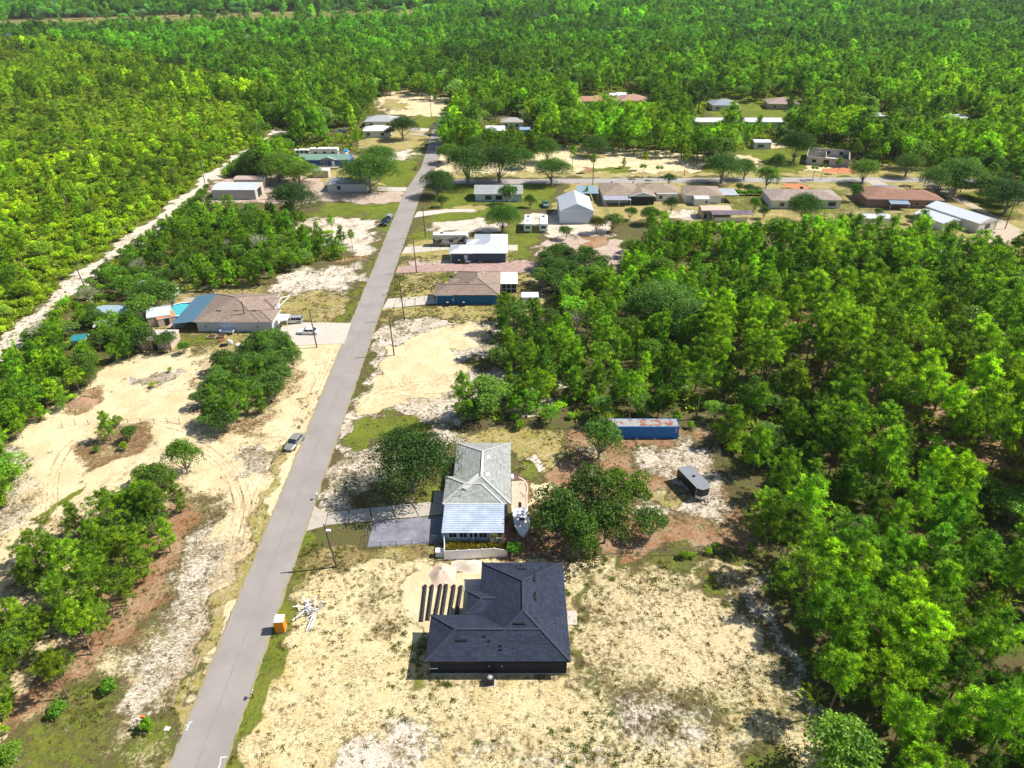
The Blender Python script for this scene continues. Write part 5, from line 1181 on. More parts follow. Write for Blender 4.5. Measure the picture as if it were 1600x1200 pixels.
for x in (-15.2, -10.6): roof_vent(h4, x, 165.5 if x < -12 else 161.5, 4.0 if x < -12 else 4.1, .9, .35, blk, .12)
for y in (169, 166.4): roof_vent(h4, -7.3, y, 4.75, .4, .4, whitem, .12)
window(h4, -18.36, 160.8, .05, 4.4, 2.1, '-x', TR, whitem, False, 'garage_door'); panel(h4, 'meter_box', -14.3, 157.84, .9, .3, .8, '-y', galv, .12); part('corner_trim', MB().box(-18.42, -18.3, 157.78, 157.9, 0, 2.5), TR, h4)

# 5 white metal roof
w_slate = mat('wall_slate', (0.055, 0.085, 0.125), 0.75, var=0.06); met_white = mat('metal_roof_white', (0.64, 0.67, 0.71), 0.42, 0.1, var=0.05)
h5, r5 = house('house', 'dark slate walled house with a white metal hip roof beside the motorhome', 'house',
    [(-10.9, -1.2, 184.6, 200.0, 'y', 'hip'), (-17.3, -1.24, 184.6, 191.4, 'x', 'hip'), (-13.0, -5, 191.7, 195.6, 'x', 'hip')], w_slate, met_white, ez=2.8, pitch=.36, metal=True)
panel(h5, 'back_door', -12.7, 185.04, .1, .95, 2.0, '-y', whitem); part('corner_trim', MB().box(-16.9, -16.75, 184.98, 185.1, 0, 2.6), TR, h5); part('corner_trim', MB().box(-1.78, -1.62, 184.98, 185.1, 0, 2.6), TR, h5)
for x, y in ((-10.3, 187.5), (-14.8, 186.3)): pipe(h5, x, y, 3.7, .08, .35, galv)
window(h5, -16.86, 188, .05, 4.2, 2.1, '-x', TR, whitem, False, 'garage_door')

# 6-16 the far rows: helper with a centre pixel (roof centre), size and turn
def HB(px, py, w, d, turn=0, zc=3.0): x, y = G(px, py, zc); return (x, y, 0), math.radians(turn), (-w/2, w/2, -d/2, d/2)
sh_g2 = shingle_mat('shingles_slate', (0.33, 0.34, 0.35), 0.8, .08); w_lb = mat('wall_lightblue', (0.50, 0.57, 0.63), .8, var=.04); w_wh = mat('wall_white', (0.68, 0.66, 0.62), .8, var=.05)
sh_tan = shingle_mat('shingles_tan', (0.30, 0.235, 0.18), .8, .15); sh_pink = shingle_mat('shingles_pink', (0.33, 0.265, 0.235), .8, .1); sh_red = shingle_mat('shingles_red', (0.30, 0.17, 0.12), .8, .1)
brickm = mat('brick_red', (0.30, 0.17, 0.135), .85, var=.12, scale=4); w_tan = mat('wall_tan', (0.50, 0.40, 0.31), .8, var=.06); galv_r = mat('metal_roof_grey', (0.60, 0.63, 0.66), .42, .25, var=.12, scale=.4)
x, y = G(742, 315); 
h6, _ = house('house', 'small grey-roofed cottage with pale blue walls between the big oaks and the corner lawn', 'house', [(x-.3, x+16.5, y-.3, y+9.5, 'x', 'gable')], w_lb, sh_g2, ez=2.7, pitch=.36)
for i, q in enumerate((4.6, 8.2)): window(h6, x+q, y+.12, .7, 2.0, 1.3, '-y', blk)
for q in (.9, 2.3, 3.1, 6.5): panel(h6, 'crawl_vent', x+q, y+.13, .1, .35, .25, '-y', DARK)
window(h6, x+12, y+.12, .7, 1.4, 1.2, '-y')
x, y = G(874, 350)
h7, _ = house('garage', 'white gabled metal garage with pale blue end wall facing the camera', 'garage', [(x, x+10.6, y, y+15, 'y', 'gable')], w_lb, met_white, ez=4.2, pitch=.42, over=.1, metal=True)
panel(h7, 'base_strip', x+5.3, y+.1, 0, 10.2, .25, '-y', galv, .04)
window(h7, x+.1, y+8, .05, 3.2, 3.0, '-x', TR, whitem, False, 'roller_door')
x, y = G(988, 318)
h8, _ = house('house', 'long ranch house with mottled tan roof and a blue awning on its left side', 'house', [(x-10.5, x+3.2, y, y+15, 'y', 'hip'), (x+1.5, x+16.5, y+3.2, y+13.5, 'x', 'hip')], w_wh, sh_tan, ez=2.8, pitch=.30)
h8g = awning(h8, 'porch_roof', x-10.2, x-1.0, y-3.3, y+.1, 2.2, 2.7, mat('sheet_lilac', (.44, .43, .50), .5, .2), 'y', True, [(x-10, y-3.1), (x-5, y-3.1), (x-1.2, y-3.1)])
mb = MB(); roof_solid(mb, (x-1.5, x+7.5, y-1.8, y+4.8), 'y', 'gable', 2.9, .3); part('porch_gable', mb, sh_tan, h8); gmb = MB(); gmb.quad((x-1.4, y-1.86, 2.9), (x+7.4, y-1.86, 2.9), (x+3, y-1.86, 4.2)); part('gable_trim', gmb, w_lb, h8)
gt = MB(); gt.bar((x-1.6, y-1.9, 2.9), (x+3, y-1.9, 4.3), .25, .18); gt.bar((x+3, y-1.9, 4.3), (x+7.6, y-1.9, 2.9), .25, .18); part('barge_board', gt, TR, h8)
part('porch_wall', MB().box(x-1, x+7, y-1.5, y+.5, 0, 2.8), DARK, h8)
awning(h8, 'carport_roof', x-18.3, x-11.2, y+3.5, y+12, 2.4, 2.7, mat('sheet_blue', (.33, .43, .53), .45, .25), 'y', True, [(x-18.1, y+3.7), (x-11.4, y+3.7)])
part('wall', MB().box(x+8.5, x+15.6, y+2.6, y+5, 0, 2.6), w_wh, h8); window(h8, x+10, y+2.6, .8, 1.2, 1.1, '-y')
for q in (-6, 1.5): pipe(h8, x+q, y+11, 4.0, .2, .5, blk)
loc, rt, r_ = HB(1096, 297, 13, 11.5, -4)
h9, _ = house('house', 'tan-roofed white house with a small white shed at its front corner', 'house', [(*r_, 'x', 'hip')], w_wh, sh_tan, loc, rt, ez=2.8, pitch=.3)
window(h9, -3, -5.3, .8, 1.6, 1.2, '-y'); panel(h9, 'door', 1.5, -5.3, .05, .95, 2, '-y', whitem)
x, y = G(1098, 322); 
c9, _ = house('shed', 'small white gabled shed in front of the tan-roofed house', 'shed', [(x-3.0, x+2.0, y, y+3.6, 'x', 'gable')], w_wh, met_white, ez=2.4, pitch=.35, over=.1); window(c9, x+1.1, y+.1, .9, .8, .8, '-y')
x, y = G(1107, 318); a9 = thing('carport', 'white sheet carport on posts beside the tan-roofed house', 'carport', (x+4, y+4, 0)); awning(a9, 'carport_roof', x, x+10, y+.5, y+7.5, 2.7, 3.0, galv_r, 'y', True, [(x+.3, y+.8), (x+9.7, y+.8), (x+9.7, y+7.2), (x+5, y+.8)])
x, y = G(1097, 345); c10, _ = house('shed', 'tan-roofed wooden shed with a dark lean-to above the woods', 'shed', [(x, x+9.6, y+1.8, y+7.0, 'x', 'gable')], w_tan, mat('tan_metal', (.58, .44, .33), .6), ez=2.8, pitch=.22, over=.1)
window(c10, x+1.3, y+1.9, .1, 1.0, 2.0, '-y', TR, GLASS, False, 'door')
awning(c10, 'lean_to_roof', x+2.6, x+15.5, y-1.6, y+1.7, 2.5, 2.9, mat('sheet_mauve', (.22, .17, .20), .6, .2, var=.3, scale=.6), 'y', True, [(x+2.8, y-1.4), (x+9, y-1.4), (x+15.3, y-1.4)])
part('low_wall', MB().box(x+3.4, x+14, y-1.3, y-1.15, 0, 1.5), w_wh, c10)
loc, rt, r_ = HB(1252, 303, 24, 12, -3)
h11, _ = house('house', 'white walled house with a wide pink-brown roof behind the dark green tree', 'house', [(*r_, 'x', 'hip'), (-12, -1, -7.5, 4, 'y', 'hip')], w_wh, sh_pink, loc, rt, ez=2.9, pitch=.28)
for q in (-8, -4): window(h11, q, -7.06, .8, 1.6, 1.2, '-y')
for q in (8.8,): window(h11, q, -5.55, .8, 2.4, 1.2, '-y', blk)
roof_vent(h11, 0.5, 2.5, 4.2, 1.0, .9, blk, .5)
loc, rt, r_ = HB(1405, 303, 25, 12, -4)
h12, _ = house('house', 'brick ranch house with red-brown roof and a pale blue awning on its front', 'house', [(*r_, 'x', 'hip'), (-12.6, 2, -3.6, 8.6, 'y', 'hip')], brickm, sh_red, loc, rt, ez=2.9, pitch=.28)
awning(h12, 'awning', -5.6, .6, -8.6, -5.7, 2.1, 2.6, MATS['sheet_blue'], 'y', True, [(-5.4, -8.4), (.4, -8.4)])
for q in (4, 7.6): window(h12, q, -5.56, .8, 1.6, 1.1, '-y')
panel(h12, 'door', 10, -5.56, .1, 1.0, 2.0, '-y', whitem); awning(h12, 'window_awning', -11, -8.6, -4.4, -3.2, 1.9, 2.3, whitem, 'y', False)
pipe(h12, 4, 2, 4.2, .2, .5, blk); awning(h12, 'rear_roof', -5, 3, 8.5, 12.5, 2.7, 2.4, MATS['sheet_blue'], 'y', True)
loc, rt, r_ = HB(1502, 333, 8.6, 19, 24, 3)
h13, _ = house('building', 'long white metal building with window in its gable end, right of the brick house', 'building', [(*r_, 'y', 'gable')], w_wh, met_white, loc, rt, ez=3.1, pitch=.28, over=.12, metal=True)
window(h13, 0, -9.38, 1.1, 2.0, 1.2, '-y', blk); window(h13, -4.18, -2, 1.0, 2.0, 1.2, '-x', blk); window(h13, -4.18, 4, 1.0, 2.0, 1.2, '-x', blk)
loc, rt, r_ = HB(1465, 338, 8.0, 11, 24, 2.6)
h14, _ = house('building', 'lower white metal shed left of the long white building', 'building', [(*r_, 'y', 'gable')], w_wh, met_white, loc, rt, ez=2.5, pitch=.25, over=.1, metal=True)
x, y = G(1348, 354); c15, _ = house('shed', 'small white shed alone on the lawn below the brick house', 'shed', [(x, x+8.6, y, y+5.0, 'x', 'gable')], w_wh, met_white, ez=2.6, pitch=.22, over=.1, metal=True)
window(c15, x+4.8, y+.1, .9, 1.2, 1.1, '-y', blk); panel(c15, 'door', x+.1, y+2.5, .05, 1.2, 2, '-x', galv)
x, y = G(1190, 233); c16, _ = house('shed', 'small white hut at the edge of the bright lawn beyond the cross road', 'shed', [(x-3.5, x+4, y, y+6, 'x', 'gable')], w_wh, met_white, ez=2.8, pitch=.2, over=.1); window(c16, x-.5, y+.1, .8, 2.5, 1, '-y', blk)
# unfinished block building: open topped walls
loc, rt, _ = HB(1295, 240, 1, 1, -22, 3)
b17 = thing('unfinished_building', 'roofless grey block building under construction beyond the cross road', 'building', loc, rt)
blockm = mat('block_grey', (.46, .43, .40), .9, var=.1, scale=2)
wl = MB(); wl.box(-8, 8, -8.5, -8.25, 0, 3); wl.box(-8, 8, 8.25, 8.5, 0, 3); wl.box(-8, -7.75, -8.25, 8.25, 0, 3.002); wl.box(7.75, 8, -8.25, 8.25, 0, 3.002); wl.box(-1, -.8, -8.25, 3, 0, 2.99); wl.box(-7.75, -1, 2.8, 3, 0, 2.99); part('wall', wl, blockm, b17)
part('floor_slab', MB().box(-7.7, 7.7, -8.2, 8.2, -.05, .12), conc, b17); part('wall_cap', MB().box(-8.05, 8.05, -8.56, -8.2, 3.01, 3.12).box(-8.05, 8.05, 8.2, 8.56, 3.01, 3.12).box(-8.06, -7.7, -8.2, 8.2, 3.01, 3.12).box(7.7, 8.06, -8.2, 8.2, 3.01, 3.12), conc_old, b17)
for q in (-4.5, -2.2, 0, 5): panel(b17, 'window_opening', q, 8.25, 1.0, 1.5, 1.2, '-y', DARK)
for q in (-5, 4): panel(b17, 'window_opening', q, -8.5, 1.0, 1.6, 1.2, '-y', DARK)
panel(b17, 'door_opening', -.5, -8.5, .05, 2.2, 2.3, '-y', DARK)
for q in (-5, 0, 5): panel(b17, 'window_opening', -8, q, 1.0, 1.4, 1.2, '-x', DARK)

def mound(name, label, px, py, rx, ry, h, m, cat='mound', seed=1, world=None, kind=None):
    x, y = world or G(px, py); r = np.random.default_rng(seed); mb = MB(); nr, na = 7, 18; vs = [(x, y, h)]; ph = r.uniform(0, 6, 4)
    for i in range(1, nr+1):
        for j in range(na):
            a = 2*math.pi*j/na; t = i/nr; w = 1 + .14*math.sin(2*a+ph[0]) + .1*math.sin(5*a+ph[1]); vs.append((x+math.cos(a)*rx*t*w, y+math.sin(a)*ry*t*w, h*(math.cos(t*math.pi)*.5+.5)*(1+.12*math.sin(3*a+ph[2])) - .06*t + r.uniform(-.03, .03)*h))
    fs = [(0, 1+j, 1+(j+1) % na) for j in range(na)] + [(1+(i-1)*na+j, 1+i*na+j, 1+i*na+(j+1) % na, 1+(i-1)*na+(j+1) % na) for i in range(1, nr) for j in range(na)]
    mb.add(vs, fs); o = part(name, mb, m, None, smooth=True)
    if kind: o['kind'] = kind
    else: tagobj(o, label, cat)
    return o
sandm = mat('sand_heap', (.60, .46, .32), .95, var=.12, scale=.6, bump=.5, bscale=3); clay = mat('clay_orange', (.52, .20, .09), .95, var=.2, scale=.8, bump=.5, bscale=3)
mound('clay_heap', 'low spread of orange clay in front of the roofless block building', 1315, 266, 9, 5, .8, clay, seed=3)
mound('sand_heap', 'larger pinkish sand heap beside the septic trenches', 692, 898, 2.6, 2.3, .95, mat('sand_pinkish', (.60, .44, .34), .95, var=.1, bump=.4, bscale=3), seed=5)
mound('sand_heap', 'long pale sand heap against the back of the black-roofed house lot', 735, 885, 3.4, 1.5, .9, mat('sand_pale', (.68, .58, .47), .95, var=.1, bump=.4, bscale=3), seed=6)
mound('clay_heap', 'flat orange clay patch beside the drive of the pink-roofed house', 1243, 291, 7, 5, .15, clay, seed=7)
mound('earth_heap', 'small pile of brown earth beside the left sandy lot', 128, 628, 3.2, 2.2, .6, mat('earth_brown', (.36, .22, .14), .95, var=.2, bump=.4), seed=8)
# far houses among the trees
FH = [('house', 'blue-grey roofed house on the bright lawn far beyond the cross road', 1130, 160, 15, 13, 0, 'shingles_far_blue', (.25, .29, .34), w_wh, 'hip'),
 ('house', 'brown-roofed house right of the blue-grey roofed one, far beyond the cross road', 1222, 158, 17, 14, -8, 'shingles_far_brown', (.33, .25, .22), w_tan, 'hip'),
 ('house', 'far house with long orange-red roof among the trees', 936, 155, 19, 9, 0, 'shingles_far_red', (.42, .20, .14), w_wh, 'gable'),
 ('house', 'far house with brown-red hip roof right of the orange-red roof', 987, 153, 17, 14, 8, 'shingles_far_rust', (.40, .22, .17), w_wh, 'hip'),
 ('building', 'long low white roof seen between trees below the far lawn, left part', 1108, 187, 15, 8, 0, 'roof_far_white', (.56, .57, .58), w_wh, 'gable'),
 ('building', 'long low white roof seen between trees below the far lawn, right part', 1188, 187, 20, 8, 0, 'roof_far_white', (.56, .57, .58), w_wh, 'gable'),
 ('shed', 'white gabled hut left of two between the far red roofs', 960, 147, 6, 6, 0, 'roof_far_white', (.56, .57, .58), w_wh, 'gable'),
 ('shed', 'white gabled hut right of two between the far red roofs', 970, 146, 6, 6, 0, 'roof_far_white', (.56, .57, .58), w_wh, 'gable'),
 ('shed', 'white-roofed shed right of the road end', 774, 200, 9, 9, 0, 'roof_far_white', (.56, .57, .58), w_wh, 'gable'),
 ('shed', 'small blue shed right of the white-roofed shed near the road end', 820, 200, 5, 5, 0, 'roof_far_blue', (.22, .33, .45), mat('wall_bluegrey', (.12, .2, .3), .7), 'gable'),
 ('house', 'grey-roofed house half hidden by trees above the small blue shed', 800, 187, 11, 9, 0, 'shingles_far_grey', (.36, .34, .32), w_wh, 'hip'),
 ('house', 'pale roof glimpsed among trees at the far right', 1367, 178, 10, 8, 0, 'shingles_far_pale', (.5, .52, .52), w_wh, 'hip'),
 ('house', 'whitish roof glimpsed among trees at the extreme right', 1500, 181, 8, 8, 0, 'roof_far_white', (.7, .7, .7), w_wh, 'hip'),
 ('house', 'grey-roofed house behind the white-roofed house near the road end', 597, 185, 16, 12, 0, 'shingles_far_slate', (.36, .37, .39), w_wh, 'hip'),
 ('house', 'white-roofed house with garage door near the road end', 590, 200, 13, 10, 0, 'roof_far_lightgrey', (.62, .63, .64), w_wh, 'hip')]
for nm, lb, px_, py_, w, d, tn, mn, mc, wmm, kd in FH:
    loc, rt, r_ = HB(px_, py_, w, d, tn, 3.2); hh, _ = house(nm, lb, nm, [(*r_, 'x', kd)], wmm, mat(mn, mc, .8, var=.1), loc, rt, ez=2.9, pitch=.32)
    for q in ((-w*.28, w*.22) if w > 8 else (0,)): window(hh, q, -d/2+.44, .8, 1.6, 1.2, '-y')
# blue house with the green roof, tan shed, white small house, metal garages on the left
x, y = G(478, 262); w_royal = mat('wall_royal', (.02, .09, .38), .7, var=.05)
h30, _ = house('house', 'royal blue mobile home with green roof and white porch steps', 'house', [(x-3, x+17.5, y, y+8.6, 'x', 'gable')], w_royal, mat('roof_green', (.16, .27, .22), .7, var=.12), ez=3.1, pitch=.28, over=.2)
for q in (6.6, 8.0, 14.8): window(h30, x+q, y+.2, .9, 1.0, 1.5, '-y')
panel(h30, 'door', x+11, y+.2, .5, 1.2, 2.1, '-y', whitem); part('deck', MB().box(x+5.5, x+13.2, y-2.6, y+.1, .3, .5), mat('deck_wood', (.42, .32, .25), .8), h30)
rl = MB()
for i in range(16): rl.box(x+5.5+i*.5, x+5.56+i*.5, y-2.6, y-2.54, .5, 1.3)
rl.bar((x+5.5, y-2.57, 1.3), (x+13.2, y-2.57, 1.3), .07); part('railing', rl, whitem, h30)
mb = MB(); roof_solid(mb, (x+5.5, x+12.5, y-.5, y+5), 'y', 'gable', 3.1, .3); part('porch_gable', mb, MATS['roof_green'], h30); gt = MB(); gt.bar((x+5.4, y-.55, 3.1), (x+9, y-.55, 4.2), .22, .15); gt.bar((x+9, y-.55, 4.2), (x+12.6, y-.55, 3.1), .22, .15); part('barge_board', gt, TR, h30)
x, y = G(489, 278); c31, _ = house('shed', 'small tan shed on the pinkish gravel below the blue mobile home', 'shed', [(x, x+6.0, y, y+4.5, 'x', 'gable')], mat('wall_buff', (.50, .43, .35), .8), met_white, ez=2.7, pitch=.15, over=.08)
x, y = G(510, 300); h32, _ = house('house', 'small white cottage with grey roof half hidden under the huge oak', 'house', [(x, x+15, y, y+9, 'x', 'hip')], w_wh, sh_g2, ez=2.7, pitch=.3)
window(h32, x+4.5, y+.44, .8, 1.0, 1.2, '-y', blk); window(h32, x+.44, y+4, .1, 1.6, 2, '-x', blk)
x, y = G(333, 312); h33, _ = house('garage', 'metal garage with pale grey roof beside the sandy track', 'garage', [(x, x+15, y, y+9.5, 'x', 'gable')], mat('wall_greige', (.45, .42, .38), .8), galv_r, ez=3.4, pitch=.16, over=.08, metal=True)
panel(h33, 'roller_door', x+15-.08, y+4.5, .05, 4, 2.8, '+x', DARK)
x, y = G(392, 306); h34, _ = house('garage', 'low tan shed wall behind the metal garage on the left', 'garage', [(x-9, x+2, y+9.8, y+15, 'x', 'gable')], w_tan, mat('roof_pinkish', (.45, .33, .28), .8), ez=3.0, pitch=.15, over=.08)
# sheds and shelters hidden in the thicket west of the left house
for nm, lb, px_, py_, w, d, tn, col_, hh_ in [
 ('shed', 'pale grey tin shelter roof left of the round pool', 248, 486, 5, 6, 20, (.50, .53, .56), 2.4), ('shed', 'orange-roofed small lean-to between the pool and the tin shelter', 258, 492, 4, 3.2, 30, (.55, .22, .10), 2.0),
 ('shed', 'rounded canvas shed at the edge of the lawn below the pool', 247, 523, 7, 5, 0, (.50, .47, .42), 2.4), ('shed', 'faded blue tarp roof inside the thicket left of the pool', 180, 484, 8, 5, 0, (.30, .40, .46), 2.2),
 ('shed', 'small grey shed roof in the thicket below the blue tarp', 165, 505, 4, 4, 0, (.48, .52, .55), 2.2), ('shed', 'tiny teal tarp shelter among the leftmost oaks', 125, 527, 3, 3, 10, (.02, .22, .24), 2.2)]:
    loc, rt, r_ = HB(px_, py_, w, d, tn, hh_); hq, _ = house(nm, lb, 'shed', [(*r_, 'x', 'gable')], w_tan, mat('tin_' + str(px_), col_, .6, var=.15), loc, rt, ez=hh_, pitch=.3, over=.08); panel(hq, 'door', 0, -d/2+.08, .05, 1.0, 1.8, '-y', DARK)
for nm, lb, px_, py_, w, d, m_ in [('shed', 'small white garden shed behind the brown-roofed blue house', 828, 473, 4.2, 3.2, met_white)]:
    xx, yy = G(px_, py_+6); hq, _ = house(nm, lb, 'shed', [(xx-w/2, xx+w/2, yy, yy+d, 'x', 'gable')], w_lb, m_, ez=2.4, pitch=.2, over=.08, metal=True); panel(hq, 'door', xx, yy+.08, .05, .9, 1.8, '-y', whitem)
# ---------------------------------------------------------------- vehicles
TYRE = mat('tyre_rubber', (0.02, 0.02, 0.02), 0.85); RIM = mat('rim_alloy', (0.45, 0.46, 0.48), 0.35, 0.7); LAMP = mat('lamp_clear', (0.75, 0.75, 0.72), 0.15); REDL = mat('lamp_red', (0.4, 0.02, 0.02), 0.3)
def wheel(parent, x, y, r=.33, w=.22, z=None):
    z = z or r; s = 1 if y > 0 else -1; a = part('wheel', MB().tube([(x, y-w/2, z), (x, y+w/2, z)], r, 14), TYRE, parent)
    part('rim', MB().tube([(x, y+s*(w/2-.01), z), (x, y+s*(w/2+.015), z)], r*.62, 10), RIM, a)
def car(label, paint, px, py, yaw, kind='sedan', L=4.7, W=1.82, cat='car', group=None, world=None):
    x, y = world or G(px, py); t = thing({'sedan': 'car', 'suv': 'car', 'pickup': 'pickup_truck'}[kind], label, cat, (x, y, 0), yaw, group)
    h = {'sedan': 1.42, 'suv': 1.62, 'pickup': 1.80}[kind]; zb = {'sedan': .85, 'suv': .98, 'pickup': 1.08}[kind]; W2 = W/2
    def sec(X, w, z0, z1, b=.10): return [(X, -w, z0+.12), (X, -w+b*.6, z0), (X, w-b*.6, z0), (X, w, z0+.12), (X, w, z1-b), (X, w-b*1.3, z1), (X, -w+b*1.3, z1), (X, -w, z1-b)]
    body = MB(); prof = {'sedan': [(-.5, .80, .42, .68), (-.47, .93, .25, .86), (-.30, 1, .22, .93), (0, 1, .22, .90), (.22, 1, .22, .88), (.42, .95, .24, .78), (.485, .84, .30, .66), (.5, .76, .40, .58)],
      'suv': [(-.5, .84, .45, .95), (-.48, .95, .28, 1.02), (-.25, 1, .25, 1.03), (.2, 1, .25, 1.02), (.40, .97, .28, .96), (.48, .88, .32, .84), (.5, .8, .42, .72)],
      'pickup': [(-.5, .93, .55, 1.05), (-.49, .97, .45, 1.08), (-.1, 1, .40, 1.10), (.2, 1, .38, 1.12), (.44, .96, .40, 1.08), (.49, .90, .45, .98), (.5, .85, .52, .88)]}[kind]
    body.loft([sec(a*L, w*W2, z0, z1) for a, w, z0, z1 in prof]); part('body', body, paint, t, smooth=False)
    ca = {'sedan': ((-.40, -.24, .08, .24)), 'suv': ((-.49, -.44, .08, .24)), 'pickup': ((-.13, -.09, .10, .24))}[kind]
    g = MB(); z0 = zb - .02; z1 = h - .05; wi, wo = W2*.78, W2*.93
    g.add([(ca[0]*L, -wo, z0), (ca[3]*L, -wo, z0), (ca[3]*L, wo, z0), (ca[0]*L, wo, z0), (ca[1]*L, -wi, z1), (ca[2]*L, -wi, z1), (ca[2]*L, wi, z1), (ca[1]*L, wi, z1)], [(0,3,2,1),(4,5,6,7),(0,1,5,4),(1,2,6,5),(2,3,7,6),(3,0,4,7)])
    part('glass', g, GLASS, t)
    r_ = MB(); r_.add([(ca[1]*L-.05, -wi-.02, z1), (ca[2]*L+.05, -wi-.02, z1), (ca[2]*L+.05, wi+.02, z1), (ca[1]*L-.05, wi+.02, z1), (ca[1]*L+.1, -wi+.1, h), (ca[2]*L-.1, -wi+.1, h), (ca[2]*L-.1, wi-.1, h), (ca[1]*L+.1, wi-.1, h)], [(0,3,2,1),(4,5,6,7),(0,1,5,4),(1,2,6,5),(2,3,7,6),(3,0,4,7)])
    for s in (-1, 1):
        for q in (0, 3): a_ = ca[q]*L; b_ = ca[1 if q == 0 else 2]*L; r_.bar((a_, s*wo, z0), (b_, s*wi, z1), .09, .07)
        m_ = (ca[1]+ca[2])/2*L; r_.bar((m_, s*(wo+.005), z0), (m_, s*(wi+.01), z1), .08, .05)
    part('roof', r_, paint, t)
    for s in (-1, 1):
        for q in (-.31, .31): wheel(t, q*L, s*(W2-.08), .33 if kind == 'sedan' else .38)
        part('headlight', MB().box(L*.455, L*.488, s*W2*.62-.17, s*W2*.62+.17, prof[-2][3]-.12, prof[-2][3]+.03), LAMP, t)
        part('tail_light', MB().box(-L*.497, -L*.475, s*W2*.68-.16, s*W2*.68+.16, zb-.28, zb-.1), REDL, t)
        part('mirror', MB().box(ca[3]*L-.35, ca[3]*L-.2, s*(W2+.02)-.09, s*(W2+.02)+.09, zb-.05, zb+.12), paint, t)
    part('number_plate', MB().box(L*.499, L*.506, -.25, .25, .42, .55), whitem, t)
    if kind == 'pickup':
        b = MB(); b.box(-L*.48, -L*.14, -W2*.82, W2*.82, 1.085, 1.1); part('bed', b, DARK, t); b2 = MB()
        for s in (-1, 1): b2.box(-L*.49, -L*.13, s*W2*.9-.06, s*W2*.9+.06, 1.0, 1.3)
        b2.box(-L*.49, -L*.478, -W2*.84, W2*.84, 1.0, 1.3); part('bed_side', b2, paint, t)
    return t
silver = mat('paint_silver_beige', (.42, .40, .36), .3, .5, var=.03); pwhite = mat('paint_white', (.78, .79, .80), .25, var=.02); pblack = mat('paint_blue_black', (.02, .03, .05), .25, .2, var=.03)
car('silver beige sedan parked on the sandy verge left of the road', silver, 461, 694, math.radians(-104), L=4.75)
car('silver grey SUV parked on the wide drive beside the left brown house', mat('paint_silver', (.52, .54, .56), .3, .5, var=.03), 458, 504, math.radians(184), 'suv', 4.6, cat='car')
car('white sedan parked nearer the camera on the wide concrete drive', pwhite, 482, 521, math.radians(178), L=4.7)
car('black pickup truck parked on the left verge in front of a small trailer', pblack, 603, 350, math.radians(-100), 'pickup', 5.6, 2.0, 'truck')
x, y = G(609, 341); t = thing('utility_trailer', 'small utility trailer with ladder rack behind the black pickup', 'trailer', (x, y, 0), math.radians(-100))
part('deck', MB().box(-1.6, 1.6, -.9, .9, .5, .6), galv, t); rk_ = MB()
for a in (-1.55, 0, 1.55):
    for s in (-1, 1): rk_.box(a-.03, a+.03, s*.88-.03, s*.88+.03, .6, 1.7)
    rk_.box(a-.03, a+.03, -.9, .9, 1.7, 1.76)
rk_.box(-1.6, 1.6, -.9, -.85, 1.1, 1.15); rk_.box(-1.6, 1.6, .85, .9, 1.1, 1.15); part('rack', rk_, galv, t); part('load', MB().box(-.9, 1.1, -.6, .6, .61, 1.2), mat('load_grey', (.32, .36, .42), .6), t)
for s in (-1, 1): wheel(t, 0, s*1.0, .3, .18)
part('drawbar', MB().bar((1.6, 0, .5), (2.7, 0, .5), .1), galv, t)
car('bluish pickup among trees left of the road end', mat('paint_steelblue', (.18, .28, .36), .3, .4), 533, 208, math.radians(190), 'pickup', 5.6, 2.0, 'truck')
car('old green pickup with camper shell behind the travel trailers', mat('paint_green', (.12, .22, .18), .5), 852, 322, math.radians(-88), 'pickup', 5.2, 1.9, 'truck')
# ---- caravans
def trailer_home(name, label, cat, px, py, yaw, L, W, H_, body_m, stripes=(), nose=.35, units=2, world=None, extra=None):
    x, y = world or G(px, py); t = thing(name, label, cat, (x, y, 0), yaw); ORG[t.name] = (0, 0, 0); b = MB(); z0 = .55
    def sec(X, top, bot=z0): w = W/2; return [(X, -w, bot), (X, w, bot), (X, w, top-.12), (X, w-.12, top), (X, -w+.12, top), (X, -w, top-.12)]
    b.loft([sec(-L/2, H_-.08), sec(-L/2+.15, H_), sec(L/2-nose, H_), sec(L/2-.06, H_-nose*.7), sec(L/2, H_-nose*1.3, z0+.25)]); part('body', b, body_m, t)
    for i in range(units): u = -L*.25 + i*L*.42; part('air_conditioner', MB().box(u-.45, u+.45, -.35, .35, H_+.002, H_+.26), TR if i else blk, t)
    part('roof_hatch', MB().box(L*.3-.3, L*.3+.3, -.3, .3, H_+.002, H_+.1), galv, t)
    for s in (-1, 1):
        for q in (-.12, .10): wheel(t, L*q, s*(W/2-.12), .36, .24)
        for (sx, sw, sz0, sz1, mm) in stripes:
            yy = s*(W/2+.004); part('decal', MB().add([(a*L, yy+s*dd, z) for dd in (0, .012) for a, z in ((sx[0], sz0[0]), (sx[1], sz0[1]), (sx[1], sz1[1]), (sx[0], sz1[0]))], [(0,1,2,3), (7,6,5,4), (0,4,5,1), (1,5,6,2), (2,6,7,3), (3,7,4,0)]), mm, t)
        for q in (-.3, .02, .32): window(t, q*L, s*(W/2), 1.45, 1.1, .6, '+y' if s > 0 else '-y', blk)
    for q in (-.5, .5): window(t, -L/2 if q < 0 else L/2, 0, 1.5, 1.2, .6, '-x' if q < 0 else '+x', blk)
    return t
cream = mat('rv_cream', (.60, .57, .52), .4, var=.04); brown = mat('rv_brown', (.13, .10, .08), .4); taupe = mat('rv_taupe', (.30, .26, .22), .4)
x, y = G(705, 387)
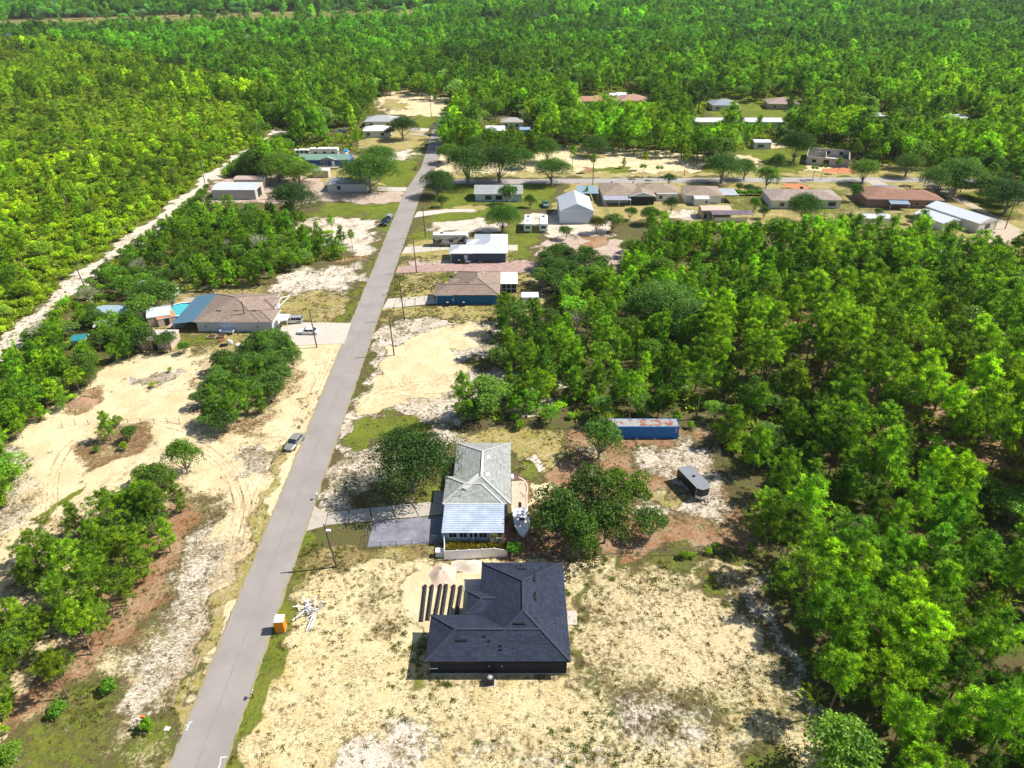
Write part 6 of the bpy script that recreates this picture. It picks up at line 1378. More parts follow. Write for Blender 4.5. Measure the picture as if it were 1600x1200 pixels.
rv = trailer_home('motorhome', 'cream motorhome with dark brown swoosh graphics parked beside the white-roofed house', 'motorhome', 0, 0, 0, 10.2, 2.55, 3.6, cream, [
 ((-.5, -.28), 0, (.6, .6), (2.6, 1.4), brown), ((-.28, .05), 0, (.6, .6), (1.3, .95), taupe), ((-.47, -.12), 0, (2.8, 1.9), (3.0, 2.05), brown), ((-.12, .22), 0, (1.7, 2.3), (2.2, 3.0), taupe), ((.20, .42), 0, (.9, 2.5), (1.6, 3.2), brown), ((.05, .5), 0, (.6, .6), (.95, 1.2), brown)], .5, 2, (x-.2, y+2.0))
part('roof_sheet', MB().box(-4.85, 4.5, -1.15, 1.15, 3.605, 3.65), whitem, rv)
trailer_home('travel_trailer', 'white travel trailer, left of the two parked side by side', 'travel trailer', 825, 357, math.radians(-92), 8.4, 2.45, 3.1, whitem, [((-.45, .45), 0, (1.0, 1.0), (1.12, 1.12), blk)])
trailer_home('travel_trailer', 'white travel trailer with dark rear windows, right of the two parked side by side', 'travel trailer', 849, 357, math.radians(-92), 8.2, 2.45, 3.1, whitem, [((-.45, .45), 0, (.9, .9), (1.0, 1.0), taupe)], units=1)
trailer_home('travel_trailer', 'long white travel trailer behind the royal blue mobile home', 'travel trailer', 508, 244, math.radians(2), 11.5, 2.5, 3.4, whitem, [((-.45, .45), 0, (1.2, 1.2), (1.6, 1.6), taupe)], units=2)
trailer_home('travel_trailer', 'small white trailer behind the left end of the royal blue mobile home', 'travel trailer', 473, 243, math.radians(2), 6, 2.4, 2.6, whitem, [], units=1)
trailer_home('travel_trailer', 'white travel trailer half hidden by trees behind the round pool', 'travel trailer', 250, 462, math.radians(-14), 10, 2.5, 3.2, whitem, [((-.45, .45), 0, (1.0, 1.0), (1.4, 1.4), blk)], units=2)
# ---- black enclosed trailer
t = thing('enclosed_trailer', 'black enclosed cargo trailer with grey roof standing on the white sand of the fenced yard', 'trailer', (28.9, 88.7, 0), math.radians(-68)); bt = mat('trailer_black', (.022, .022, .025), .35, var=.1); rg = mat('trailer_roof', (.25, .26, .28), .5, .2, var=.1, scale=.6)
poly = [(-3.2, -1.22), (2.5, -1.22), (3.5, 0), (2.5, 1.22), (-3.2, 1.22)]
poly = [(-2.7, -1.22), (2.6, -1.22), (3.35, -.62), (3.35, .62), (2.6, 1.22), (-2.7, 1.22)]
part('body', MB().prism(poly, .55, 2.38), bt, t); part('roof', MB().prism([(a*1.008, b_*1.015) for a, b_ in poly], 2.383, 2.45), rg, t)
part('stone_guard', MB().prism([(2.62, -1.245), (3.38, -.64), (3.38, .64), (2.62, 1.245), (2.55, 1.23), (2.55, -1.23)], .5, .98), TR, t)
for s in (-1, 1): part('corner_strip', MB().box(2.54, 2.64, s*1.235-.02, s*1.235+.02, .98, 2.37), galv, t)
part('roof_vent', MB().box(-.2, .2, -.2, .2, 2.453, 2.56), blk, t); part('side_door', MB().box(1.2, 2.05, -1.26, -1.225, .65, 2.25), bt, t)
tr = MB()
for q in (-2.1, -1.0, .1): tr.box(q-.02, q+.02, -1.235, -1.222, .6, 2.35); tr.box(q-.02, q+.02, 1.222, 1.235, .6, 2.35)
part('side_trim', tr, blk, t); part('fender', MB().box(-1.6, .9, -1.32, -1.225, .5, .85).box(-1.6, .9, 1.225, 1.32, .5, .85), galv, t)
for s in (-1, 1):
    for q in (-.8, .1): wheel(t, q, s*1.12, .34, .2)
part('drawbar', MB().bar((3.3, -.5, .45), (4.4, 0, .45), .1).bar((3.3, .5, .45), (4.4, 0, .45), .1), blk, t); part('jack', MB().tube([(4.2, 0, 0), (4.2, 0, .9)], .05, 6), galv, t)
# ---- blue shipping container
t = thing('shipping_container', 'long blue shipping container with rusty white roof at the back of the fenced yard', 'container', (23.2, 103.5, 0)); cb = mat('container_blue', (.02, .20, .58), .5, var=.18, scale=.8)
m = bpy.data.materials.new('container_roof_rust'); nt, b, out = nodes(m); L = nt.links.new; tcn = nt.nodes.new('ShaderNodeTexCoord'); nn = nt.nodes.new('ShaderNodeTexNoise'); nn.inputs['Scale'].default_value = .55; nn.inputs['Detail'].default_value = 9; nn.inputs['Roughness'].default_value = .72
L(tcn.outputs['Object'], nn.inputs['Vector']); cr = nt.nodes.new('ShaderNodeValToRGB'); L(nn.outputs['Fac'], cr.inputs[0]); cr.color_ramp.elements[0].position = .40; cr.color_ramp.elements[0].color = (.27, .09, .05, 1); cr.color_ramp.elements[1].position = .50; cr.color_ramp.elements[1].color = (.36, .37, .36, 1)
e = cr.color_ramp.elements.new(.62); e.color = (.33, .33, .29, 1); e = cr.color_ramp.elements.new(.70); e.color = (.45, .22, .12, 1); L(cr.outputs[0], b.inputs['Base Color']); b.inputs['Roughness'].default_value = .8
x0, x1, y0, y1 = 17.05, 29.25, 102.25, 104.7; cs = MB(); n = 46
for s, yy in ((-1, y0), (1, y1)):
    cs = MB(); xs = np.linspace(x0+.12, x1-.12, n*2+1)
    for i in range(n*2): dd = .0 if (i//1) % 2 else .045; cs.box(xs[i], xs[i+1], yy - (.0 if s > 0 else -dd) - .02, yy + (-dd if s > 0 else 0.0) + .02, .18, 2.46)
    part('corrugated_side', cs, cb, t)
fm = MB()
for a in (x0, x1):
    for b_ in (y0, y1): fm.box(a-.07, a+.07, b_-.07, b_+.07, 0, 2.6)
for b_ in (y0, y1): fm.box(x0, x1, b_-.06, b_+.06, .1, .22).box(x0, x1, b_-.06, b_+.06, 2.45, 2.59)
for a in (x0, x1): fm.box(a-.05, a+.05, y0, y1, .1, .22).box(a-.05, a+.05, y0, y1, 2.45, 2.59)
part('frame', fm, cb, t); part('end_wall', MB().box(x0+.02, x0+.06, y0, y1, .2, 2.45), cb, t)
for s in (0, 1): part('door', MB().box(x1-.05, x1-.01, y0+.06+s*1.16, y0+1.2+s*1.16, .2, 2.45), cb, t)
rf = MB(); rf.box(x0+.08, x1-.08, y0+.08, y1-.08, 2.55, 2.6)
for i in range(40): rf.box(x0+.2+i*.3, x0+.32+i*.3, y0+.12, y1-.12, 2.601, 2.63)
part('roof', rf, m, t)
mk = MB()
for i in range(5): mk.box(28.75, 28.95, y0-.03, y0-.022, 2.2-i*.22, 2.34-i*.22)
part('marking', mk, TR, t)
for i, q in enumerate((22.0, 25.2)): part('support_block', MB().box(q-.25, q+.25, y0-.35, y0-.05, 0, .22), conc, t)
# ---- portable toilet
t = thing('portable_toilet', 'orange portable toilet with white roof standing on the grass at the road edge', 'portable toilet', (G(440, 984)[0], G(440, 984)[1], 0), math.radians(4)); orange = mat('plastic_orange', (.72, .27, .02), .5, var=.05)
part('wall', MB().box(-.58, .58, -.6, .6, .12, 2.08), orange, t); part('base', MB().box(-.62, .62, -.64, .64, 0, .12), mat('plastic_grey', (.25, .25, .25), .6), t)
rf = MB(); rf.add([(-.62, -.64, 2.09), (.62, -.64, 2.09), (.62, .64, 2.09), (-.62, .64, 2.09), (-.5, -.45, 2.32), (.5, -.45, 2.32), (.5, .45, 2.32), (-.5, .45, 2.32)], [(0,3,2,1),(4,5,6,7),(0,1,5,4),(1,2,6,5),(2,3,7,6),(3,0,4,7)]); part('roof', rf, TR, t)
d_ = part('door', MB().box(.582, .62, -.42, .42, .2, 1.95), orange, t); part('handle', MB().box(.622, .66, .28, .34, .95, 1.15), blk, d_)
for q in (-.35, 0, .35): part('wall_rib', MB().box(q-.03, q+.03, -.63, -.602, .2, 2.0), orange, t)
part('vent_pipe', MB().tube([(-.4, .4, 2.2), (-.4, .4, 2.62)], .06, 8), TR, t)
# ---- septic chambers: six rows of black arched chambers
chb = mat('chamber_black', (.02, .02, .021), .55); grp = 'black leaching chambers laid in rows beside the black-roofed house'
far = [(664, 919), (675, 919), (688, 918), (697, 918), (709, 919), (720, 920)]; near = [(658, 972), (668, 970), (680, 962), (690, 961), (702, 960), (713, 960)]
nmr = ['leftmost', 'second from left', 'third from left', 'fourth from left', 'second from right', 'rightmost']
for i in range(6):
    a = G(*far[i]); b_ = G(*near[i]); b_ = (a[0] + (b_[0]-a[0]), b_[1] - (0 if i < 2 else .5)); t = thing('leaching_chamber', f'{nmr[i]} of the six black septic chamber rows beside the black-roofed house', 'septic chamber', (a[0], a[1], 0), 0, grp)
    n = 5; P = lambda q: (a[0]+(b_[0]-a[0])*q, a[1]+(b_[1]-a[1])*q)
    for k in range(n):
        sg = MB(); p, q = P((k+.02)/n), P((k+.98)/n)
        def arch(pt, s): return [(pt[0]+math.cos(th)*.27*s, pt[1], .02+max(0, math.sin(th))*.30*s) for th in [math.pi*u/7 for u in range(8)]]
        sc = []
        for u in range(7): s_ = 1.0 if u % 2 == 0 else .93; sc.append(arch((p[0]+(q[0]-p[0])*u/6, p[1]+(q[1]-p[1])*u/6), s_))
        sg.loft(sc); part('chamber_segment', sg, chb, t)
    part('end_cap', MB().tube([(a[0], a[1]+.2, .0), (a[0], a[1]+.2, .27)], .25, 10), chb, t)
def pipes(name, label, lines, r, m):
    mb = MB()
    for L_ in lines: mb.tube([(*G(*p), .12 + .08*(i % 2)) for i, p in enumerate(L_)], r, 6)
    return tagobj(part(name, mb, m), label, 'pipe')
pv = mat('pvc_pale', (.66, .74, .68), .5); pipes('drain_pipe', 'pale green pipes lying between the sand heaps and the septic rows', [[(697, 918), (694, 908), (697, 897), (706, 893)], [(706, 893), (716, 886), (722, 884)]], .09, pv)
# ---- debris heap at the road edge
t = thing('debris_heap', 'tangled heap of white scrap pipes and boards on the verge right of the road', 'debris', (*G(484, 952), 0)); rr = random.Random(4)
for i in range(34):
    a = rr.uniform(0, 6.28); l = rr.uniform(.5, 1.5); c_ = Vector((t.location.x + rr.gauss(0, .75), t.location.y + rr.gauss(0, .8), rr.uniform(.08, .65))); d_ = Vector((math.cos(a), math.sin(a), rr.uniform(-.2, .2)))*l*.6
    c_.z = max(c_.z, .1 + abs(d_.z)); part('board', MB().bar(c_-d_, c_+d_, rr.choice((.08, .12, .22)), .05), rr.choice((whitem, whitem, mat('scrap_beige', (.55, .5, .44), .8), galv)), t)
t2 = thing('scrap_boards', 'small bundle of boards in the grass just below the white debris heap', 'debris', (*G(486, 975), 0))
for i in range(7): c_ = Vector((t2.location.x + rr.gauss(0, .2), t2.location.y + rr.gauss(0, .3), .05+.04*i)); part('board', MB().bar(c_ - Vector((.1, 1.1, 0)), c_ + Vector((.1, 1.0, 0)), .14, .035), rr.choice((whitem, galv)), t2)
# ---- utility poles
wood_d = mat('pole_wood', (.10, .075, .055), .9, var=.2, scale=3)
def pole(px, py, h, label, head='plain', lean=0.0):
    x, y = G(px, py); t = thing('utility_pole', label, 'utility pole', (x, y, 0), 0, 'wooden utility poles along the roads')
    part('pole', MB().tube([(x, y, -.1), (x+lean*.5, y, h*.5), (x+lean, y, h)], [.15, .13, .10], 8), wood_d, t)
    if head == 'lamp': part('lamp_head', MB().box(x+.12+lean, x+.75+lean, y-.16, y+.16, h-1.25, h-1.0), TR, t); part('lamp_arm', MB().bar((x+lean, y, h-1.0), (x+.3+lean, y, h-1.0), .06), galv, t)
    if head in ('cross', 'transformer'): part('crossarm', MB().box(x-1.2, x+1.2, y-.06, y+.06, h-.5, h-.35), wood_d, t)
    if head in ('cross', 'transformer'):
        for q in (-1.05, -.4, .4, 1.05): part('insulator', MB().tube([(x+q, y, h-.35), (x+q, y, h-.15)], .05, 6), TR, t)
    if head == 'transformer': part('transformer', MB().tube([(x+.35, y, h-2.0), (x+.35, y, h-1.1)], .26, 10), galv, t)
    return t
pole(526, 886, 8.0, 'nearest utility pole with a small white lamp, beside the concrete drive', 'lamp', -.7)
pole(616, 555, 9.2, 'utility pole at the edge of the sand lot right of the road', lean=-.3)
pole(632, 500, 9.8, 'utility pole beside the drive of the brown-roofed blue house', lean=-.4)
pole(651, 426, 9.5, 'utility pole between the rose gravel lane and the road', lean=-.3)
pole(665, 371, 9.2, 'utility pole on the grass beside the motorhome lot', lean=-.3)
pole(495, 543, 9.0, 'utility pole at the near edge of the wide concrete drive', lean=-.3)
pole(388, 512, 6.6, 'short dark pole against the near wall of the left brown house', lean=-.3)
pole(926, 289, 9.5, 'utility pole beside the cross road behind the ranch house')
pole(674, 183, 9, 'utility pole on the lawn near the end of the road')
pole(322, 294, 9.5, 'pole with crossarm and transformer beside the sandy track', 'transformer')
pole(361, 260, 9, 'pole further up the sandy track beside the spreading oak')
pole(141, 469, 10, 'bare leaning pole between the sandy track and the oak thicket', lean=-.8)
pole(1570, 358, 9.5, 'pole with transformer at the right edge below the white metal buildings', 'transformer')
pole(111, 334, 8, 'thin bare trunk standing in the wild field', lean=-1.0)  # a bare tree trunk, built in the shape of a pole
# ---- mailboxes
def mailbox(px, py, label, m):
    x, y = G(px, py); t = thing('mailbox', label, 'mailbox', (x, y, 0)); part('post', MB().box(x-.05, x+.05, y-.05, y+.05, 0, 1.0), wood_d, t)
    b = MB(); b.loft([[(x+math.cos(a)*.12 if a is not None else 0, yy, 1.12+math.sin(a)*.12) for a in [math.pi*k/5 for k in range(6)]] + [(x-.12, yy, 1.0), (x+.12, yy, 1.0)] for yy in (y-.25, y+.25)]); part('box', b, m, t); part('flag', MB().box(x+.125, x+.145, y-.05, y+.02, 1.1, 1.35), REDL, t)
mailbox(547, 499, 'black mailbox at the corner of the wide concrete drive', blk); mailbox(634, 382, 'dark mailbox at the mouth of the motorhome drive', blk); mailbox(496, 780, 'white mailbox at the mouth of the grey-roofed house drive', TR); mailbox(605, 461, 'pale mailbox beside the drive of the brown-roofed blue house', TR)
mailbox(396, 1090, 'small grey marker box on a post at the right edge of the near road', galv)
# ---- fences
def fence_line(label, px, step, h, name='fence', post_m=galv, wires=2, wire_m=galv, mesh=False, rad=.045):
    P = GP(px); t = thing(name, label, 'fence', (*P[0], 0)); pts = []
    for a, b_ in zip(P[:-1], P[1:]):
        n = max(1, round(math.dist(a, b_)/step)); pts += [(a[0]+(b_[0]-a[0])*i/n, a[1]+(b_[1]-a[1])*i/n) for i in range(n)]
    pts.append(P[-1])
    pm = None
    for p in pts:
        me = pm or MB().tube([(0, 0, 0), (0, 0, h)], rad, 6).mesh('post', post_m); pm = me; o = bpy.data.objects.new('post', me); COL.objects.link(o); o.parent = t; o.location = (p[0]-P[0][0], p[1]-P[0][1], 0)
    w = MB()
    for k in range(wires):
        z = h*(k+1)/wires - .04
        for a, b_ in zip(pts[:-1], pts[1:]): w.bar((*a, z), (*b_, z), .022)
    if mesh:
        for a, b_ in zip(pts[:-1], pts[1:]):
            n = int(math.dist(a, b_)/.30)
            for i in range(n): q = (a[0]+(b_[0]-a[0])*i/n, a[1]+(b_[1]-a[1])*i/n); w.bar((*q, .03), (*q, h-.05), .012)
    part('wire', w, wire_m, t, kind='stuff'); return t
mesh_d = mat('chainlink_dark', (.16, .16, .15), .7, .3)
fence_line('low wire fence with thin posts crossing the upper sandy lot', [(98, 668), (118, 664), (262, 661), (300, 662)], 2.4, 1.1, wires=2, post_m=wood_d)
fence_line('chain-link fence along the back of the yard behind the blue container', [(718, 670), (800, 670), (900, 669), (1062, 664), (1104, 672)], 3.0, 1.4, post_m=galv, wires=2, wire_m=mesh_d, mesh=True)
fence_line('chain-link fence running down the right side of the fenced yard', [(1105, 672), (1130, 730), (1165, 800), (1192, 862)], 3.0, 1.4, wires=2, wire_m=mesh_d, mesh=True)
fence_line('chain-link fence between the fenced yard and the black-roofed house lot', [(1190, 864), (1000, 868), (800, 876)], 3.0, 1.3, wires=2, wire_m=mesh_d, mesh=True)
fence_line('low dark fence around the blue-grey parking pad', [(578, 817), (571, 857), (692, 851)], 2.4, 1.1, wires=2, post_m=blk, wire_m=mesh_d, mesh=True)
fence_line('grey chain-link fence beside the planted strip of the grey-roofed house', [(663, 848), (694, 846)], 1.5, 1.3, wires=3, wire_m=galv, mesh=True)
fence_line('wire fence along the near edge of the pale gravel lot', [(672, 371), (678, 338)], 3.0, 1.2, wires=2); fence_line('wire fence behind the motorhome lot', [(672, 371), (800, 367), (880, 370)], 3.2, 1.2, wires=2, wire_m=mesh_d)
fence_line('wooden rail fence left of the pink-roofed house', [(1195, 305), (1200, 318), (1250, 345)], 3.0, 1.3, wires=2); fence_line('grey post fence left of the long ranch house', [(938, 300), (948, 328), (952, 340)], 2.5, 1.4, wires=2, mesh=True)
# white vinyl fence of panels
vt = thing('vinyl_fence', 'white vinyl panel fence between the grey-roofed house and the sand heaps', 'fence', (-10, 73.6, 0))
def vpanels(a, b_, n, hs=None):
    a = Vector((*a, 0)); b_ = Vector((*b_, 0)); d = (b_-a).normalized(); nrm = Vector((-d.y, d.x, 0))*.03
    for i in range(n):
        p = a + (b_-a)*(i/n) + d*.09; q = a + (b_-a)*((i+1)/n) - d*.09; h = hs[i] if hs else 1.75; h2 = hs[i+1] if hs else 1.75
        part('panel', MB().add([p-nrm, q-nrm, q+nrm, p+nrm, p-nrm+Vector((0,0,h)), q-nrm+Vector((0,0,h2)), q+nrm+Vector((0,0,h2)), p+nrm+Vector((0,0,h))], [(0,3,2,1),(4,5,6,7),(0,1,5,4),(1,2,6,5),(2,3,7,6),(3,0,4,7)]), whitem, vt)
    for i in range(n+1): p = a + (b_-a)*(i/n); h = (hs[i] if hs else 1.75) + .1; part('post', MB().box(p.x-.075, p.x+.075, p.y-.075, p.y+.075, 0, h), whitem, vt)
vpanels(G(695, 875), G(792, 870), 5, [1.75, 1.75, 1.75, 1.75, 1.75, 1.35]); vpanels(G(695, 843), G(695, 872), 2)
t = thing('utility_cabinet', 'small pale cabinet at the left end of the white vinyl fence', 'cabinet', (*G(688, 868), 0)); part('box', MB().box(t.location.x-.6, t.location.x+.5, t.location.y-.4, t.location.y+.4, 0, 1.0), w_lb, t); part('lid', MB().box(t.location.x-.65, t.location.x+.55, t.location.y-.45, t.location.y+.45, 1.002, 1.08), TR, t)
# planted strip behind the fence: dry russet grasses
x, y = sample(1, 50, 60); its = []
for i in range(420): q = G(random.uniform(699, 788), random.uniform(855, 861)); g = random.uniform(.7, 1.5); its.append((q[0], q[1]+random.uniform(-.4, .4), 0, random.uniform(0, 6.28), (g*1.2, g*1.2, g*1.9), i % 3, random.choice([(2.4, 1.3, 1.2), (1.2, 1.1, 1), (1.6, 1.2, .8)])))
scatter('planted_grasses', ['weed0', 'weed1', 'litter0'], its)
# clipped hedge by the cross road
hx = [G(1130, 305), G(1182, 306)]; hv, hf, hsd, off = [], [], [], 0
for i in range(60):
    tt = random.uniform(0, 1); rv_, rf_, rs_ = PROTO[f'bush{i % 3}']['raw']; s_ = random.uniform(.55, .8); a_ = random.uniform(0, 6.28)
    q = rv_ * np.array([s_, s_, s_]); q = np.stack([q[:, 0]*math.cos(a_) - q[:, 1]*math.sin(a_), q[:, 0]*math.sin(a_) + q[:, 1]*math.cos(a_), q[:, 2]], 1)
    hv.append(q + np.array([hx[0][0]+(hx[1][0]-hx[0][0])*tt*1.2, hx[0][1]+random.uniform(-.5, .5), random.uniform(0, .5)])); hf.append(rf_ + off); hsd.append(rs_); off += len(rv_)
hd = part('hedge', mesh_np('hedge', np.concatenate(hv), np.concatenate(hf), [fol['shrub']], np.concatenate(hsd)), None); hd['tint'] = [.6, .9, .7]
tagobj(hd, 'long clipped green hedge right of the white sheet carport', 'hedge')
# ---- boat on its trailer
t = thing('boat', 'white centre console boat with hardtop on a trailer beside the grey-roofed house', 'boat', (*G(815, 826), 0), math.radians(-86)); hull = MB()
def hs(X, w, z0, z1): return [(X, 0, z0), (X, w*.75, z0+.25), (X, w, z1), (X, w*.86, z1+.02), (X, w*.84, z1-.25), (X, 0, z1-.3), (X, -w*.84, z1-.25), (X, -w*.86, z1+.02), (X, -w, z1), (X, -w*.75, z0+.25)]
hull.loft([hs(-3.1, 1.15, .6, 1.45), hs(-1, 1.22, .55, 1.5), hs(1, 1.15, .6, 1.6), hs(2.2, .8, .75, 1.72), hs(3.0, .35, 1.0, 1.82), hs(3.4, .05, 1.5, 1.88)]); part('hull', hull, whitem, t)
part('console', MB().box(-.5, .4, -.42, .42, 1.25, 2.25), whitem, t); part('hardtop', MB().box(-1.2, .9, -.85, .85, 3.0, 3.08), whitem, t)
for a in (-1, .6):
    for s in (-1, 1): part('top_post', MB().bar((a, s*.7, 1.3), (a, s*.7, 3.0), .05), galv, t)
part('windscreen', MB().box(.41, .45, -.4, .4, 2.0, 2.5), GLASS, t); part('outboard_motor', MB().box(-3.7, -3.15, -.22, .22, .9, 2.0), blk, t); part('seat', MB().box(-1.5, -1.0, -.5, .5, 1.25, 1.85), mat('seat_grey', (.4, .42, .46), .7), t)
part('trailer_frame', MB().box(-2.8, 3.2, -.75, -.65, .4, .5).box(-2.8, 3.2, .65, .75, .4, .5).bar((3.2, 0, .45), (4.5, 0, .45), .1), galv, t)
for s in (-1, 1): wheel(t, -.8, s*1.05, .32, .2)
t = thing('boat', 'blue and white covered boat right of the long trailer behind the royal blue home', 'boat', (*G(541, 243), 0), math.radians(-80)); hull = MB(); hull.loft([hs(-3, 1.1, .6, 1.5), hs(0, 1.15, .6, 1.6), hs(1.8, .8, .7, 1.7), hs(3, .1, 1.2, 1.9)]); part('hull', hull, whitem, t); part('cover', MB().box(-2.6, 1.2, -.8, .8, 1.45, 2.1), mat('cover_blue', (.03, .22, .45), .6), t)
# ---- HVAC units
def hvac(x, y, label, m=blk, s=.45):
    t = thing('air_conditioner', label, 'air conditioner', (x, y, 0)); part('case', MB().box(x-s, x+s, y-s, y+s, .08, 1.0), m, t); part('pad', MB().box(x-s-.15, x+s+.15, y-s-.15, y+s+.15, 0, .078), conc, t)
    part('fan_guard', MB().tube([(x, y, 1.002), (x, y, 1.06)], s*.75, 14), galv, t); part('fan_hub', MB().tube([(x, y, 1.062), (x, y, 1.10)], .12, 8), TR, t)
hvac(-2.55, 53.2, 'black air conditioner on a pad against the dark wall of the new house'); hvac(-15.6, 156.9, 'left of two air conditioners against the bright blue wall'); hvac(-11.7, 156.9, 'right of two air conditioners against the bright blue wall')
hvac(-14.6, 184.2, 'dark air conditioner against the slate wall left of the white door'); 
t = thing('grill', 'covered black grill and table beside the white back door of the slate house', 'grill', (-13.4, 184.1, 0)); part('body', MB().box(-13.9, -12.9, 183.8, 184.4, .5, 1.1), blk, t); part('table', MB().box(-12.7, -11.4, 183.7, 184.4, .7, .76), galv, t)
for q in (-13.8, -13.0, -12.6, -11.5): part('leg', MB().box(q-.03, q+.03, 184.0, 184.06, 0, .69), galv, t)
t = thing('garden_chair', 'reddish garden chair against the slate wall of the white-roofed house', 'chair', (-8.8, 184.3, 0)); rw = mat('chair_red', (.35, .10, .06), .6)
part('seat', MB().box(-9.1, -8.5, 184.0, 184.6, .4, .46), rw, t); part('backrest', MB().box(-9.1, -8.5, 184.62, 184.68, .4, 1.1), rw, t)
for a in (-9.05, -8.55):
    for b_ in (184.05, 184.55): part('leg', MB().box(a-.03, a+.03, b_-.03, b_+.03, 0, .398), rw, t)
# ---- round pool with deck
x, y = G(288, 491); t = thing('swimming_pool', 'round above-ground pool of turquoise water beside the blue patio roof', 'swimming pool', (x-.6, y, 0)); px0, py0 = x-.6, y
ring = MB(); na = 36; R0, R1 = 3.75, 3.6
ring.loft([[(px0+math.cos(a)*r, py0+math.sin(a)*r, z) for r, z in ((R0, 0), (R0, 1.3), (R1, 1.3), (R1, 0))] for a in [2*math.pi*k/na for k in range(na+1)]], cap=False); part('wall', ring, mat('pool_wall', (.10, .30, .38), .5), t)
cap_ = MB(); cap_.loft([[(px0+math.cos(a)*r, py0+math.sin(a)*r, z) for r, z in ((3.85, 1.302), (3.85, 1.37), (3.5, 1.37), (3.5, 1.302))] for a in [2*math.pi*k/na for k in range(na+1)]], cap=False); part('rim', cap_, TR, t)
part('water', MB().quad(*[(px0+math.cos(2*math.pi*k/na)*3.59, py0+math.sin(2*math.pi*k/na)*3.59, 1.15) for k in range(na)]), mat('pool_water', (.07, .42, .47), .08, var=.08, scale=.6), t)
dk_ = mat('deck_wood', (.42, .32, .25), .8)
la = MB(); la.bar((px0+.6, py0+3.6, .1), (px0+.6, py0+3.4, 2.1), .07).bar((px0+1.2, py0+3.6, .1), (px0+1.2, py0+3.4, 2.1), .07)
for k in range(5): la.bar((px0+.6, py0+3.5, .4+k*.35), (px0+1.2, py0+3.5, .4+k*.35), .07)
part('ladder', la, TR, t)
t = thing('pool_deck', 'brown wooden deck with railing behind the round pool', 'deck', (px0+3, py0+6, 0))
for k in range(12): part('plank', MB().box(px0-1.5+k*.5, px0-1.03+k*.5, py0+4.1, py0+7.2, 1.1, 1.15), dk_, t)
for q in (-1.4, 1.5, 4.3):
    for yy in (4.3, 7.0): part('post', MB().box(px0+q-.06, px0+q+.06, py0+yy-.06, py0+yy+.06, 0, 1.098), dk_, t)
rl = MB()
for k in range(13): rl.box(px0-1.5+k*.48, px0-1.44+k*.48, py0+7.2, py0+7.26, 1.1, 1.95)
rl.box(px0-1.5, px0+4.4, py0+7.2, py0+7.27, 1.95, 2.02); part('railing', rl, dk_, t)
t = thing('patio_deck', 'low brown deck in the shade below the blue patio roof', 'deck', (*G(277, 509), 0)); q = t.location
for k in range(8): part('plank', MB().box(q.x-1.8+k*.5, q.x-1.33+k*.5, q.y-1.5, q.y+1.2, .2, .26), dk_, t)
for a_ in (-1.7, 2.0): part('leg', MB().box(q.x+a_-.06, q.x+a_+.06, q.y-.1, q.y+.1, 0, .198), dk_, t)
# ---- junk beside the left house
t = thing('cargo_trailer', 'small pale blue open trailer against the near wall of the left brown house', 'trailer', (*G(356, 521), 0)); q = t.location; pb = mat('trailer_paleblue', (.42, .52, .60), .5)
part('bed', MB().box(q.x-1.5, q.x+1.5, q.y-.8, q.y+.8, .5, .56), pb, t)
for nm_, b_ in (('side', (q.x-1.5, q.x+1.5, q.y-.82, q.y-.76)), ('side', (q.x-1.5, q.x+1.5, q.y+.76, q.y+.82)), ('side', (q.x-1.52, q.x-1.46, q.y-.76, q.y+.76)), ('side', (q.x+1.46, q.x+1.52, q.y-.76, q.y+.76))): part(nm_, MB().box(*b_, .5, 1.0), pb, t)
for s in (-1, 1): part('wheel', MB().tube([(q.x, q.y+s*.84, .3), (q.x, q.y+s*1.0, .3)], .3, 12), TYRE, t)
for (a_, b_, lb) in ((331, 528, 'left'), (346, 527, 'right')):
    t = thing('planter_frame', f'{lb} of two raised wooden planter frames on the lawn below the left house', 'planter', (*G(a_, b_), 0)); q = t.location; pw = mat('planter_wood', (.40, .26, .16), .8)
    for c_ in ((q.x-.9, q.x+.9, q.y-.7, q.y-.62), (q.x-.9, q.x+.9, q.y+.62, q.y+.7), (q.x-.9, q.x-.82, q.y-.62, q.y+.62), (q.x+.82, q.x+.9, q.y-.62, q.y+.62)): part('board', MB().box(*c_, 0, .45), pw, t)
    part('soil', MB().box(q.x-.82, q.x+.82, q.y-.62, q.y+.62, 0, .3), mat('soil_dark', (.07, .045, .03), .95), t)
for i, (a_, b_, sx, sy, h_, mm, lb) in enumerate([(357, 530, 1.3, .8, .8, blk, 'black covered machine in the junk row below the left house'), (360, 537, 1.1, .7, .9, whitem, 'white appliance in the junk row below the left house'), (350, 541, 1.6, .7, .6, blk, 'dark low cart in the junk row below the left house'), (373, 540, 1.2, .7, .5, whitem, 'white upturned tub at the right end of the junk row'), (347, 533, 1.6, .6, .5, mat('crate_rust', (.30, .10, .06), .8), 'rusty brown crate in the junk row below the left house')]):
    t = thing('junk_item', lb, 'junk', (*G(a_, b_), 0), .2*i); b2 = MB(); b2.loft([[(X, -sy*w/2, .12), (X, sy*w/2, .12), (X, sy*w/2*.8, h_*hh), (X, -sy*w/2*.8, h_*hh)] for X, w, hh in ((-sx/2, .8, .7), (-sx*.3, 1, 1), (sx*.2, 1, .85), (sx/2, .7, .5))]); part('body', b2, mm, t)
    for q_ in (-sx*.35, sx*.3): part('leg', MB().box(q_-.05, q_+.05, -sy*.35, sy*.35, 0, .118), TYRE, t)
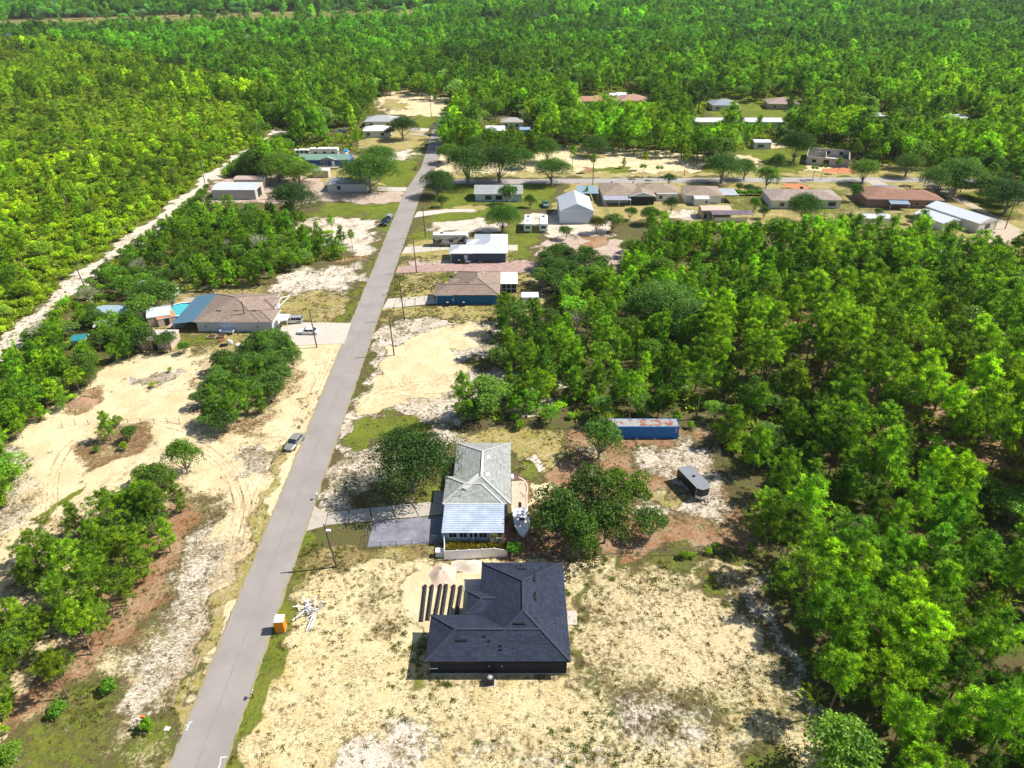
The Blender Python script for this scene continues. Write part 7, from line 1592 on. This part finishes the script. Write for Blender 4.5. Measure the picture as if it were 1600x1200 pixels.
# ---- small things in the yard
t = thing('table', 'dark table with chairs under the yard oaks', 'table', (*G(948, 822), 0)); q = t.location; part('tabletop', MB().box(q.x-.8, q.x+.8, q.y-.5, q.y+.5, .72, .77), mat('table_blue', (.05, .08, .12), .6), t)
for a_ in (-.7, .7):
    for b_ in (-.4, .4): part('leg', MB().box(q.x+a_-.03, q.x+a_+.03, q.y+b_-.03, q.y+b_+.03, 0, .718), blk, t)
t = thing('rain_barrel', 'white propane tank beside the right wall of the grey-roofed house', 'tank', (*G(801, 749), 0)); q = t.location; part('tank', MB().tube([(q.x-.1, q.y-.5, .5), (q.x-.1, q.y-.42, .5), (q.x-.1, q.y+.42, .5), (q.x-.1, q.y+.5, .5)], [.1, .3, .3, .1], 12), whitem, t); part('foot', MB().box(q.x-.3, q.x+.1, q.y-.3, q.y-.2, 0, .24).box(q.x-.3, q.x+.1, q.y+.2, q.y+.3, 0, .24), galv, t)
t.name = 'propane_tank'
edge = MB(); ep = bez(GP([(799, 716), (803, 722), (799, 728)]) , 6); bricks_ = bez(GP([(810, 747), (820, 752), (824, 762), (823, 778), (824, 797), (826, 808)]), 8)
t = thing('brick_edging', 'curved pale brick edging beside the patio of the grey-roofed house', 'edging', (*bricks_[0], 0))
for a_, b_ in zip(bricks_[:-1], bricks_[1:]): part('brick', MB().bar((*a_, .08), (a_[0]+(b_[0]-a_[0])*.93, a_[1]+(b_[1]-a_[1])*.93, .08), .22, .16), mat('edging_stone', (.58, .50, .40), .9), t)
structure('mulch_bed', MB().prism(GP([(800, 750), (822, 754), (816, 744), (802, 738)]), -.05, .05), mat('mulch', (.16, .10, .08), .95, var=.3))
orange_n = mat('marker_orange', (.75, .22, .03), .6)
t = thing('survey_marker', 'orange marker stake in the round bush near the road', 'marker', (*G(230, 1137), 0)); q = t.location; part('stake', MB().box(q.x-.04, q.x+.04, q.y-.04, q.y+.04, 0, 1.9), wood_d, t); part('ribbon', MB().box(q.x-.25, q.x+.25, q.y-.12, q.y+.12, 1.9, 2.15), orange_n, t)
t = thing('paper_scrap', 'white scrap lying on the grass at the left edge of the near road', 'litter', (*G(261, 1139), 0)); q = t.location; part('sheet', MB().add([(q.x-.35, q.y-.2, .05), (q.x+.3, q.y-.28, .12), (q.x+.36, q.y+.2, .06), (q.x-.25, q.y+.25, .1), (q.x, q.y, .2)], [(0,1,4),(1,2,4),(2,3,4),(3,0,4)]), whitem, t)
# white survey paint on the asphalt at the bottom
pm = MB(); zz = .06
def dash(a, b_, w=.10): A, B_ = G(*a), G(*b_); pm.add([(A[0], A[1]-w/2, zz), (B_[0], B_[1]-w/2, zz), (B_[0], B_[1]+w/2, zz), (A[0], A[1]+w/2, zz)], [(0, 1, 2, 3)])
def dashv(a, b_, w=.10): A, B_ = G(*a), G(*b_); pm.add([(A[0]-w/2, A[1], zz+.001), (A[0]+w/2, A[1], zz+.001), (B_[0]+w/2, B_[1], zz+.001), (B_[0]-w/2, B_[1], zz+.001)], [(0, 1, 2, 3)])
dash((345, 1184), (355, 1183)); dashv((344, 1196), (345, 1184)); dashv((341, 1204), (343, 1196)); dash((291, 1134), (296, 1133)); dashv((293, 1139), (297, 1128)); dash((297, 1129), (301, 1128)); dash((290, 1141), (294, 1140))
structure('road_markings', pm, mat('marking_white', (.75, .75, .74), .8))
# far post and stakes along the lots
t = thing('lawn_post', 'white leaning frame post on the dry lot right of the left brown house', 'post', (*G(441, 470), 0)); q = t.location; part('post', MB().bar((q.x, q.y, 0), (q.x-.3, q.y, 2.2), .12).bar((q.x-.3, q.y, 2.2), (q.x+.4, q.y, .6), .08), TR, t)
# ---------------------------------------------------------------- the summer air: haze over the far woods
hz = MB().box(-3200, 3200, -500, 5200, -1.0, CAM_H + 6); hm = bpy.data.materials.new('haze_air'); hm.use_nodes = True; hn = hm.node_tree; hn.nodes.clear()
ho = hn.nodes.new('ShaderNodeOutputMaterial'); hv_ = hn.nodes.new('ShaderNodeVolumePrincipled'); hv_.inputs['Color'].default_value = (0.80, 0.90, 1.0, 1); hv_.inputs['Density'].default_value = 0.00005; hv_.inputs['Anisotropy'].default_value = 0.0
hn.links.new(hv_.outputs[0], ho.inputs['Volume']); part('haze', hz, hm, None, kind='stuff')
